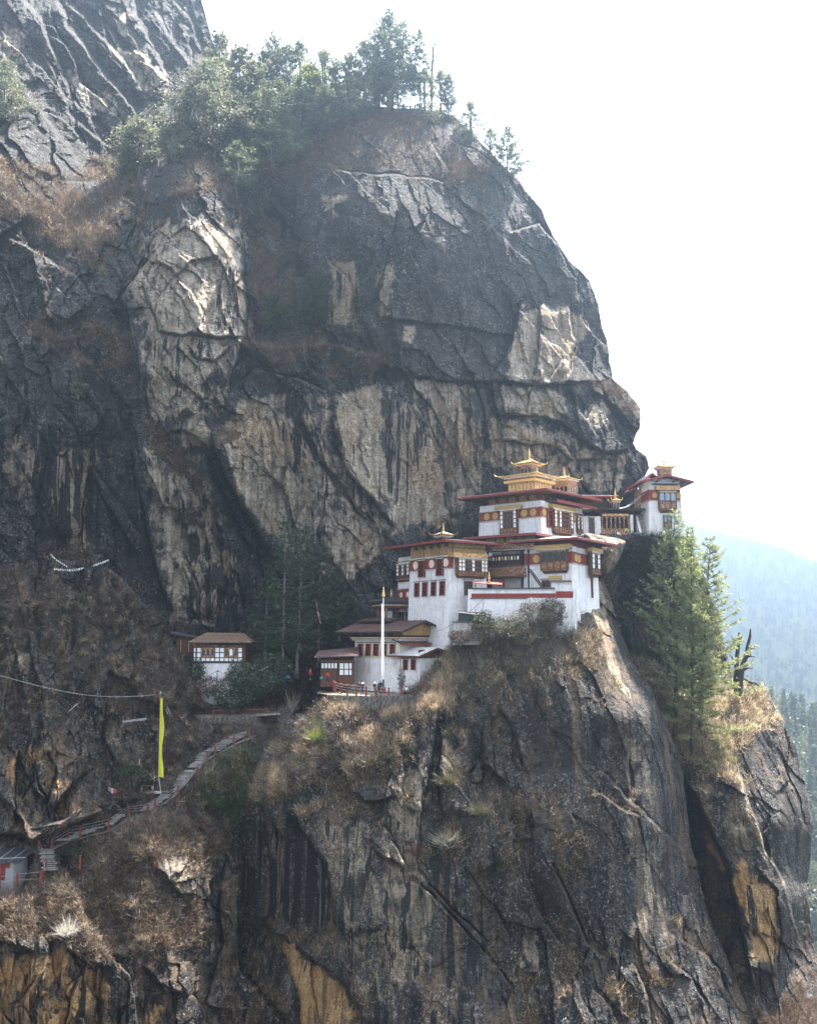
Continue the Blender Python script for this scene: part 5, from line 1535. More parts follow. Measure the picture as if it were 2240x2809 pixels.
# red roof of the back range and its bell turret
zz = Cc.z(1620, 1366, 3, 5.5)
MB().box(-3.0, 6.4, 4.2, 9.0, zt, zz).build('back_wall', DARKWOOD, Cc.o)
hip_roof(Cc, -4.0, 7.4, 3.0, 9.6, zz, 0.5, 0.6, ROOFPALE, fh=0.32)
q = Cc.Mw.inverted() @ PV(1687, 1390, 178.5)
zz = Cc.z(1687, 1374, q.x, q.y)
lantern(Cc, q.x, q.y, zt + 0.2, zz - zt - 0.2, 0.6, 1.0, 0.35, 0.1, 1.9, CARVE_RED)
# stepped stair up to the tower
st = thing('stone_stair', PV(1769, 1470, 176.5), 'steep stone stair climbing between two white walls to the outer tower', 'stairs')
zs = float(P(1769, 1410, 178)[2] - P(1769, 1470, 176.5)[2])
for k in range(12):
    MB().box(-0.62, 0.62, k * 0.28, k * 0.28 + 0.32, -0.5 + zs * k / 12, zs * (k + 1) / 12).build('step', STONESTEP, st)
MB().hexa([(-1.05, -0.1, -0.6), (-0.64, -0.1, -0.6), (-0.64, 3.5, -0.6), (-1.05, 3.5, -0.6)], [(-1.05, -0.1, 0.6), (-0.64, -0.1, 0.6), (-0.64, 3.5, zs + 0.9), (-1.05, 3.5, zs + 0.9)]).build('side_wall', WHITE, st)

# ---- the outer tower on the edge
D = Bld('outer_tower', 'white corner tower on the brink with a wide red gable roof and small golden turret', 'tower', 1783, 1474, 176, 4, 5.6, 6.5)
zr0, zr1 = D.at('R', 1826, 1373)[1], D.at('R', 1826, 1345)[1]
zt = D.at('R', 1826, 1330)[1]
D.wall(-0.7, zr1, 0.42)
red_band(D, 'R', -0.05, 5.65, zr0, zr1, [D.at('R', 1794.5, 1358)[0], D.at('R', 1858.5, 1358)[0]], None, 0.5)
red_band(D, 'L', 0, 6.55, zr0, zr1)
MB().box(0.03, 5.57, 0.03, 6.4, zr1, zt + 1.2).build('attic', WHITEPAINT, D.o)
x0, x1, z0, z1 = D.rect('R', 1806, 1349, 1852, 1396, 0.6)
bay_window(D, 'R', x0, x1, z0, z1, 0.75, 'aaa', 1, CARVE_RED, 0.7, BLUEGLASS, 0.46)
x0, x1, z0, z1 = D.rect('R', 1797, 1334, 1864, 1344, 0.8)
o = beam(D, 'R', x0, x1, z0, z1, 1.0, CARVE_GOLD)
MB().box(0.4, 5.2, -1.15, 0.02, z1 + 0.35, z1 + 0.47).build('awning', ROOFDARK, D.o)
x0, x1, z0, z1 = D.rect('R', 1817, 1414, 1838, 1446)
bay_window(D, 'R', x0, x1, z0, z1, 0.25, 'aa', 1, CARVE_RED, 0.3, BLUEGLASS, 0.4)
za = D.z(1828, 1303, 2.8, -1.8)
zE = D.z(1756, 1320, -1.8, -1.8)
gable_roof(D, -1.9, 7.5, -1.9, 7.5, zE, za - zE, 'y', ROOFDARK, fh=0.32)
MB().add([(0.1, -0.02, zt + 1.1), (5.5, -0.02, zt + 1.1), (2.8, -0.02, za - 0.5), (0.1, 0.3, zt + 1.1), (5.5, 0.3, zt + 1.1), (2.8, 0.3, za - 0.5)], [(0, 1, 2), (5, 4, 3), (0, 3, 4, 1), (1, 4, 5, 2), (2, 5, 3, 0)]).build('gable', TANWOOD, D.o)
for sx in (-1, 1):
    MB().box(2.8 + sx * 1.5 - 0.1, 2.8 + sx * 1.5 + 0.1, -1.7, 0.1, za - 1.05, za - 0.8).build('roof_beam', REDWOOD, D.o)
q = D.Mw.inverted() @ PV(1821, 1300, 179.5)
zc = D.z(1821, 1284, q.x, q.y)
lantern(D, q.x, q.y, za - 0.6, zc - za + 0.6, 1.05, 1.75, 0.5, 0.18, 1.75, CARVE_RED, arches=False)
# wing joining it to the cliff
Dw = Bld('tower_wing', 'narrow roofed wing joining the outer tower to the cliff above the stone stair', 'temple wing', 1757, 1412, 180.5, 4, 2.4, 4.0)
zt = Dw.at('R', 1765, 1340)[1]
Dw.wall(-3.2, zt, 0.05, TANWOOD)
za = Dw.z(1790, 1301, 2.5, 0)
gable_roof(Dw, -1.6, 5.6, -1.2, 6.0, zt - 0.3, za - zt + 0.3, 'y', ROOFDARK, fh=0.32)

# ---- lower temple on the right brink
E_ = Bld('lower_temple', 'white temple on the brink with an arched bay under a gold beam and broad roof', 'temple', 1569, 1652, 155, 55, 11.0, 8.2)
zr0, zr1, zt = E_.at('L', 1567, 1544)[1], E_.at('L', 1567, 1513)[1], E_.at('L', 1567, 1497)[1]
E_.wall(-6.0, zt, 0.4, x1=1.9)
E_.wall(-6.0, zt, 0.3, x0=1.95, x1=10.6, y0=0.5, y1=7.6, name='rear_wall')
red_band(E_, 'L', 0, 8.25, zr0, zr1, [E_.at('L', 1471, 1527)[0]], None, 0.62)
red_band(E_, 'R', -0.06, 1.95, zr0, zr1, [E_.at('R', 1577, 1527)[0]], None, 0.62)
o = red_band(E_, 'R', 2.3, 7.0, zr0, zr1, [3.6], None, 0.62)
o.matrix_local = Matrix.Translation((0, 0.5, 0))
x0, x1, z0, z1 = E_.rect('L', 1484, 1509, 1554, 1562, 0.6)
bay_window(E_, 'L', x0, x1, z0, z1, 0.75, 'aaaa', 1, CARVE, 0.6, None, 0.42)
x0, x1, _, _ = E_.rect('L', 1464, 1492, 1562, 1505, 0.9)
beam(E_, 'L', x0, x1, z1 + 0.05, z1 + 0.8, 1.1)
x0, x1, z0, z1 = E_.rect('R', 1622, 1518, 1644, 1572, 0.5)
bay_window(E_, 'R', x0, x1, z0, z1, 0.5, 'waw', 3, CARVE, 0.7)
beam(E_, 'R', x0 - 0.5, x1 + 0.6, z1 + 0.05, z1 + 0.75, 0.9)
MB().box((x0 + x1) / 2 - 0.16, (x0 + x1) / 2 + 0.16, 0.1, 0.6, z0 - 4.0, z0 - 0.6).build('drain_board', BROWN, E_.o)
MB().box(0.6, 10.2, 0.6, 7.6, zt, zt + 1.3).build('attic', REDWOOD, E_.o)
hip_roof(E_, -2.0, 12.6, -2.0, 9.8, zt + 1.0, 0.85, 0.25, ROOFPALE, fh=0.32)
x0, x1, z0, z1 = E_.rect('L', 1487, 1590, 1512, 1609)
tall_window(E_, 'L', x0, x1, z0, z1, BROWN)
x0, x1, z0, z1 = E_.rect('L', 1505, 1581, 1538, 1591, 0.4)
beam(E_, 'L', x0, x1, z0, z1, 0.6, GOLDPAINT, 'door_canopy')

# ---- open timber gallery between the two halls
Fg = Bld('timber_gallery', 'open timber gallery of carved balconies between the white hall and the lower temple', 'gallery', 1327, 1618, 163.5, -35, 9.4, 5.0)
zc1, zc0 = Fg.at('R', 1395, 1496)[1], Fg.at('R', 1395, 1510)[1]
MB().box(0, 9.3, 2.6, 5.0, -2.0, zc0).build('back_wall', WHITE, Fg.o)
MB().box(0.3, 9.3, 2.4, 2.59, 2.6, zc0 - 0.4).build('shutter_wall', DARKWOOD, Fg.o)
MB().box(-0.3, 9.5, 0.05, 2.4, zc0 + 0.05, zc1 + 0.2).build('upper_floor', BROWN, Fg.o)
beam(Fg, 'R', -0.3, 9.5, zc0, zc1, 0.5, CARVE_RED)
for name, ya, yb, mt in (('upper_railing', 1526, 1550, DARKWOOD), ('lower_railing', 1555, 1580, CARVE_RED)):
    x0, x1, z0, z1 = Fg.rect('R', 1331, ya, 1424 if ya < 1540 else 1440, yb)
    r = MB().box(x0, x1, 0.1, 0.2, z0, z1).build(name, mt, Fg.o)
    MB().box(x0, x1, -0.02, 0.26, z1, z1 + 0.12).build('rail', BROWN, r)
    n = 11
    for k in range(n):
        xx = x0 + (k + 0.5) * (x1 - x0) / n
        if ya < 1540:
            MB().lathe([(0.10, 0), (0.16, 0.08), (0.16, 0.5), (0.1, 0.6)], (xx, 0.02, z0 + 0.75), 8).build('prayer_wheel', GOLDPAINT if k % 2 else WHITEPAINT, r)
        else:
            MB().box(xx - 0.1, xx + 0.1, 0.03, 0.09, z0 + 0.15, z0 + 0.95).build('baluster', CARVE, r)
    MB().box(x0, x1, 0.0, 2.4, z0 - 0.25, z0 - 0.02).build('deck', BROWN, Fg.o)
for px in (1334, 1377, 1428, 1446):
    u, _ = Fg.at('R', px, 1560)
    MB().box(u - 0.13, u + 0.13, 0.25, 0.5, -1.0, zc0).build('post', DARKWOOD if px != 1377 else REDWOOD, Fg.o)
for k in range(5):
    MB().box(0.4 + k * 1.8, 1.9 + k * 1.8, 0.3, 0.45, zc1 + 0.25, zc1 + 1.35).build('attic_panel', OCHREWOOD, Fg.o)
hip_roof(Fg, -2.6, 10.8, -2.2, 6.5, zc1 + 1.4, 0.5, 0.5, ROOFDARK, fh=0.32)
# ladder stair to the gallery
ls = thing('wooden_ladder', PV(1484, 1612, 156.5), 'steep dark wooden ladder leaning up to the gallery beside the arched bay', 'ladder')
top = PV(1447, 1560, 158.6) - PV(1484, 1612, 156.5)
for s in (0, 1):
    o_ = Vector((0.45 * s, 0.5 * s, 0))
    MB().tube([Vector((0, 0, 0)) + o_, top + o_], 0.09, 4).build('rail', DARKWOOD, ls)
for k in range(10):
    p = top * ((k + 0.5) / 10)
    MB().tube([p, p + Vector((0.45, 0.5, 0))], 0.06, 4).build('rung', BROWN, ls)

# ---- retaining wall with the red stripe
H = Bld('terrace_wall', 'long white retaining wall with a red stripe and slate coping above the bushes', 'retaining wall', 1284, 1700, 153.0, -3, 16.3, 2.0)
z0, z1 = H.at('R', 1400, 1640)[1], H.at('R', 1400, 1616)[1]
H.wall(-4.5, z1, 0.25, y1=1.6)
MB().box(0.6, 13.2, -0.3, 1.7, z1, z1 + 0.2).build('coping', SLATE, H.o)
za, zb = H.at('R', 1400, 1640)[1], H.at('R', 1400, 1628)[1]
MB().box(0.5, 13.3, -0.09, 0.3, za, zb).build('red_stripe', RED, H.o)
MB().box(0.3, 9.0, -0.16, 0.3, za - 0.14, za - 0.02).build('ledge', SLATE, H.o)
x0, x1, za, zb = H.rect('R', 1524, 1622, 1571, 1640)
MB().box(x0 - 0.02, x1, -0.1, 0.3, za, zb).build('red_stripe', RED, H.o)
x0, x1, za, zb = H.rect('R', 1512, 1597, 1571, 1640)
MB().box(x0, x1 - 0.3, -0.02, 1.3, za + 0.6, zb).build('raised_wall', WHITE, H.o)
for k in range(7):
    MB().hexa([(x0 - 0.2 + k * 0.47, -0.35, zb), (x0 + 0.24 + k * 0.47, -0.35, zb), (x0 + 0.24 + k * 0.47, 1.5, zb), (x0 - 0.2 + k * 0.47, 1.5, zb)],
              [(x0 - 0.2 + k * 0.47, -0.35, zb + 0.12), (x0 + 0.24 + k * 0.47, -0.35, zb + 0.12), (x0 + 0.24 + k * 0.47, 1.5, zb + 0.42), (x0 - 0.2 + k * 0.47, 1.5, zb + 0.42)]).build('roof_slate', ROOFRUST, H.o)
pr = thing('porch_roof', PV(1300, 1606, 154.6), 'little red lean-to roof with a gold bell at the corner of the white hall', 'porch', R(-8))
MB().hexa([(0, -0.8, 0.25), (4.3, -0.8, -0.05), (4.3, 1.2, 0.1), (0, 1.2, 0.4)], [(0, -0.8, 0.37), (4.3, -0.8, 0.07), (4.3, 1.2, 0.5), (0, 1.2, 0.7)]).build('roof', REDWOOD, pr)
for x in (0.25, 4.0):
    MB().box(x - 0.08, x + 0.08, -0.6, -0.44, -1.6, 0.2).build('post', REDWOOD, pr)
finial(pr, (2.3, 0.2, 0.5), 1.7, 'bell')

# ---- small store below the white hall
OLDWHITE = plaster('stained_limewash', (0.55, 0.53, 0.50), 0.9, 1.2)
Ms = Bld('small_store', 'small black-tarped shed on a white stone base at the foot of the white hall', 'shed', 1243, 1750, 150.8, -4, 3.8, 2.2)
zt = Ms.at('R', 1270, 1707)[1]
Ms.wall(-1.0, zt, 0.1, OLDWHITE)
MB().box(0.25, 0.85, -0.03, 0.3, -0.9, 1.0).build('doorway', GLASS, Ms.o)
MB().box(-0.15, 4.0, -0.3, 2.3, zt, zt + 0.12).build('slab', SLATE, Ms.o)
MB().hexa([(0.7, 0.0, zt + 0.12), (3.9, 0.0, zt + 0.12), (3.9, 2.0, zt + 0.12), (0.7, 2.0, zt + 0.12)], [(0.8, 0.1, zt + 1.3), (3.8, 0.1, zt + 1.0), (3.8, 2.0, zt + 1.3), (0.8, 2.0, zt + 1.6)]).build('tarp', TARP, Ms.o)
MB().hexa([(0.4, -0.3, zt + 1.42), (4.2, -0.4, zt + 1.0), (4.1, 2.2, zt + 1.4), (0.5, 2.2, zt + 1.7)], [(0.4, -0.3, zt + 1.5), (4.2, -0.4, zt + 1.08), (4.1, 2.2, zt + 1.48), (0.5, 2.2, zt + 1.78)]).build('roof', SLATE, Ms.o)

# ---- pavilion in the shadow of the cliff
K = Bld('gate_pavilion', 'open pavilion with dark pyramid roof and gold bell, shaded behind the lower house', 'pavilion', 1056, 1722, 163, 25, 4.0, 4.0)
zt = K.at('R', 1085, 1668)[1]
for x in (0.2, 3.6):
    for y in (0.2, 3.6):
        MB().box(x, x + 0.28, y, y + 0.28, -1, zt).build('post', CARVE, K.o)
MB().box(0.9, 2.6, 3.0, 3.8, -1, zt - 0.4).build('back_panel', WHITE, K.o)
for k, (e, mt) in enumerate(((0.1, BROWN), (0.35, CARVE_GOLD), (0.6, BROWN))):
    MB().box(-e, 4 + e, -e, 4 + e, zt + k * 0.3, zt + k * 0.3 + 0.28).build('cornice', mt, K.o)
dentils('dentil_row', K.F('R'), K.o, -0.4, 4.4, zt + 0.42, 0.5, 0.14, 0.34)
dentils('dentil_row', K.F('L'), K.o, -0.4, 4.4, zt + 0.42, 0.5, 0.14, 0.34)
hip_roof(K, -1.3, 5.3, -1.3, 5.3, zt + 0.95, 0.9, 0, ROOFDARK, DARKWOOD)
finial(K.o, (2.0, 2.0, zt + 1.85), 1.5, 'bell')

# ---- lower house by the terrace
I_ = Bld('lower_house', 'cream two-storey guest house with maroon roof and five narrow windows beside the terrace', 'house', 1096, 1872, 154.6, 45, 7.2, 10.6)
zm, zt = I_.at('L', 1092, 1808)[1], I_.at('L', 1092, 1757)[1]
I_.wall(-1.5, zm, 0.25, WHITE)
I_.wall(zm, zt, 0.05, CREAM, x0=0.12, y0=0.12, y1=10.4, name='upper_wall')
for px in (988.5, 1010, 1031, 1053.5, 1076.5):
    u, _ = I_.at('L', px, 1780)
    z0, z1 = I_.at('L', px, 1797)[1], I_.at('L', px, 1764)[1]
    tall_window(I_, 'L', u - 0.52, u + 0.52, z0, z1, mull=2)
for k, (e, mt) in enumerate(((0.15, BROWN), (0.4, CARVE_GOLD), (0.65, DARKWOOD))):
    MB().box(-e, 7.2 + e, -e, 10.5 + e, zt + k * 0.26, zt + k * 0.26 + 0.24).build('cornice', mt, I_.o)
for sd, ln in (('L', 10.6), ('R', 7.2)):
    dentils('dentil_row', I_.F(sd), I_.o, -0.2, ln + 0.2, zt + 0.02, 0.28, 0.14, 0.34)
    dentils('dentil_row', I_.F(sd), I_.o, -0.3, ln + 0.3, zt + 0.36, 0.52, 0.14, 0.34)
ze = zt + 1.5
MB().box(0.4, 6.8, 0.4, 10.2, zt + 0.76, ze).build('attic', TANWOOD, I_.o)
for k in range(5):
    MB().box(0.9 + k * 2.0, 1.15 + k * 2.0, -0.9, 0.02, zt + 0.8, zt + 1.35).build('bracket', DARKWOOD, I_.o, I_.F('L'))
m = 8
for k in range(m):
    a, b_ = -0.2 + 7.6 * k / m + 0.02, -0.2 + 7.6 * (k + 1) / m - 0.02
    hh = lambda x: ze - 0.1 + 1.65 * (1 - abs(x - 3.6) / 3.8)
    MB().hexa([(a, -0.75, zt + 0.8), (b_, -0.75, zt + 0.8), (b_, -0.6, zt + 0.8), (a, -0.6, zt + 0.8)], [(a, -0.95, hh(a)), (b_, -0.95, hh(b_)), (b_, -0.8, hh(b_)), (a, -0.8, hh(a))]).build('gable_board', OCHREWOOD, I_.o)
gable_roof(I_, -1.9, 9.1, -2.2, 13.2, ze - 0.25, 1.75, 'y', ROOFRED, DARKWOOD, fh=0.28, sheets=12)
gable_roof(I_, 2.0, 6.2, 4.5, 12.0, ze + 1.55, 0.45, 'y', ROOFRED, DARKWOOD, fh=0.2, name='ridge_vent')
# lean-to and store on its right
An = Bld('roadside_store', 'white stone store with two small windows and pale sheet roof against the lower house', 'store', 1150, 1872, 151.5, 40, 4.6, 4.6)
zt = An.at('L', 1148, 1806)[1]
An.wall(-1.5, zt, 0.15)
for px in (1113, 1134.5):
    u, _ = An.at('L', px, 1820)
    tall_window(An, 'L', u - 0.5, u + 0.5, An.at('L', px, 1836)[1], An.at('L', px, 1807)[1], REDWOOD)
boards(An, 'R', -0.2, 6.0, zt, zt + 1.3, 14, BROWN)
gable_roof(An, -1.5, 7.2, -1.4, 5.8, zt + 0.25, 1.25, 'y', ROOFPALE, BROWN, fh=0.22, off=-0.1, sheets=9)
q = An.Mw.inverted() @ PV(1090, 1764, 154.6)
o = MB().hexa([(-0.8, 3.6, zt + 2.2), (5.8, 3.6, zt + 2.05), (5.8, 6.0, zt + 2.7), (-0.8, 6.0, zt + 2.9)], [(-0.8, 3.6, zt + 2.32), (5.8, 3.6, zt + 2.17), (5.8, 6.0, zt + 2.82), (-0.8, 6.0, zt + 3.02)]).build('lean_to_roof', ROOFRED, An.o)
MB().box(-0.8, 5.8, 3.5, 3.59, zt + 1.95, zt + 2.3).build('fascia', FASCIA, o)
# annex on the left with latticed front
Ja = Bld('latticed_annex', 'low annex with latticed white panels and sagging maroon roof left of the lower house', 'annex', 879, 1866, 156.5, 4, 5.2, 4.0)
zs = [Ja.at('R', 920, y)[1] for y in (1850, 1836, 1818)]
MB().box(0, 5.2, 0.03, 4.0, -1.0, zs[2] + 0.5).build('wall', BROWN, Ja.o)
xa = Ja.at('R', 930, 1840)[0]
xs = [0.05 + (xa - 0.3) * k / 5 for k in range(6)]
frame_panels(Ja, 'R', [xa, xa + 0.75, xa + 1.5, xa + 2.0], [zs[0] - 0.15] + zs[1:])
frame_panels(Ja, 'R', xs, [zs[1] + 0.1, zs[2]])
for k in range(7):
    MB().box(0.3 + k * 0.38, 0.52 + k * 0.38, -0.08, 0.02, zs[0] - 0.5, zs[1] + 0.1).build('slat', BROWN, Ja.o)
MB().box(xa - 0.35, xa - 0.08, -0.09, 0.02, -0.6, zs[2]).build('door_post', DARKWOOD, Ja.o)
MB().box(-0.1, 5.3, -0.2, 0.02, zs[2] + 0.08, zs[2] + 0.4).build('lintel', BROWN, Ja.o)
o = MB().hexa([(-1.0, -1.4, zs[2] + 0.75), (5.9, -1.4, zs[2] + 1.0), (6.0, 4.2, zs[2] + 2.3), (-0.4, 4.2, zs[2] + 1.7)], [(-1.0, -1.4, zs[2] + 0.9), (5.9, -1.4, zs[2] + 1.15), (6.0, 4.2, zs[2] + 2.45), (-0.4, 4.2, zs[2] + 1.85)]).build('roof', ROOFRED, Ja.o)
for k in range(1, 9):
    f = k / 9.0
    MB().tube([(-1.0 + 6.9 * f, -1.4, zs[2] + 0.92 + 0.25 * f), (-0.4 + 6.4 * f, 4.2, zs[2] + 1.87 + 0.6 * f)], 0.035, 4).build('seam', ROOFRED, o)

# ---- the hut on the left, under the cliff
L = Bld('cliffside_hut', 'half-timbered hut with white panels and rusty roof on a white stone base under the cliff', 'house', 526, 1888, 159, 2, 8.3, 5.0)
zf, zt = L.at('R', 600, 1817)[1], L.at('R', 600, 1774)[1]
L.wall(-2.5, zf - 0.1, 0.15, WHITE)
MB().box(0, 8.2, 0.04, 5, zf - 0.1, zt).build('timber_wall', BROWN, L.o)
MB().box(-0.2, 8.4, -0.16, 5, zf - 0.1, zf + 0.14).build('sill_beam', DARKWOOD, L.o)
pxs = [539.5, 552, 564.5, 577, 589.5, 602.5, 615.5, 628, 640.5, 652.5, 665]
xs = [L.at('R', x, 1800)[0] for x in pxs]
zz = [zf + 0.14, L.at('R', 600, 1804)[1], L.at('R', 600, 1790)[1], L.at('R', 600, 1776)[1]]
win = {(i, j) for i in (1, 2, 3, 6, 7, 8) for j in (1, 2)}
frame_panels(L, 'R', xs, zz, win)
for a, b_ in ((1, 4), (6, 9)):
    m = MB().box(xs[a] + 0.03, xs[b_] - 0.03, -0.13, 0.03, zz[1] + 0.03, zz[3] - 0.02)
    w_ = m.build('window', CARVE, L.o)
    n = 3
    for k in range(n):
        c0 = xs[a] + (xs[b_] - xs[a]) * (k + 0.18) / n
        c1 = xs[a] + (xs[b_] - xs[a]) * (k + 0.82) / n
        arch(MB(), c0, c1, zz[1] + 0.35, zz[3] - 0.22, -0.135).build('pane', WHITEPAINT if (a == 6 and k == 1) else GLASS, w_)
frame_panels(L, 'R', [0.05, xs[0] - 0.5, xs[0] - 0.1], zz)
dentils('dentil_row', L.F('R'), L.o, 0.3, 8.2, zt + 0.02, 0.22, 0.16, 0.28, CARVE_RED)
za = L.z(600, 1737, 4, 3.2)
zE = L.z(600, 1763, 4, -0.9)
m = MB()
e = [(-0.6, -0.95, zE), (9.3, -0.95, zE - 0.02), (7.6, 3.0, za - 0.1), (1.6, 3.0, za)]
t = 0.12
m.hexa(e, [(x, y, z + t) for x, y, z in e])
e2 = [(1.6, 3.01, za), (7.6, 3.01, za - 0.1), (9.3, 6.0, zE), (-0.6, 6.0, zE)]
m.hexa(e2, [(x, y, z + t) for x, y, z in e2])
e3 = [(9.3, -0.94, zE - 0.02), (9.35, 6.0, zE), (7.6, 3.02, za - 0.1)]
m.add([(x, y, z + t) for x, y, z in e3], [(0, 1, 2)])
o = m.build('roof', ROOFRUST, L.o)
for k in range(1, 16):
    f = k / 16.0
    MB().tube([(-0.6 + 9.9 * f, -0.96, zE + t + 0.02), (1.6 + 6.0 * f, 3.0, za + t + 0.01 - 0.1 * f)], 0.035, 4).build('seam', ROOFRUST, o)
for k in (1, 2):
    f = k / 3.0
    MB().tube([(-0.6 + 2.2 * f, -0.96 + 3.96 * f, zE + (za - zE) * f + t + 0.02), (9.3 - 1.7 * f, -0.96 + 3.96 * f, zE + (za - zE - 0.1) * f + t + 0.02)], 0.03, 4).build('seam', ROOFRUST, o)
# lean-to behind its left end
Ll = Bld('plank_lean_to', 'dark plank lean-to with a sloping sheet roof at the left end of the hut', 'shed', 482, 1782, 161.5, 12, 4.0, 3.0)
MB().box(0, 3.6, 0.06, 3.0, -1.5, 1.8).build('wall', DARKWOOD, Ll.o)
boards(Ll, 'R', 0.1, 3.5, -1.0, 1.75, 9, BROWN)
for k in (1, 4, 6):
    MB().box(0.3 + k * 0.42, 0.42 + k * 0.42, -0.09, -0.062, -0.4, 1.5).build('pale_plank', TANWOOD, Ll.o)
MB().hexa([(-0.9, -1.1, 2.6), (4.9, -1.1, 1.55), (4.9, 3.4, 1.8), (-0.9, 3.4, 2.9)], [(-0.9, -1.1, 2.74), (4.9, -1.1, 1.69), (4.9, 3.4, 1.94), (-0.9, 3.4, 3.04)]).build('roof', ROOFDARK, Ll.o)

# ---- shed at the foot of the stair, lower left
GREYWASH = plaster('grey_limewash', (0.36, 0.35, 0.345), 0.8)
N_ = Bld('path_shed', 'small whitewashed shed with red door and pale sheet roof under the rock overhang', 'shed', -30, 2424, 139.5, -14, 3.7, 3.0)
zt = N_.at('R', 20, 2362)[1]
N_.wall(-1.0, zt, 0.05, GREYWASH)
x0, x1, z0, z1 = N_.rect('R', 2, 2368, 16, 2408)
MB().box(x0, x1, -0.08, 0.02, z0 - 0.3, z1).build('door', REDWOOD, N_.o)
x0, x1, z0, z1 = N_.rect('R', 16, 2362, 28, 2380)
MB().box(x0, x1, -0.08, 0.02, z0, z1).build('shutter', RED, N_.o)
MB().hexa([(-0.6, -0.8, zt - 0.1), (4.9, -0.8, zt - 0.02), (4.9, 3.2, zt + 0.9), (-0.6, 3.2, zt + 0.9)], [(-0.6, -0.8, zt + 0.02), (4.9, -0.8, zt + 0.1), (4.9, 3.2, zt + 1.02), (-0.6, 3.2, zt + 1.02)]).build('roof', ROOFDARK, N_.o)
for k in range(9):
    MB().tube([(-0.5 + k * .65, -0.8, zt + .05), (-0.5 + k * .65, 3.2, zt + 1.03)], 0.04, 4).build('seam', ROOFPALE if k % 3 == 0 else ROOFDARK, N_.o)
MB().tube([(-0.8, -0.95, zt + 0.25), (5.9, -0.6, zt + 0.75)], 0.05, 5).build('pole', GREYWASH, N_.o)

# ================================================================ terrace, path, railings
POSTRED = plain('post_red', (0.19, 0.04, 0.028), 0.75, vary=0.2, grime=0.3)
RAIL = plain('pale_rail', (0.36, 0.35, 0.34), 0.5, 0.2, vary=0.15)
EARTH = plain('trodden_earth', (0.22, 0.18, 0.135), 0.95, vary=0.25, scale=1.2, bump=0.4)

# terrace slab with its masonry front
edge = [(x, y, Y - 2.6) for x, y, Y in ((868, 1868, 156.5), (900, 1880, 153.6), (915, 1889, 152.2), (934, 1895, 151.4), (953, 1899.5, 150.9), (977, 1903, 150.5), (1004, 1906, 150.2), (1030, 1908.5, 150.0), (1066, 1910, 149.8), (1101, 1907, 150.1), (1128, 1895, 150.9), (1157, 1878, 151.8), (1190, 1872, 153.0))]
zt = float(P(1030, 1908.5, 147.4)[2])
front = [Vector((float(P(x, y, Y)[0]), Y, zt)) for x, y, Y in edge]
front[-2].z += 0.5
front[-3].z += 0.2
front[-1].z += 0.7
tm = MB()
n = len(front)
back = [Vector((v.x * 1.02, 161.0, max(v.z, zt))) for v in front]
tm.add([tuple(v) for v in front + back], [(i, i + 1, n + i + 1, n + i) for i in range(n - 1)])
tag(tm.build('terrace', EARTH), kind='structure')
tw = thing('terrace_stonework', tuple(front[5]), 'dark dry-stone wall holding up the railed terrace', 'retaining wall')
o0 = Vector(tuple(front[5]))
tms = MB()
low = [v + Vector((0, -0.25, -3.4)) for v in front[1:11]]
up_ = [v + Vector((0, 0.0, -0.01)) for v in front[1:11]]
k = len(low)
tms.add([tuple(v - o0) for v in up_ + low], [(i + k, i + k + 1, i + 1, i) for i in range(k - 1)])
tms.build('backing', STONEWALL, tw)
sm = [MB().hexa([(-.42, -.16, -.14), (.40, -.18, -.15), (.42, .1, -.14), (-.42, .1, -.14)], [(-.38, -.13, .12), (.41, -.15, .14), (.42, .1, .14), (-.4, .1, .14)]).mesh('stone', STONEWALL),
      MB().hexa([(-.30, -.2, -.12), (.30, -.14, -.14), (.3, .1, -.14), (-.3, .1, -.14)], [(-.33, -.15, .14), (.28, -.12, .11), (.3, .1, .14), (-.3, .1, .14)]).mesh('stone', STONEWALL)]
r2 = random.Random(3)
for i in range(k - 1):
    a, b_ = up_[i], up_[i + 1]
    ln = (b_ - a).length
    ang = math.atan2(b_.y - a.y, b_.x - a.x)
    for row in range(7):
        u = r2.uniform(-0.3, 0.2)
        while u < ln:
            w = r2.uniform(0.5, 0.95)
            p = a.lerp(b_, min(1, max(0, (u + w / 2) / ln))) + Vector((0, -0.03 - 0.03 * row + r2.uniform(-0.05, 0.03), -0.2 - row * 0.30))
            link_mesh('stone', r2.choice(sm), None, tw, Matrix.Translation(p - o0) @ Matrix.Rotation(ang, 4, 'Z') @ Matrix.Diagonal((w, 1, r2.uniform(0.9, 1.1), 1)))
            u += w * 0.85


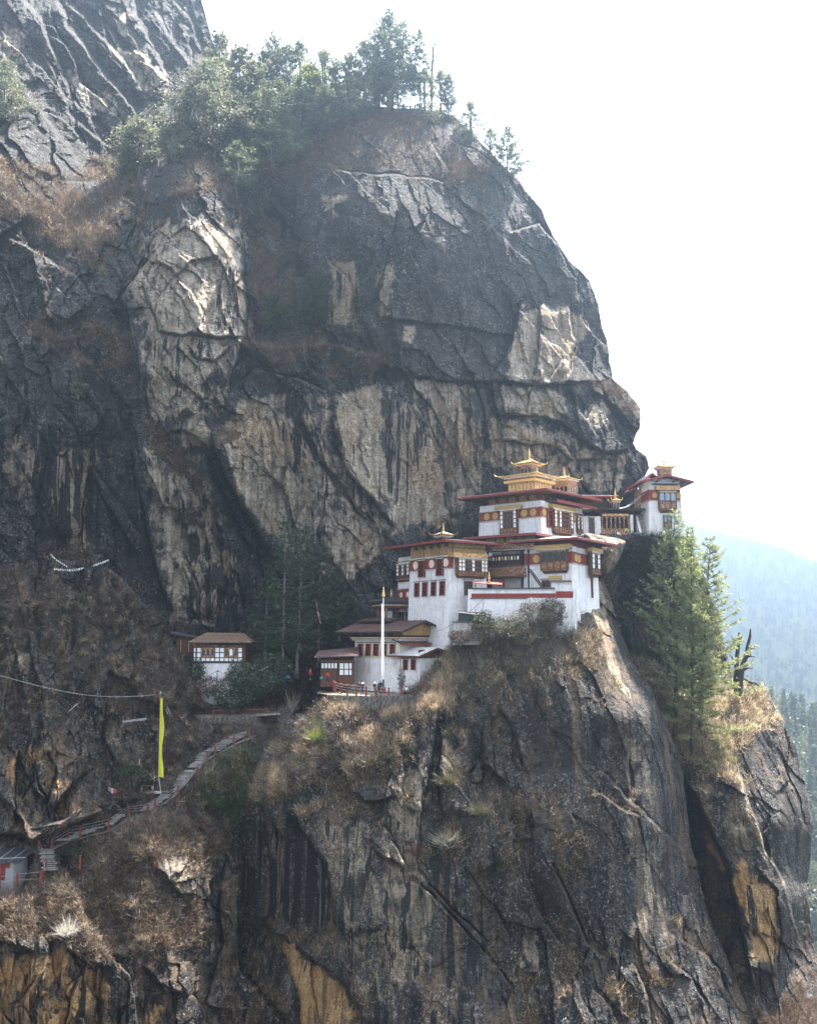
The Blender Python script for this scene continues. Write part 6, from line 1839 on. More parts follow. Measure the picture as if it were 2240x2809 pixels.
def railing(name, label, posts, group=None, nr=3, hgt=None, w=0.26, rails=True, gaps=()):
    """red posts at (px, y_top, y_bottom, Y) joined by pipe rails"""
    pts = [(PV(x, y1, Y), (y1 - y0) * m_per_px(Y)) for x, y0, y1, Y in posts]
    o = pts[0][0]
    t = thing(name, o, label, 'railing', 0, group)
    for p, h in pts:
        m = MB()
        hw = w / 2
        m.hexa([(-hw, -hw, -0.4), (hw, -hw, -0.4), (hw, hw, -0.4), (-hw, hw, -0.4)], [(-hw * .85, -hw * .85, h - 0.12), (hw * .85, -hw * .85, h - 0.12), (hw * .85, hw * .85, h - 0.12), (-hw * .85, hw * .85, h - 0.12)])
        m.hexa([(-hw * 1.15, -hw * 1.15, h - 0.115), (hw * 1.15, -hw * 1.15, h - 0.115), (hw * 1.15, hw * 1.15, h - 0.115), (-hw * 1.15, hw * 1.15, h - 0.115)], [(-hw * .5, -hw * .5, h), (hw * .5, -hw * .5, h), (hw * .5, hw * .5, h), (-hw * .5, hw * .5, h)])
        m.build('post', POSTRED, t, Matrix.Translation(p - o))
    if rails:
        for i in range(len(pts) - 1):
            if i in gaps:
                continue
            for k in range(nr):
                f = 0.28 + 0.6 * k / max(1, nr - 1)
                a = pts[i][0] - o + Vector((0, 0, pts[i][1] * f))
                b_ = pts[i + 1][0] - o + Vector((0, 0, pts[i + 1][1] * f))
                MB().tube([a, (a + b_) / 2 - Vector((0, 0, 0.03)), b_], 0.024, 5).build('rail', RAIL, t)
    return t


railing('terrace_railing', 'railing of red posts and pale pipes along the terrace edge', [
    (915, 1868, 1889, 149.6), (920, 1871, 1891, 149.4), (934, 1874, 1896, 148.8), (953, 1877, 1900, 148.3), (977, 1879, 1904, 147.9), (1004, 1881, 1907, 147.6), (1030, 1884, 1909, 147.4), (1066, 1886, 1911, 147.2), (1101, 1881, 1907, 147.5), (1155, 1856, 1879, 149.2)])
railing('path_railing', 'railing of red posts and pale pipes beside the long stepped path', [
    (684, 2000, 2018, 151.9), (642, 2018, 2037, 150.9), (590, 2041, 2060, 149.6), (568, 2060, 2078, 149.0), (541, 2103, 2119, 147.8), (489, 2156, 2176, 145.8), (425, 2191, 2212, 144.4), (405, 2206, 2228, 144.0), (353, 2211, 2231, 143.2), (298, 2246, 2271, 142.2),
    (220, 2263, 2288, 141.2), (187, 2267, 2292, 141.0), (143, 2295, 2319, 140.4)], nr=3)
railing('stair_railing', 'short railing of red posts down the left side of the lowest steps', [(107, 2303, 2326, 140.6), (124, 2358, 2386, 138.8), (118, 2388, 2418, 137.9)], nr=2)
railing('shed_railing', 'low red-posted railing in front of the whitewashed shed', [(112, 2390, 2420, 137.7), (47, 2396, 2421, 137.9), (-1, 2404, 2428, 138.0)], nr=2)
p = PV(220, 2377, 138.6)
bp = thing('lone_post', p, 'single red post standing alone on the dry slope below the path', 'post')
MB().hexa([(-.13, -.13, -.4), (.13, -.13, -.4), (.13, .13, -.4), (-.13, .13, -.4)], [(-.11, -.11, 1.4), (.11, -.11, 1.4), (.11, .11, 1.4), (-.11, .11, 1.4)]).build('shaft', POSTRED, bp)
MB().hexa([(-.15, -.15, 1.4), (.15, -.15, 1.4), (.15, .15, 1.4), (-.15, .15, 1.4)], [(-.06, -.06, 1.52), (.06, -.06, 1.52), (.06, .06, 1.52), (-.06, .06, 1.52)]).build('cap', POSTRED, bp)

RISERSHADE = plain('riser_shade', (0.05, 0.045, 0.04), 0.9, vary=0.3)  # near-black colour paints the shade between the treads
step_mesh = MB().hexa([(-.5, -.5, -.11), (.5, -.5, -.11), (.5, .5, -.11), (-.5, .5, -.11)], [(-.5, -.5, 0), (.5, -.48, 0), (.49, .5, 0), (-.5, .5, 0)]).mesh('step', STONESTEP)


def flight(label, a, b, n):
    """stone steps from station a to station b, each (left px, right px, y, Y)"""
    t = thing('stone_steps', PV((b[0] + b[1]) / 2, b[2], b[3]), label, 'steps', 0, 'flights of the stepped path')
    o = Vector(t.location)
    m = MB()
    q = [PV(a[0] + 2, a[2], a[3] + .3) - o, PV(a[1] - 2, a[2], a[3] + .3) - o, PV(b[1] - 2, b[2], b[3] + .3) - o, PV(b[0] + 2, b[2], b[3] + .3) - o]
    dn = Vector((0, .1, -.16))
    m.hexa([tuple(v + dn + Vector((0, .6, -2))) for v in (q[3], q[2], q[1], q[0])], [tuple(v + dn) for v in (q[3], q[2], q[1], q[0])])
    m.build('footing', RISERSHADE, t)
    for k in range(n):
        f = (k + 0.5) / n
        l, r_, y, Y = [a[i] + (b[i] - a[i]) * f for i in range(4)]
        p = PV((l + r_) / 2, y, Y)
        w = 0.74 * (r_ - l) * m_per_px(Y)
        dep = max(0.5, abs(a[3] - b[3]) / n * 1.25)
        link_mesh('step', step_mesh, None, t, Matrix.Translation(p - o + Vector((rng.uniform(-.2, .2), rng.uniform(-.08, .08), rng.uniform(-.03, .03)))) @ Matrix.Rotation(rng.uniform(-.13, .13), 4, 'Z') @ Matrix.Diagonal((w * rng.uniform(.84, 1.1), dep, rng.uniform(.8, 1.4), 1)))


flight('topmost flight of pale steps, under the stone wall of the road', (640, 690, 2006, 152.4), (556, 612, 2060, 149.9), 12)
flight('narrow upper flight of pale steps bending beside the green slope', (546, 572, 2062, 149.7), (512, 544, 2106, 148.1), 11)
flight('long middle flight of pale steps beside the yellow banner', (500, 538, 2110, 147.9), (448, 487, 2172, 146.0), 14)
flight('wide flight of pale steps just below the yellow banner', (440, 478, 2176, 145.7), (378, 420, 2222, 144.2), 11)
flight('gentle flight of pale steps between two red posts midway down', (318, 352, 2232, 143.4), (282, 312, 2262, 142.4), 9)
flight('shallow worn steps leading to the dark overhang', (250, 290, 2268, 142.2), (150, 196, 2304, 141.0), 10)
flight('lowest flight of pale steps beside the whitewashed shed', (106, 152, 2326, 140.3), (112, 165, 2386, 138.8), 11)
# flat stretches of the path
pm = MB()
stn = [(700, 2008, 152.3), (642, 2032, 151.1), (588, 2062, 149.8), (562, 2077, 149.2), (528, 2112, 147.8), (470, 2176, 145.8), (415, 2216, 144.6), (385, 2226, 144.0), (353, 2234, 143.4), (298, 2270, 142.4), (228, 2287, 141.6), (191, 2295, 141.3), (155, 2313, 140.8), (122, 2329, 140.3)]
st2 = []
for (x, y, Y), (x2, y2, Y2) in zip(stn[:-1], stn[1:]):
    for q in range(5):
        st2.append((x + (x2 - x) * q / 5, y + (y2 - y) * q / 5, Y + (Y2 - Y) * q / 5))
stn = st2 + stn[-1:]
vs = []
for x, y, Y in stn:
    p = PV(x, y, Y) + Vector((0, 0.25, -0.45))
    k = rng.uniform(.4, .75)
    vs += [tuple(p + Vector((-k, k, 0))), tuple(p + Vector((k * .8, -k, 0)))]
pm.add(vs, [(2 * i, 2 * i + 1, 2 * i + 3, 2 * i + 2) for i in range(len(stn) - 1)])
vs = [tuple(PV(x, y, Y)) for x, y, Y in ((395, 2150, 146.5), (445, 2150, 146.5), (462, 2172, 145.2), (400, 2178, 144.6))]
pm.add(vs, [(0, 3, 2, 1)])
tag(pm.build('path', EARTH), kind='structure')
# road and masonry below the hut
rd = MB()
vs = [tuple(PV(x, y, Y)) for x, y, Y in ((520, 1957, 156.2), (770, 1950, 156.5), (770, 1960, 154.2), (700, 1965, 153.8), (540, 1968, 153.8))]
rd.add(vs, [(4, 3, 2, 1, 0)])
tag(rd.build('road', EARTH), kind='structure')
rw = thing('road_stonework', PV(620, 2000, 153.2), 'rough dark stone wall below the road, above the topmost steps', 'retaining wall')
o = Vector(rw.location)
a, b_ = PV(546, 1969, 153.3), PV(700, 1966, 153.2)
ln = (b_ - a).length
MB().hexa([tuple(v - o) for v in (a + Vector((0, 0, -2.8)), b_ + Vector((0, 0, -2.2)), b_ + Vector((0, 1, -2.2)), a + Vector((0, 1, -2.8)))], [tuple(v - o) for v in (a, b_, b_ + Vector((0, 1, 0)), a + Vector((0, 1, 0)))]).build('backing', STONEWALL, rw)
for row in range(9):
    u = r2.uniform(-0.2, 0.2)
    while u < ln - 0.3:
        w = r2.uniform(0.45, 0.95)
        p = a.lerp(b_, (u + w / 2) / ln) + Vector((0, -0.06 + r2.uniform(-0.06, 0.02), -0.14 - row * 0.27))
        link_mesh('stone', r2.choice(sm), None, rw, Matrix.Translation(p - o) @ Matrix.Diagonal((w, 1, r2.uniform(0.85, 1.05), 1)))
        u += w * 0.87
kr = thing('road_kerb_rail', PV(582, 1956, 154.2), 'long low dark red rail along the road edge below the hut', 'railing')
o = Vector(kr.location)
MB().tube([(0, 0, 0.35), tuple(PV(735, 1951, 155.0) - o + Vector((0, 0, 0.3)))], 0.11, 5).build('rail', POSTRED, kr)
for f in (0.02, 0.35, 0.68, 0.98):
    p = (PV(735, 1951, 155.0) - o) * f
    MB().box(p.x - 0.08, p.x + 0.08, p.y - 0.08, p.y + 0.08, p.z - 0.6, p.z + 0.38).build('post', POSTRED, kr)
# masonry edge of the upper terrace, courtyard floor
uf = MB()
vs = [tuple(PV(x, y, Y)) for x, y, Y in ((1585, 1470, 174.6), (1700, 1470, 175.0), (1800, 1471, 175.0), (1890, 1473, 176.0), (1890, 1466, 184), (1585, 1464, 184))]
uf.add(vs, [(0, 1, 2, 3, 4, 5)])
tag(uf.build('upper_court', EARTH), kind='structure')
uw = thing('court_stonework', PV(1770, 1475, 174.8), 'mottled stone parapet under the upper court, behind the pine tops', 'retaining wall')
o = Vector(uw.location)
a, b_ = PV(1690, 1469, 174.9), PV(1888, 1472, 175.8)
ln = (b_ - a).length
MB().hexa([tuple(v - o) for v in (a + Vector((0, -.1, -1.6)), b_ + Vector((0, -.1, -1.6)), b_ + Vector((0, 1.5, -1.6)), a + Vector((0, 1.5, -1.6)))], [tuple(v - o) for v in (a, b_, b_ + Vector((0, 1.5, 0)), a + Vector((0, 1.5, 0)))]).build('backing', STONEWALL, uw)
for row in range(4):
    u = r2.uniform(-0.2, 0.2)
    while u < ln - 0.3:
        w = r2.uniform(0.5, 1.05)
        p = a.lerp(b_, (u + w / 2) / ln) + Vector((0, -0.06 + r2.uniform(-0.06, 0.02), -0.12 - row * 0.28))
        link_mesh('stone', r2.choice(sm), None, uw, Matrix.Translation(p - o) @ Matrix.Diagonal((w, 1, r2.uniform(0.85, 1.05), 1)))
        u += w * 0.87


# great boulders wedged under the upper court
def boulder(name, label, outline, Y, thick, seed, mat=ROCK_LOW, bulge=1.0, pale=0.45):
    """rock whose face shows the given outline; rounded to the back"""
    c = np.array(outline, float)
    n = 48
    t = np.linspace(0, 1, n, endpoint=False)
    cl = np.vstack([c, c[:1]])
    ring = curve_pts(cl, t)
    cen = ring.mean(0)
    vs, layers = [], [(0.0, -1.0), (0.35, -0.9), (0.65, -0.7), (0.85, -0.42), (0.97, -0.12), (1.0, 0.1), (0.92, 0.55), (0.6, 1.0)]
    for k, dp in layers:
        q = cen + (ring - cen) * k
        vs.append(P(q[:, 0], q[:, 1], Y + dp * thick))
    V = np.concatenate(vs)
    d = fbm(V[:, 0] / 2.2 + seed, V[:, 1] / 2.2, V[:, 2] / 2.2, 5, seed) * 0.9 * bulge
    f1, _ = facets(V[:, 0] / 2.6 + seed, V[:, 2] / 2.6, seed)
    V[:, 1] += d + f1 * 0.5 * bulge
    L_ = len(layers)
    F = []
    for i in range(L_ - 1):
        for j in range(n):
            F.append((i * n + j, (i + 1) * n + j, (i + 1) * n + (j + 1) % n, i * n + (j + 1) % n))
    cen3 = V.mean(0)
    me = np_mesh(name, V - cen3, np.array(F), mat, True)
    for kk in ('pale', 'grass', 'ochre', 'streak', 'moss'):
        set_attr(me, kk, np.full(len(V), pale if kk == 'pale' else 0.0))
    bm = bmesh.new()
    bm.from_mesh(me)
    bmesh.ops.recalc_face_normals(bm, faces=bm.faces)
    bmesh.ops.subdivide_edges(bm, edges=bm.edges, cuts=1, use_grid_fill=True)
    bm.to_mesh(me)
    bm.free()
    o = link_mesh(name, me)
    o.location = tuple(cen3)
    return tag(o, label, 'boulder')


boulder('boulder', 'huge pale tilted boulder jutting out beside the lower temple roof', [(1600, 1462), (1650, 1468), (1700, 1478), (1716, 1484), (1700, 1530), (1682, 1562), (1664, 1580), (1640, 1560), (1630, 1520), (1612, 1490)], 169.5, 4.0, 5, pale=0.55)
boulder('boulder', 'grey overhanging rock beside the small figures on the path', [(60, 2275), (110, 2265), (180, 2245), (250, 2205), (280, 2225), (210, 2262), (130, 2300), (90, 2312)], 140.2, 2.2, 12, pale=0.1)

# bench by the banner and loose timber
bn = thing('stone_bench', PV(404, 2163, 145.0), 'low stone bench beside the foot of the yellow banner', 'bench', R(20))
MB().box(-1.0, 1.0, -0.25, 0.25, 0.32, 0.42).build('seat', REDWOOD, bn)
for x in (-0.75, 0.75):
    MB().box(x - 0.15, x + 0.15, -0.2, 0.2, -0.3, 0.318).build('leg', STONESTEP, bn)
SLATEGREY = plain('weathered_plank', (0.26, 0.25, 0.25), 0.85, vary=0.3)
def plank(label, a, b_, w, mat):
    o = Vector(a)
    d = Vector(b_) - o
    n_ = d.cross(Vector((0, 1, 0.3))).normalized() * w
    up_n = n_.cross(d).normalized() * 0.06
    m = MB().add([tuple(v) for v in (Vector(), d, d + n_, n_, up_n, d + up_n, d + n_ + up_n, n_ + up_n)], [(0, 3, 2, 1), (4, 5, 6, 7), (0, 1, 5, 4), (1, 2, 6, 5), (2, 3, 7, 6), (3, 0, 4, 7)])
    x = m.build('plank', mat)
    x.location = o
    return tag(x, label, 'plank')
plank('pale bent sheet lying flat on the slope left of the yellow banner', PV(336, 1983, 147.2), PV(403, 1975, 147.8), 0.3, SLATEGREY)
plank('short pale plank tilted in the brown bushes', PV(190, 1953, 147.0), PV(214, 1931, 147.3), 0.16, SLATEGREY)
plank('grey plank leaning on the rock behind the banner top, the left one', PV(462, 1958, 150.0), PV(448, 1926, 150.6), 0.16, SLATEGREY)
plank('grey plank leaning on the rock behind the banner top, the right one', PV(468, 1957, 150.0), PV(456, 1930, 150.6), 0.14, SLATEGREY)

# ================================================================ vegetation
def leaf_mat(name, dark, light, trans=0.35, tint=(1.0, 0.95, 0.5)):
    m, n, b = new_mat(name)
    n.n.remove(b)
    at = n.attr('tint')
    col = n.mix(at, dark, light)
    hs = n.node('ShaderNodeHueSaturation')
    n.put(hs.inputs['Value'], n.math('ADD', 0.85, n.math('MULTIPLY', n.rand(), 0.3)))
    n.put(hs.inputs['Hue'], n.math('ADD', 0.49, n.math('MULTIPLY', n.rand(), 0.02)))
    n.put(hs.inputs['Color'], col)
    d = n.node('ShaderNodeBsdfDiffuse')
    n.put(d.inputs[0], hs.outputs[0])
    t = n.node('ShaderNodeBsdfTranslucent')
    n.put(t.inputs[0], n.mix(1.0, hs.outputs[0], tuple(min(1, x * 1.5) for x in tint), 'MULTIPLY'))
    g = n.node('ShaderNodeBsdfGlossy')
    g.inputs['Roughness'].default_value = 0.45
    g.inputs[0].default_value = (0.6, 0.6, 0.6, 1)
    mx = n.node('ShaderNodeMixShader')
    mx.inputs[0].default_value = trans
    n.t.links.new(d.outputs[0], mx.inputs[1])
    n.t.links.new(t.outputs[0], mx.inputs[2])
    m2 = n.node('ShaderNodeMixShader')
    m2.inputs[0].default_value = 0.06
    n.t.links.new(mx.outputs[0], m2.inputs[1])
    n.t.links.new(g.outputs[0], m2.inputs[2])
    n.t.links.new(m2.outputs[0], n.n['Material Output'].inputs['Surface'])
    return m


PINE_LIT = leaf_mat('pine_needles', (0.10, 0.13, 0.065), (0.40, 0.43, 0.21), 0.55)
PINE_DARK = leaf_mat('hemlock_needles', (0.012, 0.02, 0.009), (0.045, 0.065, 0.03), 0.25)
OAK = leaf_mat('oak_leaves', (0.06, 0.072, 0.05), (0.26, 0.26, 0.2), 0.45)
SUMMIT = leaf_mat('summit_foliage', (0.05, 0.065, 0.042), (0.18, 0.2, 0.12), 0.5)
YELLOWISH = leaf_mat('yellow_foliage', (0.11, 0.13, 0.04), (0.28, 0.29, 0.10), 0.45)
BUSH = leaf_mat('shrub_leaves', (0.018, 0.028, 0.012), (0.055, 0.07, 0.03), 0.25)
BRIGHT = leaf_mat('bright_fern', (0.10, 0.15, 0.03), (0.26, 0.30, 0.09), 0.45)
SWARD = leaf_mat('green_grass', (0.02, 0.032, 0.01), (0.085, 0.12, 0.035), 0.3)
STRAW = leaf_mat('dry_grass', (0.12, 0.08, 0.045), (0.70, 0.54, 0.36), 0.42, (1.0, 0.9, 0.7))
RUST = leaf_mat('dry_heather', (0.045, 0.026, 0.02), (0.15, 0.082, 0.052), 0.25, (1.0, 0.8, 0.65))
OLIVE = leaf_mat('olive_grass', (0.04, 0.036, 0.022), (0.16, 0.14, 0.08), 0.3)
TWIG = plain('bare_twigs', (0.16, 0.135, 0.12), 0.85, vary=0.3)
PALETWIG = plain('pale_twigs', (0.42, 0.38, 0.34), 0.85, vary=0.25)
BARK = plain('bark', (0.075, 0.055, 0.042), 0.9, vary=0.35, scale=2.5, bump=0.6)
BARK_GREY = plain('grey_bark', (0.15, 0.135, 0.125), 0.9, vary=0.35, scale=2.5, bump=0.6)
DEADWOOD = plain('dead_wood', (0.045, 0.036, 0.032), 0.9, vary=0.4, scale=2.5, bump=0.6)


def blades(p, d, ln, w, r):
    """thin triangles at p along d; arrays"""
    n = len(p)
    side = np.cross(d, r.normal(size=(n, 3)))
    side /= np.linalg.norm(side, axis=1, keepdims=True) + 1e-9
    a = p - side * (w / 2)[:, None]
    b = p + side * (w / 2)[:, None]
    c = p + d * ln[:, None]
    return np.stack([a, b, c], 1)


def leaf_quads(p, size, r, flat=0.0):
    n = len(p)
    nn = r.normal(size=(n, 3))
    nn[:, 2] += flat
    nn /= np.linalg.norm(nn, axis=1, keepdims=True)
    u = np.cross(nn, r.normal(size=(n, 3)))
    u /= np.linalg.norm(u, axis=1, keepdims=True) + 1e-9
    v = np.cross(nn, u)
    s = size[:, None]
    return np.stack([p - u * s * 0.5, p + v * s * 0.32, p + u * s * 0.5, p - v * s * 0.32], 1)


def tri_mesh(name, T, tint, mat):
    k = T.shape[1]
    V = T.reshape(-1, 3)
    F = np.arange(len(V)).reshape(-1, k)
    me = np_mesh(name, V, F, mat, False)
    set_attr(me, 'tint', np.repeat(tint, k))
    return me


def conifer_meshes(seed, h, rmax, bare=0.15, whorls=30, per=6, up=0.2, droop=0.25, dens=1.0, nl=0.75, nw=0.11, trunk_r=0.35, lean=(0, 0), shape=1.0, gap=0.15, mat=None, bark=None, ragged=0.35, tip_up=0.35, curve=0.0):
    """straight conifer: tapered trunk with whorled limbs, needle sprays along the limbs"""
    r = np.random.default_rng(seed)
    tm = MB()
    ns = 14
    tp = []
    for i in range(ns + 1):
        f = i / ns
        tp.append(Vector((lean[0] * f + curve * math.sin(f * 2.6) + r.normal() * 0.05, lean[1] * f + r.normal() * 0.05, h * f)))
    tm.tube(tp, [trunk_r * (1 - 0.93 * (i / ns)) * (1.35 if i == 0 else 1) for i in range(ns + 1)], 7)

    def at(f):
        k = min(ns - 1, int(f * ns))
        return tp[k].lerp(tp[k + 1], f * ns - k)
    segs = []
    tints = []
    for wv in range(whorls):
        f = bare + (1 - bare) * (wv + r.uniform(-.3, .3)) / whorls
        f = min(max(f, bare), 0.985)
        g = (f - bare) / (1 - bare)
        rad = rmax * (min(1, (g + 0.12) * 3.2) ** 0.6) * (1 - g) ** (0.75 * shape) + 0.25
        p0 = at(f)
        a0 = r.uniform(0, 6.28)
        for b in range(per):
            if r.uniform() < gap:
                continue
            az = a0 + 6.283 * b / per + r.normal() * 0.25
            L = rad * (1 + r.normal() * ragged * 0.7) * r.uniform(0.65, 1.05)
            L = max(0.3, L)
            el = up + 0.5 * g - droop * (1 - g) + r.normal() * 0.12
            dh = Vector((math.cos(az), math.sin(az), 0))
            pts = []
            m = 6
            for q in range(m + 1):
                s = q / m
                pts.append(p0 + dh * (L * s) + Vector((0, 0, L * (el * s - droop * 0.7 * s * s + tip_up * s ** 3))))
            if L > 0.9:
                tm.tube(pts[:m], [max(0.02, trunk_r * 0.2 * (1 - g * 0.6) * (1 - q / m)) for q in range(m)], 4, False)
            P_ = np.array([tuple(x) for x in pts])
            nsp = int(max(4, L * 5.0 * dens))
            s = r.uniform(0.18, 1.0, nsp) ** 0.8
            i0 = np.minimum((s * m).astype(int), m - 1)
            fr = s * m - i0
            c = P_[i0] * (1 - fr)[:, None] + P_[i0 + 1] * fr[:, None]
            wid = 0.16 * L * (1 - 0.55 * s) + 0.12
            lat = np.array((-dh.y, dh.x, 0))
            c = c + lat[None] * (r.uniform(-1, 1, nsp) * wid)[:, None] + np.array((0, 0, 1.0))[None] * (r.normal(size=nsp) * 0.10)[:, None]
            k = 5
            cc = np.repeat(c, k, 0)
            dd = np.array(tuple(dh))[None] * 0.8 + r.normal(size=(nsp * k, 3)) * 0.65
            dd[:, 2] += 0.25
            dd /= np.linalg.norm(dd, axis=1, keepdims=True)
            segs.append(blades(cc, dd, nl * r.uniform(0.6, 1.2, nsp * k), nw * r.uniform(0.7, 1.4, nsp * k), r))
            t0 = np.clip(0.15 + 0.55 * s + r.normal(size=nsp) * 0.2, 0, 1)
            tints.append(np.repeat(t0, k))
    T = np.concatenate(segs)
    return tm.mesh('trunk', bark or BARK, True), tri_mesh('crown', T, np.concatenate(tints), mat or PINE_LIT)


def broad_meshes(seed, h, rx, rz, cz, n_cl=90, cone=0.45, leaves=55, ls=0.34, trunk_r=0.3, mat=None, bark=None, spread=0.85, limbs=10, clump=0.95):
    """rounded evergreen: trunk that forks into limbs, clumps of leaves through the crown"""
    r = np.random.default_rng(seed)
    tm = MB()
    top = h * cz
    tm.tube([(0, 0, -0.3), (r.normal() * .2, r.normal() * .2, top * 0.5), (r.normal() * .3, r.normal() * .3, top), (r.normal() * .4, r.normal() * .4, h * 0.9)], [trunk_r * 1.3, trunk_r, trunk_r * 0.7, trunk_r * 0.2], 7)
    cen = []
    for i in range(n_cl):
        d = r.normal(size=3)
        d /= np.linalg.norm(d)
        k = r.uniform(0.35, 1.0) ** 0.6
        rr = rx * (1.0 - cone * max(0, d[2]) ** 1.2)
        c = np.array((d[0] * rr * k, d[1] * rr * k, top + (h - top) * 0.12 + d[2] * rz * k))
        c[:2] *= 1 + 0.25 * r.normal()
        cen.append(c)
    cen = np.array(cen)
    for i in range(limbs):
        c = cen[r.integers(len(cen))]
        z0 = top * r.uniform(0.35, 0.95)
        mid = Vector((c[0] * .45, c[1] * .45, z0 + (c[2] - z0) * .6))
        tm.tube([(0, 0, z0), mid, tuple(c)], [trunk_r * .45, trunk_r * .3, trunk_r * .1], 5, False)
    segs, tint = [], []
    for c in cen:
        cr = clump * r.uniform(0.6, 1.25) * rx / 4.0
        q = r.normal(size=(leaves, 3)) * np.array((cr, cr, cr * 0.62)) * 0.62
        segs.append(leaf_quads(c + q, ls * r.uniform(0.6, 1.3, leaves), r, 0.8))
        tint.append(np.clip(0.45 + r.normal() * 0.22 + r.normal(size=leaves) * 0.16, 0, 1))
    return tm.mesh('trunk', bark or BARK_GREY, True), tri_mesh('crown', np.concatenate(segs), np.concatenate(tint), mat or OAK)


def tree(name, meshes, loc, label, group=None, yaw=0.0, sc=1.0, sz=None):
    t = thing(name, loc, label, 'tree', yaw, group)
    link_mesh('trunk', meshes[0], None, t)
    link_mesh('crown', meshes[1], None, t)
    t.scale = (sc, sc, sz if sz else sc)
    return t


def zspan(x, ytop, ybot, Y):
    return float(P(x, ytop, Y)[2] - P(x, ybot, Y)[2])


# ---- the tall pines in the gully on the right
def pine_at(label, xb, yb, xt, yt, Y, rmax, seed, **kw):
    b = PV(xb, yb, Y)
    h = zspan(xb, yt, yb, Y)
    lx = float(P(xt, yt, Y)[0]) - b.x
    return tree('pine_tree', conifer_meshes(seed, h, rmax, lean=(lx, 0), **kw), b - Vector((0, 0, 0.4)), label, 'tall pines in the gully')


pine_at('tallest slender pine with a long bare lower trunk, middle of the gully pines', 1899, 2100, 1893, 1432, 168.0, 5.0, 21, bare=0.22, whorls=40, per=6, dens=1.05, trunk_r=0.42, gap=0.25, nl=0.8, up=0.25)
pine_at('sunlit pine with long level boughs reaching out over the drop', 1914, 2082, 1946, 1466, 170.0, 9.6, 22, bare=0.10, whorls=42, per=6, dens=1.15, trunk_r=0.46, gap=0.2, droop=0.12, up=0.12, ragged=0.5, tip_up=0.22)
pine_at('grey-green pine whose top rises in front of the outer tower', 1834, 1850, 1849, 1394, 172.0, 6.2, 23, bare=0.14, whorls=28, per=5, dens=0.95, trunk_r=0.36, gap=0.2, up=0.35, ragged=0.45)
pine_at('pine with a dark curved lower trunk, leftmost foot of the gully pines', 1853, 2012, 1884, 1560, 170.5, 3.8, 24, bare=0.4, whorls=20, per=5, dens=0.8, trunk_r=0.5, gap=0.25, curve=-1.0)
pine_at('thin young pine standing between the two tallest trunks', 1917, 2040, 1918, 1640, 171.5, 3.6, 25, bare=0.3, whorls=22, per=5, dens=0.8, trunk_r=0.2, gap=0.3)
pine_at('low dark sapling at the foot of the gully pines', 1958, 2112, 1962, 2020, 167.5, 2.6, 26, bare=0.0, whorls=10, per=6, dens=1.2, trunk_r=0.1, gap=0.1, mat=PINE_LIT)

# ---- dead snag at the brink
sn = thing('dead_tree', PV(2022, 1905, 177), 'bare black snag with broken limbs on the brink beside the tall pines', 'tree')
o = Vector(sn.location)


def limb(pts, r0, r1, name='limb', parent=sn, mat=DEADWOOD, oo=None, Y=177):
    v = [PV(x, y, Y + dy) - (oo or o) for x, y, dy in pts]
    n = len(v)
    return MB().tube(v, [r0 + (r1 - r0) * i / (n - 1) for i in range(n)], 7).build(name, mat, parent, smooth=True)


limb([(2022, 1908, 0), (2026, 1880, 0), (2030, 1850, 0), (2036, 1825, 0), (2046, 1795, .2), (2050, 1769, .2), (2056, 1745, 0), (2057, 1724, 0)], 0.75, 0.14, 'trunk')
limb([(2020, 1906, .6), (2017, 1860, .8), (2020, 1800, 1), (2025, 1760, 1), (2026, 1735, 1)], 0.55, 0.2, 'trunk')
for pts in ([(2052, 1783, 0), (2060, 1779, -.5), (2069, 1780, -1)], [(2042, 1806, 0), (2055, 1800, -.5), (2070, 1802, -1)], [(2036, 1840, 0), (2050, 1832, -.5), (2064, 1835, -1)], [(2038, 1836, 0), (2046, 1826, .2), (2052, 1824, .3)], [(2056, 1800, -.3), (2058, 1790, -.3), (2055, 1787, -.3)],
            [(2040, 1862, 0), (2058, 1872, -1), (2074, 1876, -1.4), (2080, 1884, -1.6)], [(2022, 1780, 1), (2012, 1765, .6), (2004, 1742, .5)], [(2018, 1815, 1), (2008, 1806, .6), (2000, 1795, .5)], [(2028, 1752, 1), (2034, 1745, .8), (2034, 1740, .8)]):
    limb(pts, 0.22, 0.06)

# ---- dark conifers in the shaded gully behind the lower house
for k, (xb, yb, xt, yt, Y, rm, sd, lab) in enumerate((
        (773, 1868, 785, 1414, 163, 5.4, 31, 'gaunt dark hemlock with two bare trunks in front of the gully, left one'),
        (813, 1862, 832, 1436, 164, 5.6, 32, 'gaunt dark hemlock close beside its taller left twin behind the annex'),
        (872, 1830, 880, 1500, 168, 4.6, 33, 'bushy dark hemlock deep in shade above the annex roof'),
        (725, 1850, 735, 1560, 167, 4.2, 34, 'dark hemlock half hidden behind the hut'),
        (930, 1760, 925, 1560, 170, 3.8, 35, 'dark hemlock against the cliff above the maroon roof'))):
    b = PV(xb, yb, Y)
    tree('hemlock_tree', conifer_meshes(sd, zspan(xb, yt, yb, Y), rm, bare=0.10 if k > 1 else 0.22, whorls=30, per=5, dens=0.9, lean=(float(P(xt, yt, Y)[0]) - b.x, 0), trunk_r=0.34, gap=0.22, droop=0.35, up=0.1, ragged=0.6, mat=PINE_DARK, bark=BARK_GREY, nl=0.7), b, lab, 'dark hemlocks behind the lower house')

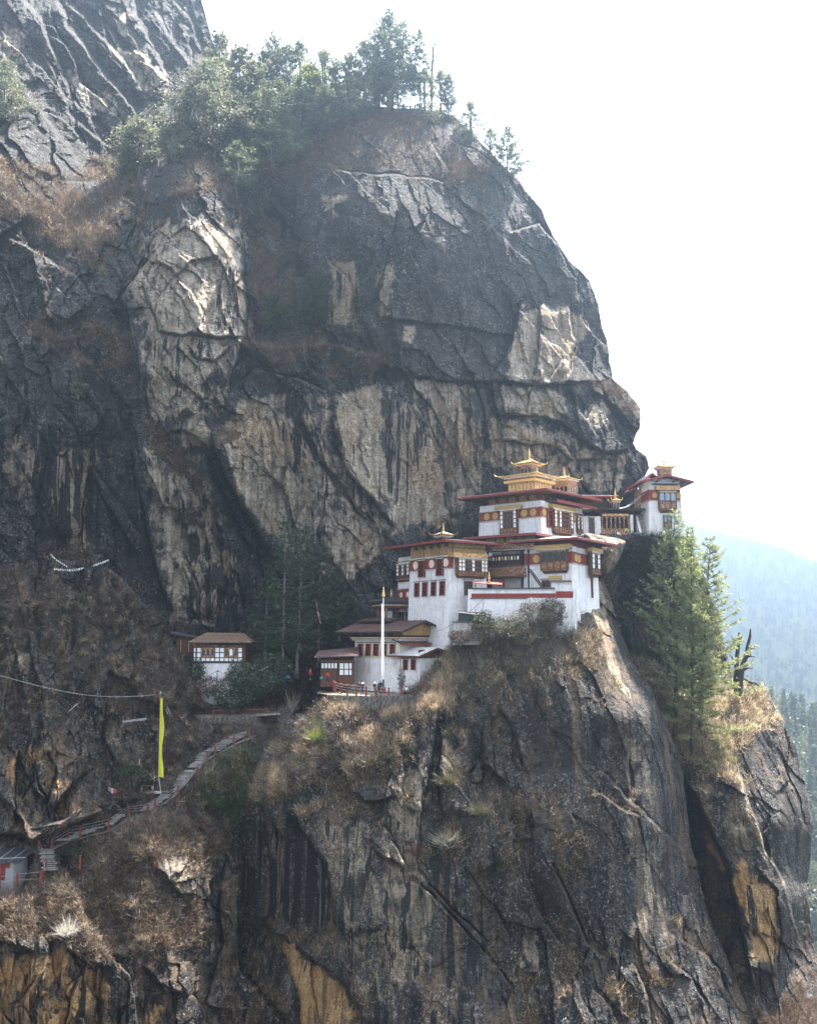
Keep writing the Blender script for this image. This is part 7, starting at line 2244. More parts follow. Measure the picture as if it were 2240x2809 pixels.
# ---- two pines clinging to the wall and others on the dome
for (xb, yb, yt, Y, rm, sd, lab, mt) in (
        (868, 888, 742, 186.5, 4.2, 41, 'blue-green pine clinging to the middle of the cliff wall', BUSH),
        (752, 912, 812, 189.5, 3.8, 42, 'smaller pine clinging to the cliff left of the first one', BUSH),
        (1392, 482, 352, 209, 4.8, 43, 'lone pine on the shoulder of the dome against the sky', SUMMIT)):
    Y = on(upper_cliff, xb, yb).y - 0.3
    tree('pine_tree', conifer_meshes(sd, zspan(xb, yt, yb, Y), rm, bare=0.03, whorls=20, per=6, dens=1.1, trunk_r=0.22, gap=0.12, mat=mt, up=0.25), PV(xb, yb, Y), lab)

# ---- evergreen oaks under the top left cliff
OAKS = [broad_meshes(51, 12, 4.2, 7.0, 0.42, 190, 0.9, 46, 0.32, clump=0.75), broad_meshes(52, 12, 3.6, 7.0, 0.42, 180, 0.9, 46, 0.32, clump=0.75), broad_meshes(53, 10, 4.4, 4.6, 0.45, 110, 0.6, 55, 0.40, clump=0.85), conifer_meshes(54, 14, 4.0, bare=0.12, whorls=24, per=6, dens=1.7, trunk_r=0.28, gap=0.15, mat=OAK, ragged=0.5, up=0.3, nl=0.6, nw=0.16)]
for k, (x, yt, yb, Y, v, lab) in enumerate((
        (560, 165, 425, 214, 0, 'big grey-green oak, the broadest under the top left cliff'),
        (652, 130, 385, 222, 3, 'tall oak close behind the broadest one, to its right'),
        (598, 92, 300, 232, 3, 'oak top rising behind the others against the sky'),
        (384, 315, 480, 214, 2, 'dark low oak in the gully foot of the top left cliff'),
        (345, 400, 500, 213, 2, 'lowest oak sprawling over the gully'),
        (8, 165, 350, 184, 0, 'oak cut by the left edge of the view'),
        (690, 270, 430, 218, 2, 'small oak where the oaks meet the pine wood'),
        (480, 330, 450, 211, 2, 'oak leaning over the head of the pale pillar'),
        (520, 235, 420, 216, 3, 'oak at the left flank of the broadest one'),
        (700, 170, 400, 224, 3, 'pointed oak between the oaks and the summit wood'),
        (620, 230, 430, 215, 0, 'full oak filling the gap right of the broadest one'))):
    Y = on(upper_cliff, x, yb).y + 0.5
    h = zspan(x, yt, yb, Y)
    tree('oak_tree', OAKS[v], PV(x, yb, Y), lab, 'oaks under the top left cliff', k * 1.3, h / (12, 12, 10, 14)[v])

# ---- wood on the summit of the dome
SUM = [conifer_meshes(61, 18, 3.8, bare=0.15, whorls=28, per=6, dens=1.5, trunk_r=0.25, gap=0.25, mat=SUMMIT, ragged=0.6), conifer_meshes(62, 18, 3.2, bare=0.35, whorls=18, per=6, dens=1.4, trunk_r=0.22, gap=0.3, mat=SUMMIT, ragged=0.7),
       broad_meshes(63, 12, 3.6, 5.8, 0.45, 140, 0.85, 44, 0.30, mat=SUMMIT, clump=0.7), broad_meshes(64, 12, 3.4, 4.6, 0.58, 100, 0.75, 44, 0.30, mat=SUMMIT, clump=0.7), broad_meshes(65, 11, 3.4, 5.0, 0.45, 100, 0.6, 50, 0.40, mat=YELLOWISH, clump=0.8)]
HS = [18, 18, 12, 12, 11]
for k, (x, yt, yb, Y, v, lab) in enumerate((
        (744, 88, 310, 232, 0, 'dark conifer at the left end of the summit wood'),
        (820, 98, 315, 234, 2, 'round-topped oak left of the yellowish tree'),
        (887, 128, 320, 230, 2, 'round oak right of the yellowish tree'),
        (850, 165, 340, 224, 4, 'yellowish tree in the middle of the summit wood'),
        (956, 142, 320, 228, 0, 'conifer in the dip of the summit wood'),
        (1000, 108, 310, 229, 3, 'broad tree left of the tallest one on the summit'),
        (1066, 20, 305, 231, 3, 'tallest tree of the summit, with a forked crown'),
        (1106, 52, 305, 234, 1, 'pale slim tree right behind the tallest one'),
        (1152, 80, 304, 228, 1, 'slim conifer left of the bare summit tree'),
        (1030, 150, 312, 224, 2, 'bushy oak under the tallest summit tree'),
        (1208, 192, 308, 226, 3, 'small tree right of the bare summit tree'),
        (1230, 198, 318, 224, 0, 'pine at the right end of the summit wood'),
        (760, 210, 390, 222, 2, 'oak low in front of the left end of the summit wood'),
        (820, 240, 400, 219, 2, 'low oak on the slope below the yellowish tree'),
        (890, 230, 380, 220, 0, 'conifer low on the slope below the round oak'),
        (950, 225, 360, 220, 2, 'low dense oak above the brown slope'),
        (700, 250, 470, 216, 0, 'dark conifer in the hollow left of the dome'),
        (745, 320, 520, 212, 2, 'dark oak deep in the hollow left of the dome'),
        (800, 330, 470, 214, 2, 'dark low oak at the upper edge of the hollow'),
        (650, 380, 540, 209, 2, 'dark oak at the foot of the hollow above the pillar'),
        (1290, 272, 392, 217, 2, 'rounded bush-like tree just right of the summit'),
        (1345, 350, 440, 213, 3, 'small tree on the dome edge below the summit'),
        (1090, 225, 318, 222, 3, 'low tree at the foot of the thin summit trunks'),
        (782, 118, 312, 233, 0, 'conifer between the leftmost summit conifer and the round oak'),
        (718, 130, 330, 231, 0, 'slender conifer left of the leftmost tall summit conifer'),
        (920, 160, 320, 229, 0, 'conifer close right of the round summit oak'),
        (1040, 70, 305, 232, 0, 'conifer pressed against the left of the tallest summit tree'),
        (1075, 120, 308, 228, 2, 'bushy tree before the trunk of the tallest summit tree'),
        (980, 190, 325, 224, 2, 'dense oak in front of the dip of the wood'),
        (870, 215, 350, 222, 2, 'oak just below the yellowish tree'),
        (1165, 190, 306, 227, 3, 'small leafy tree between the slim conifer and the bare tree'))):
    Y = on(upper_cliff, x, yb).y + 0.5 if yb > 316 else on(upper_cliff, x, 318).y + 2.0 + (k * 7 % 5) * 1.5
    h = zspan(x, yt, yb, Y)
    s = h / HS[v]
    tree(('conifer_tree', 'broadleaf_tree')[v > 1], SUM[v], PV(x, yb, Y), lab, 'trees of the summit wood', k * 2.1, min(s, 1.25), s)
for k, (x, yt, Y) in enumerate(((1113, 170, 226), (1124, 150, 228), (1137, 180, 226))):
    Y = on(upper_cliff, x, 318).y + 4
    h = zspan(x, yt, 306, Y)
    tree('conifer_tree', SUM[1], PV(x, 306, Y), ('thin summit tree, first of three slender trunks from the tallest tree', 'thin summit tree, middle one of three slender trunks', 'thin summit tree, last of three slender trunks before the slim conifer')[k], 'trees of the summit wood', k, 0.55, h / 18)
YB = on(upper_cliff, 1182, 318).y + 2.0
bt = thing('bare_tree', PV(1182, 303, YB), 'bare forked tree sticking up at the right of the summit wood', 'tree')
o2 = Vector(bt.location)
MB().tube([PV(1182, 306, YB) - o2, PV(1184, 220, YB) - o2, PV(1187, 140, YB) - o2], [0.35, 0.28, 0.2], 7).build('trunk', DEADWOOD, bt)
for pts in ([(1187, 140), (1194, 105), (1196, 80), (1200, 66)], [(1187, 140), (1183, 110), (1183, 75), (1180, 62)], [(1186, 160), (1200, 140), (1212, 110), (1222, 100)], [(1187, 170), (1205, 148), (1218, 148)], [(1186, 200), (1170, 175), (1160, 150)], [(1190, 125), (1205, 108), (1210, 88)], [(1184, 230), (1172, 210), (1160, 190)], [(1195, 90), (1206, 76), (1210, 68)]):
    MB().tube([PV(x, y, YB) - o2 for x, y in pts], [0.15, 0.10, 0.07, 0.04][:len(pts)], 5).build('limb', DEADWOOD, bt)

# ---- conifers on the wooded hill at the right edge
FAR = [conifer_meshes(71, 16, 3.4, bare=0.05, whorls=16, per=6, dens=0.8, nl=1.0, nw=0.22, trunk_r=0.22, gap=0.1, mat=SUMMIT), conifer_meshes(72, 16, 3.9, bare=0.08, whorls=14, per=6, dens=0.8, nl=1.1, nw=0.25, trunk_r=0.25, gap=0.15, mat=SUMMIT, ragged=0.5)]
fr = np.random.default_rng(5)
gpts = []
far_spots = [(2117, 1880, 1930), (2150, 1886, 1945), (2172, 1892, 1955), (2202, 1905, 1985), (2226, 1930, 2010), (2238, 1945, 2020)]
for k in range(70):
    x = fr.uniform(2100, 2300)
    y = fr.uniform(1950 + (x - 2100) * 0.35, 2750)
    far_spots.append((x, y - fr.uniform(60, 95), y))
for k, (x, yt, yb) in enumerate(far_spots):
    p = on(wooded_hill, x, yb)
    h = (yb - yt) * p.y / FPX
    tree('conifer_tree', FAR[k % 2], p - Vector((0, 0, 1)), 'hazy conifer on the wooded hill beyond the right buttress', 'conifers of the wooded hill', k * 1.7, h / 16)

# ---- far-off forest on the mountain, one mass
M_ = far_mountain
n = 7000
ii = fr.integers(2, M_.W.shape[0] - 2, n)
jj = fr.integers(2, M_.W.shape[1] - 2, n)
base = M_.W[ii, jj]
hh = fr.uniform(18, 40, n) * np.clip(base[:, 1] / 4000, 0.7, 1.3)
rr = hh * fr.uniform(0.22, 0.36, n)
T = []
for q in range(5):
    a = 6.283 * q / 5 + fr.uniform(0, 1, n)
    a2 = a + 6.283 / 5
    T.append(np.stack([base + np.stack([np.cos(a) * rr, np.sin(a) * rr, hh * 0.12], 1), base + np.stack([np.cos(a2) * rr, np.sin(a2) * rr, hh * 0.2], 1), base + np.stack([0 * a, 0 * a, hh], 1)], 1))
ff = link_mesh('mountain_forest', tri_mesh('mountain_forest', np.concatenate(T), np.tile(fr.uniform(0, 1, n), 5), SUMMIT))
ff['kind'] = 'stuff'
G_ = wooded_hill
n = 3600
ii = fr.integers(1, G_.W.shape[0] - 1, n)
jj = fr.integers(1, G_.W.shape[1] - 1, n)
base = G_.W[ii, jj]
q = base[:, None] + fr.normal(size=(n, 14, 3)) * np.array((4, 4, 3.6)) + np.array((0, 0, 3))
ff = link_mesh('hill_undergrowth', tri_mesh('hill_undergrowth', leaf_quads(q.reshape(-1, 3), np.full(n * 14, 3.2), fr, 0.5), np.repeat(fr.uniform(0, 1, n), 14), SUMMIT))
ff['kind'] = 'stuff'


# ---- dry grass, heather and scrub on the ledges
def sample(s, mask, n, r):
    w = np.clip(mask, 0, None)
    # weight by real area so that slopes facing away are not overfilled
    p = w.ravel() / w.sum()
    idx = r.choice(len(p), n, p=p)
    pos = s.W.reshape(-1, 3)[idx] + r.normal(size=(n, 3)) * 0.12
    nor = s.N.reshape(-1, 3)[idx]
    return pos, nor, idx


def tufts(name, s, mask, n, per, h, mat, r, spread=0.25, w=0.05, droop=0.5, tint0=0.5):
    pos, nor, _ = sample(s, mask, n, r)
    k = per
    p = np.repeat(pos, k, 0) + r.normal(size=(n * k, 3)) * spread
    d = np.repeat(nor, k, 0) * 0.55 + r.normal(size=(n * k, 3)) * 0.55
    d[:, 2] += 0.75 - droop * r.uniform(0, 1, n * k)
    d /= np.linalg.norm(d, axis=1, keepdims=True)
    hh = np.repeat(h * r.uniform(0.5, 1.4, n), k) * r.uniform(0.6, 1.2, n * k)
    T = blades(p, d, hh, np.full(n * k, w) * r.uniform(0.7, 1.5, n * k), r)
    t = np.clip(np.repeat(tint0 + r.normal(size=n) * 0.25, k) + r.normal(size=n * k) * 0.12, 0, 1)
    o = link_mesh(name, tri_mesh(name, T, t, mat))
    o['kind'] = 'stuff'
    return o


def gm(s, lo=0.25):
    return np.clip(s.at['grass'] - lo, 0, 1)


def pm_(s, pts, soft=25):
    return region(s.px, s.py, pts, soft)


vr = np.random.default_rng(77)
S_C, S_D, S_A, S_E = left_slope, front_cliff, upper_cliff, right_cliff
inC = (S_C.py < 2830) * (S_C.px > -40)
pathm = np.ones(S_C.px.shape)
d, _ = poly_dist(S_C.px, S_C.py, [(x, y) for x, y, _ in PATH])
pathm = sstep(14, 22, d)
tufts('dry_grass', S_C, gm(S_C) * inC * pathm * region(S_C.px, S_C.py, [(240, 2240), (420, 2160), (700, 2030), (700, 2130), (640, 2300), (600, 2620), (-180, 2600), (-180, 2400)], 40), 7000, 8, 0.75, STRAW, vr, tint0=0.25)
tufts('heather', S_C, gm(S_C) * inC * pathm * (S_C.at['moss'] < 0.45), 9000, 8, 0.8, RUST, vr, spread=0.35, tint0=0.45)
tufts('olive_grass', S_C, (S_C.at['moss'] + 0.5 * gm(S_C)) * inC * pathm, 6000, 8, 0.6, OLIVE, vr, tint0=0.3)
tufts('green_sward', S_C, np.clip(S_C.at['moss'] - 0.2, 0, 1) * inC * pathm, 5000, 8, 0.45, SWARD, vr, tint0=0.5)
inD = (S_D.py < 2830)
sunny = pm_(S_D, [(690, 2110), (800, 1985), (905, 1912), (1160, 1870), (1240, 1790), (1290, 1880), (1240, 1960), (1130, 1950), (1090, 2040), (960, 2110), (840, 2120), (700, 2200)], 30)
gapD = sstep(-0.05, 0.25, fbm(S_D.W[..., 0] / 2.6, S_D.W[..., 2] / 2.0, S_D.W[..., 1] / 2.6, 4, 91, 0.6))
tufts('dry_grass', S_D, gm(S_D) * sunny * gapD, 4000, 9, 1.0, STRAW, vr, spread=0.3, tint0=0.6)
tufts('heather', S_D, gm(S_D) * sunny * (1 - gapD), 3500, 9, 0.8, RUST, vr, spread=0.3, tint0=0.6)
tufts('tussocks', S_D, gm(S_D) * sunny * gapD, 900, 24, 1.5, STRAW, vr, spread=0.14, w=0.055, droop=0.8, tint0=0.7)  # paler straw tint paints extra sunlight on this ledge
tufts('tussocks', S_C, gm(S_C) * inC * pathm, 700, 26, 1.0, STRAW, vr, spread=0.16, w=0.05, droop=0.7, tint0=0.45)
tufts('heather', S_D, gm(S_D) * inD, 6000, 8, 0.7, RUST, vr, spread=0.35, tint0=0.55)
tufts('dry_grass', S_D, gm(S_D) * inD, 6000, 8, 0.75, STRAW, vr, tint0=0.35)
tufts('olive_grass', S_D, gm(S_D) * inD, 5000, 8, 0.8, OLIVE, vr, tint0=0.4)
inA = (S_A.py < 2000) * (S_A.px > -40)
tufts('heather', S_A, gm(S_A, 0.3) * inA, 14000, 7, 0.9, RUST, vr, spread=0.45, w=0.07, tint0=0.5)
tufts('dry_grass', S_A, gm(S_A, 0.4) * inA * (0.15 + (S_A.px < 700)), 6000, 7, 0.8, STRAW, vr, w=0.06, tint0=0.35)
knoll = S_E.py < 2200
tufts('dry_grass', S_E, gm(S_E) * knoll, 5500, 8, 1.0, STRAW, vr, tint0=0.55)
tufts('heather', S_E, gm(S_E) * ~knoll, 1500, 8, 0.8, RUST, vr, tint0=0.6)
tufts('heather', S_E, gm(S_E), 4000, 8, 0.7, RUST, vr, tint0=0.5)
tufts('undergrowth', chasm_wall, np.clip(chasm_wall.at['moss'] + chasm_wall.at['grass'], 0, 1), 2500, 9, 0.9, BUSH, vr, spread=0.5, w=0.12)


def scrub(name, s, mask, n, r, size, mat, twigs=9, leaf=0, leaf_mat_=None):
    """bare many-stemmed bushes drawn as crooked sticks"""
    pos, nor, _ = sample(s, mask, n, r)
    k = twigs
    p = np.repeat(pos, k, 0)
    d = np.repeat(nor, k, 0) * 0.5 + r.normal(size=(n * k, 3)) * 0.6
    d[:, 2] += 0.6
    d /= np.linalg.norm(d, axis=1, keepdims=True)
    L = np.repeat(size * r.uniform(0.5, 1.3, n), k) * r.uniform(0.5, 1.0, n * k)
    mid = p + d * (L * 0.55)[:, None]
    d2 = d + r.normal(size=d.shape) * 0.55
    d2 /= np.linalg.norm(d2, axis=1, keepdims=True)
    d3 = d + r.normal(size=d.shape) * 0.7
    d3 /= np.linalg.norm(d3, axis=1, keepdims=True)
    w = np.full(n * k, 0.045)
    T = np.concatenate([blades(p, d, L * 0.62, w * 1.3, r), blades(mid, d2, L * 0.6, w, r), blades(mid, d3, L * 0.5, w, r), blades(p + d * (L * 0.3)[:, None], d3, L * 0.5, w, r)])
    o = link_mesh(name, tri_mesh(name, T, np.zeros(len(T)), mat))
    o['kind'] = 'stuff'
    if leaf:
        q = np.repeat(mid, leaf, 0) + r.normal(size=(n * k * leaf, 3)) * 0.22 * size
        o = link_mesh('scrub_leaves', tri_mesh('scrub_leaves', leaf_quads(q, 0.2 * r.uniform(0.6, 1.3, len(q)), r, 0.5), r.uniform(0, 1, len(q)), leaf_mat_))
        o['kind'] = 'stuff'


scrub('bare_scrub', S_C, gm(S_C) * (S_C.px > -40) * pathm * (S_C.py < 2620), 900, vr, 1.7, TWIG)
scrub('bare_scrub', S_A, gm(S_A, 0.35) * inA * (S_A.py > 500), 1100, vr, 2.0, TWIG)
scrub('thicket', S_D, gm(S_D) * pm_(S_D, [(1230, 1800), (1330, 1680), (1480, 1660), (1570, 1680), (1600, 1800), (1470, 1850), (1350, 1960), (1260, 1950)], 30), 420, vr, 2.0, TWIG, 10, 3, BUSH)
scrub('thicket', S_E, pm_(S_E, [(1660, 1780), (1820, 1840), (1880, 1960), (1860, 2040), (1760, 1920)], 30), 260, vr, 2.0, TWIG, 10, 4, BUSH)
scrub('thicket', S_C, pm_(S_C, [(600, 1960), (830, 1930), (740, 2060), (690, 2100), (640, 2010)], 30) + 0.02 * gm(S_C), 240, vr, 1.8, TWIG)
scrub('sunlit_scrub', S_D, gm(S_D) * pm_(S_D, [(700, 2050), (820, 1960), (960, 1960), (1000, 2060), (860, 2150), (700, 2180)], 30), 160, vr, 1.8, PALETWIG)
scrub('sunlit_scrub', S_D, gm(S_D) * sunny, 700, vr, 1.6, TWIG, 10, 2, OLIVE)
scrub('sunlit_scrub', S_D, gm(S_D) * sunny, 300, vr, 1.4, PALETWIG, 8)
scrub('path_scrub', S_C, sstep(40, 20, d) * sstep(10, 16, d) * (S_C.px > 60) * (S_C.py < 2400), 260, vr, 1.0, TWIG, 8, 2, OLIVE)


# ---- single bushes one can point to
def bush(label, x, y, Y, w, h, mat, seed, leaves=900, ls=0.22, sticks=None, group=None, name='bush'):
    r = np.random.default_rng(seed)
    t = thing(name, PV(x, y, Y), label, 'bush', 0, group)
    m = MB()
    for k in range(12):
        a = r.uniform(0, 6.28)
        e = Vector((math.cos(a) * w * 0.42 * r.uniform(.3, 1), math.sin(a) * w * .3, h * r.uniform(.5, .95)))
        m.tube([(0, 0, -0.3), e * 0.5 + Vector((0, 0, .1)), e], [0.06, 0.04, 0.015], 4, False)
    m.build('stems', sticks or BARK_GREY, t)
    if mat:
        n = leaves
        d = r.normal(size=(n, 3))
        d /= np.linalg.norm(d, axis=1, keepdims=True)
        k = r.uniform(0.3, 1, n) ** 0.5
        lump = 1 + 0.35 * vnoise(d[:, 0] * 2.2 + seed, d[:, 1] * 2.2, d[:, 2] * 2.2, seed)
        q = d * np.array((w / 2, w / 2.4, h / 2)) * (k * lump)[:, None] + np.array((0, 0, h * 0.52))
        link_mesh('foliage', tri_mesh('foliage', leaf_quads(q, ls * r.uniform(.6, 1.3, n), r, .4), np.clip(0.5 + 0.3 * lump - 0.3 + r.normal(size=n) * .2, 0, 1), mat), None, t)
    return t


def spiky(label, x, y, Y, h, n, mat, seed, spread=1.0, w=0.07, group=None, name='bush'):
    r = np.random.default_rng(seed)
    t = thing(name, PV(x, y, Y), label, 'bush', 0, group)
    d = r.normal(size=(n, 3)) * np.array((1, .7, .7)) * spread
    d[:, 2] = np.abs(d[:, 2]) + 0.35
    d /= np.linalg.norm(d, axis=1, keepdims=True)
    p = r.normal(size=(n, 3)) * 0.22 * h * np.array((1, .6, .4))
    link_mesh('fronds', tri_mesh('fronds', blades(p, d, h * r.uniform(.5, 1.1, n), np.full(n, w), r), r.uniform(0, 1, n), mat), None, t)
    return t


def yD(x, y, s=None, lift=0.3):
    return on(s or S_D, x, y).y - lift


spiky('bright green fern-like bush on the sunlit edge of the buttress', 880, 2035, yD(880, 2035), 2.9, 620, BRIGHT, 81, 0.9)
spiky('second green bush above and behind the bright fern-like one', 872, 1992, yD(872, 1992), 1.5, 260, YELLOWISH, 82, 0.9)
bush('pale leafy bush on the shaded lip left of the dark overhang', 800, 2150, yD(800, 2150), 2.6, 1.9, OLIVE, 83, 700)
spiky('silvery spiky bush just under the pale leafy one', 780, 2190, yD(780, 2190), 1.4, 200, OLIVE, 84, 1.0)
spiky('white-stemmed spiky bush on the bare buttress face', 1222, 2315, yD(1222, 2315), 2.6, 420, leaf_mat('pale_fronds', (0.12, 0.10, 0.06), (0.55, 0.50, 0.38), 0.25, (1, .95, .8)), 85, 1.0, 0.09)
spiky('grey spiky clump on the buttress above the white-stemmed bush', 1225, 2150, yD(1225, 2150), 2.2, 300, OLIVE, 86, 1.1)
spiky('olive clump on the buttress right of the white-stemmed bush', 1310, 2230, yD(1310, 2230), 2.2, 280, OLIVE, 87, 1.0)
spiky('brown clump low on the buttress below the white-stemmed bush', 1140, 2340, yD(1140, 2340), 1.8, 260, RUST, 88, 1.0)
bush('small green shrub alone on the dark lower face', 1258, 2495, yD(1258, 2495), 1.5, 1.6, BUSH, 89, 400)
bush('dark shrub tucked under the left end of the red stripe', 1322, 1735, 150.6, 4.4, 3.2, BUSH, 90, 2600)
bush('dark bush in front of the middle of the striped wall', 1465, 1730, 150.8, 6.0, 4.6, OLIVE, 91, 2600)
bush('dark bush at the right part of the striped wall', 1512, 1735, 150.9, 5.2, 5.2, OLIVE, 92, 3600)
bush('low dark bush between the store and the striped wall', 1392, 1750, 150.2, 5.6, 3.4, OLIVE, 93, 2200)
bush('grey-brown bush above the scattered white scarves', 1440, 1778, 149.6, 6.0, 3.0, OLIVE, 94, 2400)
bush('large dark evergreen bush right of the hut foundations', 690, 1915, 154.6, 7.5, 4.8, PINE_DARK, 95, 3600, 0.3)
bush('dark evergreen bush below the hut wall', 640, 1950, 154.4, 6.0, 3.4, PINE_DARK, 96, 2600, 0.3)
bush('dark evergreen bush behind the banner pole and road', 745, 1890, 158.0, 6.5, 6.0, PINE_DARK, 97, 3000, 0.3)
bush('dark round shrub beside the small prayer flags', 362, 2175, 143.8, 4.4, 4.4, BUSH, 98, 1900, 0.25)
bush('young tree-like shrub growing at the railing by the store', 1199, 1852, 149.8, 1.4, 2.4, BUSH, 99, 500)
bush('sapling planted inside the terrace railing', 1101, 1900, 148.1, 1.4, 3.6, OLIVE, 100, 420)
spiky('pale dead bush on the lit brow of the lower left cliff', 190, 2560, yD(190, 2560, S_C), 2.4, 260, leaf_mat('dead_fronds', (0.3, 0.26, 0.22), (0.6, 0.55, 0.48), 0.2, (1, .95, .85)), 101, 1.0, 0.06)
spiky('yellow grass tussock on the lit brow of the lower left cliff', 395, 2580, yD(395, 2580, S_C), 1.2, 260, STRAW, 102, 0.9)
spiky('pale dead shrub under the yellow tussock', 335, 2615, yD(335, 2615, S_C), 1.6, 160, bpy.data.materials['dead_fronds'], 103, 1.0, 0.05)
bush('grey-leaved shrub with pale blossom-like tips under the summit trees', 1170, 335, on(S_A, 1170, 335).y - .5, 6.5, 5.0, OAK, 104, 1300, 0.4)
bush('green clump in the cleft right of the pale pillar', 720, 590, on(S_A, 720, 590).y - .5, 4.0, 5.0, BUSH, 105, 900, 0.35)
bush('mossy green clump on the rib of the left wall', 215, 1090, on(S_A, 215, 1090).y - .5, 3.4, 3.0, OLIVE, 106, 700, 0.3)

bush('dark bush covering the left foot of the hut wall', 535, 1880, 157.6, 3.2, 4.2, PINE_DARK, 107, 1500, 0.28)
bush('dry brown bush at the front foot of the hut wall', 572, 1912, 156.0, 5.4, 3.2, RUST, 108, 1700, 0.25, TWIG)
bush('dark bush covering the right foot of the hut wall', 662, 1905, 156.0, 5.4, 5.4, PINE_DARK, 109, 2800, 0.28)
bush('grey twiggy bush between the terrace wall and the road', 800, 1950, 153.0, 5.0, 3.6, None, 110, 0, 0.2, TWIG)

bush('scrubby brown bush at the foot of the small tarped store', 1262, 1768, 149.4, 4.0, 2.2, RUST, 111, 1100, 0.22, TWIG)
bush('olive bush right beside the small tarped store', 1316, 1762, 149.6, 3.4, 3.2, OLIVE, 112, 1300, 0.22)

# ================================================================ people
SKINC = plain('skin', (0.42, 0.25, 0.17), 0.6, vary=0.05)
HAIRC = plain('black_hair', (0.015, 0.012, 0.011), 0.5, vary=0.1)
CLOTH = {k: plain('cloth_' + k, v, 0.85, vary=0.12) for k, v in dict(
    black=(0.02, 0.02, 0.024), navy=(0.025, 0.03, 0.07), blue=(0.07, 0.16, 0.36), skyblue=(0.25, 0.50, 0.72), red=(0.42, 0.03, 0.03), green=(0.42, 0.68, 0.06), pink=(0.62, 0.14, 0.30),
    white=(0.75, 0.75, 0.74), grey=(0.20, 0.20, 0.21), brown=(0.14, 0.08, 0.05), teal=(0.05, 0.22, 0.24), maroon=(0.2, 0.03, 0.04), khaki=(0.24, 0.2, 0.13)).items()}


def skin_mesh(name, verts, edges, radii, mat, sub=1):
    me = bpy.data.meshes.new(name)
    me.from_pydata([tuple(v) for v in verts], edges, [])
    o = bpy.data.objects.new('tmp', me)
    COL.objects.link(o)
    md = o.modifiers.new('skin', 'SKIN')
    md.use_smooth_shade = True
    for i, sv in enumerate(me.skin_vertices[0].data):
        r_ = radii[i]
        sv.radius = r_ if isinstance(r_, tuple) else (r_, r_)
        sv.use_root = (i == 0)
    if sub:
        s = o.modifiers.new('sub', 'SUBSURF')
        s.levels = s.render_levels = sub
    dg = bpy.context.evaluated_depsgraph_get()
    out = bpy.data.meshes.new_from_object(o.evaluated_get(dg))
    out.name = name
    bpy.data.objects.remove(o)
    bpy.data.meshes.remove(me)
    out.materials.clear()
    out.materials.append(mat)
    return out


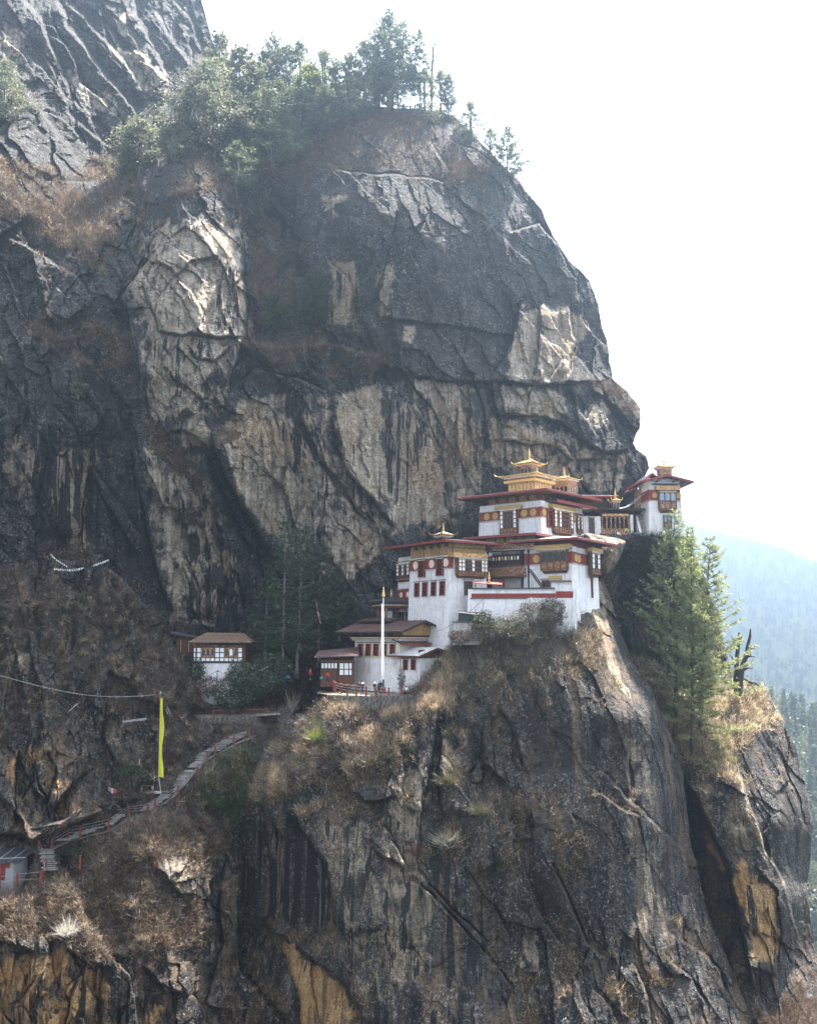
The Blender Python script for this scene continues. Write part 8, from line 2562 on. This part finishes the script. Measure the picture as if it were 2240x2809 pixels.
def person(label, px, py, Y, top, legs, yaw=0.0, pose='stand', hair='hair', hat=None, group=None, sc=1.0, pack=None):
    """pelvis-rooted figure; pose gives joints for standing, walking, leaning on a rail or sitting"""
    if pose == 'sit':
        hip = 0.12
        J = dict(pel=(0, 0, hip), chest=(0, -.03, hip + .34), neck=(0, -.05, hip + .50), head=(0, -.08, hip + .66), crown=(0, -.07, hip + .78),
                 shL=(-.19, -.04, hip + .45), shR=(.19, -.04, hip + .45), elL=(-.27, -.14, hip + .2), elR=(.27, -.14, hip + .2), haL=(-.12, -.34, hip + .16), haR=(.12, -.34, hip + .16),
                 hpL=(-.1, 0, hip), hpR=(.1, 0, hip), knL=(-.2, -.42, hip + .22), knR=(.2, -.42, hip + .22), anL=(-.14, -.5, .03), anR=(.14, -.5, .03), toL=(-.14, -.66, .0), toR=(.14, -.66, .0))
    else:
        w = dict(stand=0.0, walk=0.26, lean=0.06, bend=0.05)[pose]
        f = dict(stand=0.0, walk=-0.05, lean=-0.18, bend=-0.42)[pose]
        d = -0.25 if pose == 'bend' else 0.0
        J = dict(pel=(0, 0, .92), chest=(0, f * .6, 1.24 + d * .4), neck=(0, f, 1.44 + d), head=(0, f * 1.15 - .03, 1.58 + d), crown=(0, f * 1.15 - .02, 1.71 + d),
                 shL=(-.2, f * .9, 1.39 + d * .9), shR=(.2, f * .9, 1.39 + d * .9), elL=(-.27, f * .9 + .05 + w * .3, 1.12 + d), elR=(.27, f * .9 - .02 - w * .5, 1.12 + d),
                 haL=(-.24, f - .06 + w * .2, .88 + d) if pose != 'lean' else (-.2, f - .3, 1.08), haR=(.22, f - .12 - w * .6, .92 + d) if pose != 'lean' else (.22, f - .3, 1.08),
                 hpL=(-.1, 0, .9), hpR=(.1, 0, .9), knL=(-.11, -.03 - w, .49), knR=(.11, -.02 + w * .6, .49), anL=(-.11, .03 - w * .5, .08), anR=(.11, .04 + w * 1.5, .08 + w * .2), toL=(-.12, -.13 - w * .5, .03), toR=(.12, -.12 + w * 1.3, .03 + w * .1))
    V = {k: Vector(v) for k, v in J.items()}
    t = thing('person', PV(px, py, Y), label, 'person', yaw, group)
    t.scale = (sc,) * 3
    ks = ['pel', 'chest', 'neck', 'head', 'crown', 'shL', 'elL', 'haL', 'shR', 'elR', 'haR', 'hpL', 'knL', 'anL', 'toL', 'hpR', 'knR', 'anR', 'toR']
    ix = {k: i for i, k in enumerate(ks)}
    ed = [('pel', 'chest'), ('chest', 'neck'), ('neck', 'head'), ('head', 'crown'), ('chest', 'shL'), ('shL', 'elL'), ('elL', 'haL'), ('chest', 'shR'), ('shR', 'elR'), ('elR', 'haR'),
          ('pel', 'hpL'), ('hpL', 'knL'), ('knL', 'anL'), ('anL', 'toL'), ('pel', 'hpR'), ('hpR', 'knR'), ('knR', 'anR'), ('anR', 'toR')]
    rad = dict(pel=.13, chest=.15, neck=.055, head=(.095, .105), crown=.07, shL=.065, elL=.045, haL=.035, shR=.065, elR=.045, haR=.035, hpL=.09, knL=.06, anL=.04, toL=.035, hpR=.09, knR=.06, anR=.04, toR=.035)
    link_mesh('body', skin_mesh('body', [V[k] for k in ks], [(ix[a], ix[b]) for a, b in ed], [rad[k] for k in ks], SKINC), None, t)
    # hands with five fingers each
    for hnd, s in (('haL', -1), ('haR', 1)):
        a = V['elL' if s < 0 else 'elR']
        dirn = (V[hnd] - a).normalized()
        sd = Vector((0, 1, 0)) if abs(dirn.y) < .8 else Vector((s, 0, 0))
        hm_ = MB()
        for q in range(4):
            b0 = V[hnd] + sd * (.02 * (q - 1.5)) + dirn * .04
            ln = (.075, .085, .08, .065)[q]
            hm_.tube([b0, b0 + dirn * ln * .55, b0 + dirn * ln + Vector((-s * .02, 0, 0))], [.011, .010, .007], 5)
        b0 = V[hnd] - sd * .035
        hm_.tube([b0, b0 - sd * .025 + dirn * .03, b0 - sd * .02 + dirn * .06], [.013, .012, .009], 5)
        hm_.build('fingers', SKINC, t)['kind'] = 'stuff'
    ks2 = ['chest', 'pel', 'neck', 'shL', 'elL', 'wrL', 'shR', 'elR', 'wrR']
    V['wrL'] = V['elL'].lerp(V['haL'], .85)
    V['wrR'] = V['elR'].lerp(V['haR'], .85)
    V2 = dict(V)
    V2['neck'] = V['chest'].lerp(V['neck'], .8)
    V2['pel'] = V['pel'] + Vector((0, 0, -.02))
    i2 = {k: i for i, k in enumerate(ks2)}
    e2 = [('chest', 'pel'), ('chest', 'neck'), ('chest', 'shL'), ('shL', 'elL'), ('elL', 'wrL'), ('chest', 'shR'), ('shR', 'elR'), ('elR', 'wrR')]
    r2_ = dict(chest=.19, pel=.17, neck=.09, shL=.095, elL=.072, wrL=.055, shR=.095, elR=.072, wrR=.055)
    link_mesh('jacket', skin_mesh('jacket', [V2[k] for k in ks2], [(i2[a], i2[b]) for a, b in e2], [r2_[k] for k in ks2], CLOTH[top]), None, t)
    ks3 = ['pel', 'hpL', 'knL', 'anL', 'hpR', 'knR', 'anR']
    i3 = {k: i for i, k in enumerate(ks3)}
    e3 = [('pel', 'hpL'), ('hpL', 'knL'), ('knL', 'anL'), ('pel', 'hpR'), ('hpR', 'knR'), ('knR', 'anR')]
    r3 = dict(pel=.15, hpL=.115, knL=.085, anL=.065, hpR=.115, knR=.085, anR=.065)
    link_mesh('trousers', skin_mesh('trousers', [V[k] for k in ks3], [(i3[a], i3[b]) for a, b in e3], [r3[k] for k in ks3], CLOTH[legs]), None, t)
    hd = V['head']
    hm_ = MB().lathe([(.112, -.02), (.122, .04), (.115, .10), (.075, .15), (.01, .165)], (hd.x, hd.y + .02, hd.z), 12)
    hm_.build('hat' if hat else 'hair', CLOTH[hat] if hat else HAIRC, t, smooth=True)
    if hat == 'white':
        MB().lathe([(.19, 0.02), (.19, .035), (.1, .05)], (hd.x, hd.y + .01, hd.z), 12).build('brim', CLOTH[hat], t)
    fm = MB()
    for s in (-1, 1):
        fm.lathe([(.014, 0), (.014, .012)], (hd.x + s * .037, hd.y - .098, hd.z - .01), 6)
    fm.build('eyes', HAIRC, t)['kind'] = 'stuff'
    MB().hexa([(hd.x - .018, hd.y - .105, hd.z - .05), (hd.x + .018, hd.y - .105, hd.z - .05), (hd.x + .014, hd.y - .08, hd.z - .05), (hd.x - .014, hd.y - .08, hd.z - .05)], [(hd.x - .008, hd.y - .105, hd.z), (hd.x + .008, hd.y - .105, hd.z), (hd.x + .008, hd.y - .08, hd.z), (hd.x - .008, hd.y - .08, hd.z)]).build('nose', SKINC, t)
    if pack:
        c = V['chest']
        m = MB().hexa([(-.15, c.y + .14, c.z - .24), (.15, c.y + .14, c.z - .24), (.14, c.y + .32, c.z - .22), (-.14, c.y + .32, c.z - .22)], [(-.14, c.y + .14, c.z + .18), (.14, c.y + .14, c.z + .18), (.11, c.y + .27, c.z + .18), (-.11, c.y + .27, c.z + .18)])
        m.build('backpack', CLOTH[pack], t)
    return t


TG = 'visitors on the railed terrace'
person('person in black jacket and dark cap standing at the terrace rail, left of a companion', 984, 1903, 148.3, 'black', 'black', .3, 'stand', hat='grey', group=TG)
person('person in black with a white cap standing beside the dark-capped one on the terrace', 994.5, 1905, 148.0, 'black', 'navy', -.4, 'stand', hat='white', group=TG)
person('person in dark clothes with a light cap, left of the pair by the flagpole', 1028, 1904, 148.4, 'black', 'black', 1.2, 'stand', hat='white', group=TG, pack='brown')
person('person in black walking past the foot of the tall flagpole', 1038, 1908, 147.7, 'black', 'black', -.9, 'walk', group=TG, pack='navy')
person('person in black with grey hat right beside the flagpole plinth', 1043, 1900, 149.0, 'navy', 'black', .5, 'stand', hat='grey', group=TG)
person('person in white and grey crouching by the rail near the sapling', 1113, 1898, 148.4, 'white', 'grey', .8, 'sit', group=TG)
person('person in red jacket at the door of the latticed annex', 898, 1873, 155.2, 'red', 'navy', .2, 'stand')
person('person in teal jacket sitting before the annex lattice', 882, 1868, 155.4, 'teal', 'black', .3, 'sit')
person('person in red standing in the shade left of the annex', 851, 1865, 156.3, 'red', 'black', 1.0, 'stand')
PGRP = 'hikers on the stepped path'
person('person in dark clothes at the top of the lowest steps', 125, 2321, 140.3, 'black', 'black', .2, 'stand', hair='hair', group=PGRP)
person('person in a brown coat behind the dark-clad hiker', 131, 2314, 140.9, 'brown', 'khaki', -.3, 'stand', group=PGRP)
person('person in sky blue jacket leaning over the path rail', 155, 2308, 140.7, 'skyblue', 'navy', -.6, 'lean', group=PGRP)
CG = 'visitors resting on the upper court'
for lab, x, y, c, l, po, ht in (
        ('person with dark hair sitting at the left end of the upper court wall', 1650, 1471, 'brown', 'black', 'sit', None),
        ('person in dark grey sitting on the court wall below the carved portico', 1674, 1471, 'grey', 'black', 'sit', None),
        ('person in black beside the grey-clad one on the court wall', 1681, 1470, 'black', 'black', 'sit', None),
        ('person in white sitting alone before the portico', 1695, 1471, 'white', 'grey', 'sit', None),
        ('person in bright green jacket bending forward before the portico door', 1715, 1470, 'green', 'black', 'bend', None),
        ('person in pink sitting just below the bright green jacket', 1713, 1472, 'pink', 'navy', 'sit', 'pink'),
        ('person in black sitting left of two people in blue', 1734, 1471, 'black', 'black', 'sit', None),
        ('person in blue sitting before the dark doorway, the left of two', 1743, 1471, 'blue', 'navy', 'sit', None),
        ('person in blue sitting before the dark doorway, the right of two', 1751, 1471, 'blue', 'black', 'sit', 'navy'),
        ('person in black sitting at the foot of the stone stair', 1761, 1471, 'black', 'grey', 'sit', None),
        ('person in maroon sitting alone against the foot of the outer tower', 1786, 1472, 'maroon', 'black', 'sit', None)):
    person(lab, x, y, 174.9, c, l, rng.uniform(-.6, .6), po, hat=ht, group=CG)

# ================================================================ banners, prayer flags, cables, litter
YELLOW = None


def banner_mat(name, col, ink):
    m, n, b = new_mat(name)
    c = n.coords('Object', (1, 1, 1))
    w = n.node('ShaderNodeTexWave', wave_type='BANDS', bands_direction='Z')
    n.put(w.inputs['Vector'], c)
    w.inputs['Scale'].default_value = 2.6
    w.inputs['Distortion'].default_value = 0.4
    f = n.math('MULTIPLY', n.ramp(w.outputs['Fac'], 0.5, 0.7), n.ramp(n.noise(n.coords('Object', (9, 9, 3)), 3.0, 3), 0.45, 0.6))
    n.put(b.inputs['Base Color'], n.mix(n.math('MULTIPLY', f, 0.85), col, ink))
    b.inputs['Roughness'].default_value = 0.8
    tr = n.node('ShaderNodeBsdfTranslucent')
    n.put(tr.inputs[0], col)
    mx = n.node('ShaderNodeMixShader')
    mx.inputs[0].default_value = 0.3
    n.t.links.new(b.outputs[0], mx.inputs[1])
    n.t.links.new(tr.outputs[0], mx.inputs[2])
    n.t.links.new(mx.outputs[0], n.n['Material Output'].inputs['Surface'])
    return m


YELLOW = banner_mat('yellow_cloth', (0.68, 0.62, 0.045), (0.30, 0.24, 0.03))
WHITECLOTH = banner_mat('white_cloth', (0.80, 0.79, 0.82), (0.62, 0.60, 0.66))


def cloth_strip(x0, z0, z1, w, amp, seed, n=40, tat=0.0):
    m = MB()
    r = random.Random(seed)
    rows = []
    for i in range(n + 1):
        f = i / n
        z = z0 + (z1 - z0) * f
        ww = w * (1 + amp * math.sin(f * 9 + seed) * .35 + tat * r.uniform(-1, 1) * .4)
        rows.append([(x0 + ww * k / 4.0, amp * math.sin(f * 14 + k * .9 + seed) * .35 * (k / 4.0), z - .03 * k) for k in range(5)])
    m.v = [p for q in rows for p in q]
    m.f = [(i * 5 + k, i * 5 + k + 1, (i + 1) * 5 + k + 1, (i + 1) * 5 + k) for i in range(n) for k in range(4)]
    return m


# yellow banner beside the path
pb = PV(433, 2172, 144.9)
yb = thing('prayer_banner', pb, 'tall bright yellow vertical prayer banner on a green pole beside the steps', 'prayer banner')
h = zspan(438, 1905, 2172, 144.9)
lean = float(P(440, 1905, 144.9)[0]) - pb.x
MB().tube([(0, 0, -.3), (lean * .5, 0, h * .5), (lean, 0, h)], [.07, .06, .05], 7).build('pole', STEEL, yb)
MB().lathe([(.06, 0), (.12, .12), (.1, .3), (.02, .5)], (lean, 0, h), 8).build('finial', RAIL, yb)
zb_, zt_ = zspan(436, 2130, 2172, 144.9), zspan(438, 1914, 2172, 144.9)
cs = cloth_strip(0.04, zb_, zt_, 0.66, 0.55, 2.0)
for i, v in enumerate(cs.v):
    f = (v[2] - zb_) / (zt_ - zb_)
    cs.v[i] = (v[0] * (1 - .35 * max(0, f)) + lean * v[2] / h, v[1] - .05, v[2])
cs.build('cloth', YELLOW, yb, smooth=True)
MB().tube([(0.55, -.2, -.35), (0.05, -.03, zb_ + .1)], .07, 6).build('brace', RAIL, yb)
MB().lathe([(.55, -.2), (.5, .05), (.3, .08)], (0, 0, 0), 10).build('base', STONESTEP, yb)

# tall white banner on the terrace
wb_ = PV(1051, 1896, 148.3)
wf = thing('flagpole', wb_, 'very tall white flagpole with narrow white banner and golden bell top on the terrace', 'flagpole')
h = zspan(1050, 1637, 1896, 148.3)
MB().tube([(0, 0, 0), (-.03, 0, h)], [.11, .07], 8).build('pole', WHITEPAINT, wf)
MB().hexa([(-.42, -.42, -.4), (.42, -.42, -.4), (.42, .42, -.4), (-.42, .42, -.4)], [(-.36, -.36, .45), (.36, -.36, .45), (.36, .36, .45), (-.36, .36, .45)]).build('plinth', POSTRED, wf)
MB().hexa([(-.46, -.46, .452), (.46, -.46, .452), (.46, .46, .452), (-.46, .46, .452)], [(-.3, -.3, .62), (.3, -.3, .62), (.3, .3, .62), (-.3, .3, .62)]).build('cap', FASCIA, wf)
MB().tube([(0, 0, .62), (0, 0, 1.7)], .15, 8).build('sleeve', STEEL, wf)
MB().lathe([(.28, 0), (.24, .1), (.2, .55), (.15, .85), (.17, .95), (.06, 1.1), (.1, 1.2), (.02, 1.4)], (-.03, 0, h), 12).build('bell_top', GOLD, wf, smooth=True)
cs = cloth_strip(-.30, 1.4, h - 1.0, .26, .3, 1.0, 50, .25)
cs.build('cloth', WHITECLOTH, wf, smooth=True)


def rope(name, label, cat, pts, rad, mat, sag=0.0, group=None, sub=8):
    """line through (px, py, Y) points, each span sagging a little"""
    v = [PV(*p) for p in pts]
    if sag == 0 and len(v) > 2:
        for _ in range(2):
            w_ = [v[0]]
            for a_, b_ in zip(v[:-1], v[1:]):
                w_ += [a_.lerp(b_, .25), a_.lerp(b_, .75)]
            v = w_ + [v[-1]]
        sub = 2
    o = v[0]
    out = []
    for i in range(len(v) - 1):
        L_ = (v[i + 1] - v[i]).length
        for k in range(sub):
            f = k / sub
            q = v[i].lerp(v[i + 1], f)
            q.z -= sag * L_ * 4 * f * (1 - f)
            out.append(q - o)
    out.append(v[-1] - o)
    t = thing(name, o, label, cat, 0, group)
    MB().tube(out, rad, 4).build('line', mat, t)
    return t, out


FLAGC = [plain('flag_' + k, v, 0.85, vary=0.15) for k, v in dict(white=(.55, .55, .54), blue=(.10, .2, .5), red=(.5, .06, .05), green=(.1, .35, .12), yellow=(.7, .55, .08)).items()]


def flags(t, pts, n, w, h, mats, sepw=False):
    """little cloths hung along the line"""
    L_ = [0]
    for a, b_ in zip(pts[:-1], pts[1:]):
        L_.append(L_[-1] + (b_ - a).length)
    byc = {}
    for k in range(n):
        s = (k + .5) / n * L_[-1]
        i = max(j for j in range(len(L_) - 1) if L_[j] <= s)
        q = pts[i].lerp(pts[i + 1], (s - L_[i]) / (L_[i + 1] - L_[i] + 1e-9))
        d = (pts[i + 1] - pts[i])
        d.z = d.z * .6
        d = d.normalized() * w
        if d.length < 1e-4:
            d = Vector((w, 0, 0))
        y = rng.uniform(-.12, .12)
        hh = h * rng.uniform(.7, 1.15)
        vs = [q - d / 2, q + d / 2, q + d / 2 + Vector((0.02, y * .5, -hh * .5)), q - d / 2 + Vector((0, y * .4, -hh * .5)), q + d / 2 + Vector((0, y, -hh)), q - d / 2 + Vector((.03, y, -hh * .95))]
        c = k % len(mats)
        if sepw:
            MB().add([tuple(v) for v in vs], [(0, 1, 2, 3), (3, 2, 4, 5)]).build('flag', mats[c], t)
        else:
            byc.setdefault(c, MB()).add([tuple(v) for v in vs], [(0, 1, 2, 3), (3, 2, 4, 5)])
    for c, m in byc.items():
        m.build('flags', mats[c], t)['kind'] = 'stuff'


W_ = [FLAGC[0]]
LINE = plain('rope_white', (0.30, 0.29, 0.27), 0.8, vary=0.1)
t, p = rope('prayer_flags', 'garland of small white prayer flags sagging across the rock ledge on the left', 'prayer flags', [(148, 1558, 159.5), (176, 1562, 159.0), (205, 1561, 159.0), (235, 1555, 159.2), (268, 1546, 159.5), (299, 1534, 160)], .013, LINE)
flags(t, p, 24, .24, .34, W_, True)
t, p = rope('prayer_flags', 'short white flag string dropping from the scrub to the left garland', 'prayer flags', [(139, 1519, 160.5), (158, 1536, 160), (186, 1553, 159.5)], .012, LINE)
flags(t, p, 9, .22, .3, W_)
t, p = rope('prayer_flags', 'string of five orange, blue, white and red flags at the foot of the dark rock', 'prayer flags', [(298, 2158, 143.6), (309, 2163, 143.4), (321, 2166, 143.4)], .012, LINE)
flags(t, p, 5, .27, .72, [plain('flag_orange', (.65, .22, .04), .85), FLAGC[1], FLAGC[0], FLAGC[2], FLAGC[2]], True)
t, p = rope('prayer_flags', 'long faded prayer flag string falling down the left cliff from the summit', 'prayer flags', [(534, 505, 188), (456, 556, 188), (400, 630, 182), (352, 692, 179.5), (355, 760, 178.5), (358, 834, 177.5), (371, 912, 176.5), (378, 1042, 174.5), (387, 1147, 172.5), (378, 1199, 171.5), (374, 1303, 170.3), (384, 1433, 169.5)], .015, LINE, 0.0)
flags(t, p, 170, .25, .3, FLAGC[:1] * 4 + FLAGC[1:2])
t, p = rope('prayer_flags', 'second strand of faded flags beside the long falling string', 'prayer flags', [(352, 692, 179), (366, 800, 177.5), (376, 920, 175.8), (386, 1060, 173.5), (407, 1045, 173.2)], .012, LINE)
flags(t, p, 60, .22, .28, FLAGC)
t, p = rope('prayer_flags', 'flag string stretched from the pillar top up to the summit trees', 'prayer flags', [(651, 466, 189), (720, 440, 196), (800, 405, 204), (900, 350, 212), (972, 308, 216)], .015, LINE, .01)
flags(t, p, 45, .3, .3, W_)
t, p = rope('prayer_flags', 'upper twin of the flag string from the pillar to the summit', 'prayer flags', [(651, 464, 189), (780, 402, 203), (960, 305, 216)], .013, LINE, .01)
t, p = rope('prayer_flags', 'flag string sagging between the oaks and the summit wood', 'prayer flags', [(640, 352, 205), (704, 383, 206), (756, 377, 207), (810, 334, 210)], .015, LINE, .02)
flags(t, p, 24, .3, .3, W_)
t, p = rope('prayer_flags', 'loose flag string hanging down the hollow left of the dome', 'prayer flags', [(780, 498, 199), (756, 580, 197), (717, 626, 197)], .015, LINE, .02)
flags(t, p, 26, .28, .3, W_)
t, p = rope('prayer_flags', 'thin flag string down the far left slope to the scrub', 'prayer flags', [(0, 375, 182), (33, 430, 181), (85, 567, 180), (143, 697, 178), (183, 799, 176), (220, 877, 174), (267, 961, 172), (309, 990, 172)], .013, LINE, .005)
flags(t, p, 70, .22, .24, W_)
t, p = rope('prayer_flags', 'pale flag strings wound between the trunks of the summit trees', 'prayer flags', [(1030, 288, 218), (1070, 280, 218), (1110, 290, 218), (1150, 286, 218), (1160, 300, 217)], .015, LINE, .02)
flags(t, p, 40, .35, .4, FLAGC[:1] * 2 + FLAGC[1:2])
t, p = rope('prayer_flags', 'short flag string in the sparse dark hemlocks', 'prayer flags', [(866, 1640, 161), (872, 1680, 160.5), (880, 1710, 160.5)], .012, LINE)
flags(t, p, 8, .25, .4, [FLAGC[2], FLAGC[0], FLAGC[4]])

rope('cable', 'pale cable sagging from the left edge to the yellow banner top', 'cable', [(-30, 1846, 147), (0, 1853, 147), (110, 1883, 147), (215, 1905, 147.3), (300, 1912, 147.5), (360, 1911, 147.8), (424, 1906, 148)], .028, RAIL, 0.0)
rope('hose', 'pale hose looping from the portico roof to the outer tower, upper one', 'hose', [(1698, 1394, 176.5), (1718, 1389, 176.5), (1740, 1372, 177), (1768, 1353, 177.5)], .05, RAIL, 0.03)
rope('hose', 'pale hose looping just beneath the upper one by the outer tower', 'hose', [(1698, 1395, 176.4), (1722, 1389, 176.4), (1742, 1376, 177), (1756, 1356, 177.5)], .04, RAIL, 0.03)
pl = thing('power_pole', PV(586, 1956, 154.4), 'slim green pole carrying wires in front of the hut', 'pole')
top_ = PV(597, 1838, 154.4) - PV(586, 1956, 154.4)
MB().tube([(0, 0, -.2), tuple(top_)], [.09, .06], 7).build('shaft', STEEL, pl)
MB().box(top_.x - .3, top_.x + .3, -.05, .05, top_.z - .25, top_.z - .15).build('crossarm', STEEL, pl)
rope('wire', 'dark wire from the pole top to the left end of the hut wall', 'wire', [(597, 1839, 154.4), (580, 1848, 155.5), (563, 1856, 157.5)], .025, DARKWOOD, .03)
rope('wire', 'dark wire from the pole top to the right of the hut wall', 'wire', [(597, 1839, 154.4), (618, 1850, 154.8), (640, 1853, 155.5), (668, 1852, 156)], .025, DARKWOOD, .02)
rope('wire', 'dark wire strung from the store up to the foot of the striped wall', 'wire', [(1195, 1732, 150.5), (1225, 1722, 150.8), (1285, 1680, 152.2), (1330, 1637, 152.3)], .025, DARKWOOD, .02)
gp = thing('green_post', PV(970, 1901, 148.2), 'thin green post inside the terrace railing', 'post')  # plain thin steel post, carries no lamp
MB().tube([(0, 0, -.2), (0, 0, 1.2)], .05, 6).build('shaft', STEEL, gp)
MB().lathe([(.09, 1.2), (.09, 1.26), (.03, 1.3)], (0, 0, 0), 6).build('cap', STEEL, gp)


# offering scarves caught on the buttress
def scarf(label, x, y, mat, pts, s=S_D):
    Y = on(s, x, y).y - .25
    o = PV(x, y, Y)
    m = MB()
    v = [PV(x + a, y + b, Y - .1) - o for a, b in pts]
    for i in range(len(v) - 1):
        d = (v[i + 1] - v[i]).normalized()
        nrm = Vector((-d.z, 0, d.x)) * .09
        m.add([tuple(v[i] - nrm), tuple(v[i] + nrm), tuple(v[i + 1] + nrm + Vector((0, -.05, 0))), tuple(v[i + 1] - nrm + Vector((0, .05, 0)))], [(0, 1, 2, 3)])
    ob = m.build('scarf', mat)
    ob.location = o
    return tag(ob, label, 'scarf')


scarf('small white scarf highest of those caught in the scrub', 1500, 1788, FLAGC[0], [(0, 0), (4, -3), (8, 0)])
scarf('white scarf with a forked tail beside the yellow one', 1508, 1802, FLAGC[0], [(0, 0), (8, 5), (16, 6), (12, 16)])
scarf('yellow scarf caught on the buttress', 1536, 1796, FLAGC[4], [(-3, 0), (1, 6), (3, 10)])
scarf('pink scarf caught just below the yellow one', 1535, 1818, CLOTH['pink'], [(2, -5), (-1, 3), (-3, 8)])
scarf('white scarf hanging in a hook shape below the others', 1487, 1822, FLAGC[0], [(2, 0), (-2, 6), (-4, 12), (2, 10)])
scarf('white strip of scarf hanging straight down the buttress', 1506, 1832, FLAGC[0], [(0, -5), (1, 6), (3, 16)])
scarf('curled white scarf lowest on the buttress', 1482, 1858, FLAGC[0], [(-2, -3), (-3, 3), (1, 7), (3, 4)])
for lab, x, y, Y, col in (('blue tarpaulin bundle in the shade under the hemlocks, left one', 748, 1864, 158.5, 'blue'), ('blue tarpaulin bundle in the shade under the hemlocks, right one', 789, 1862, 158.5, 'blue')):
    m = MB().lathe([(.35, 0), (.42, .15), (.3, .4), (.12, .55)], (0, 0, 0), 9)
    ob = m.build('tarpaulin', CLOTH[col], smooth=True)
    ob.location = PV(x, y, Y)
    tag(ob, lab, 'tarpaulin')

# ================================================================ haze
hm = bpy.data.materials.new('haze')
hm.use_nodes = True
_n = hm.node_tree
_n.nodes.remove(_n.nodes['Principled BSDF'])
pv = _n.nodes.new('ShaderNodeVolumePrincipled')
pv.inputs['Color'].default_value = (0.54, 0.74, 1.0, 1)
pv.inputs['Density'].default_value = HAZE
pv.inputs['Anisotropy'].default_value = HAZE_G
_n.links.new(pv.outputs[0], _n.nodes['Material Output'].inputs['Volume'])
hz = MB().box(-7100, 7100, -3100, 9100, -561.5, 860)
ho = hz.build('haze', hm)
ho['kind'] = 'stuff'
ho.display_type = 'WIRE'
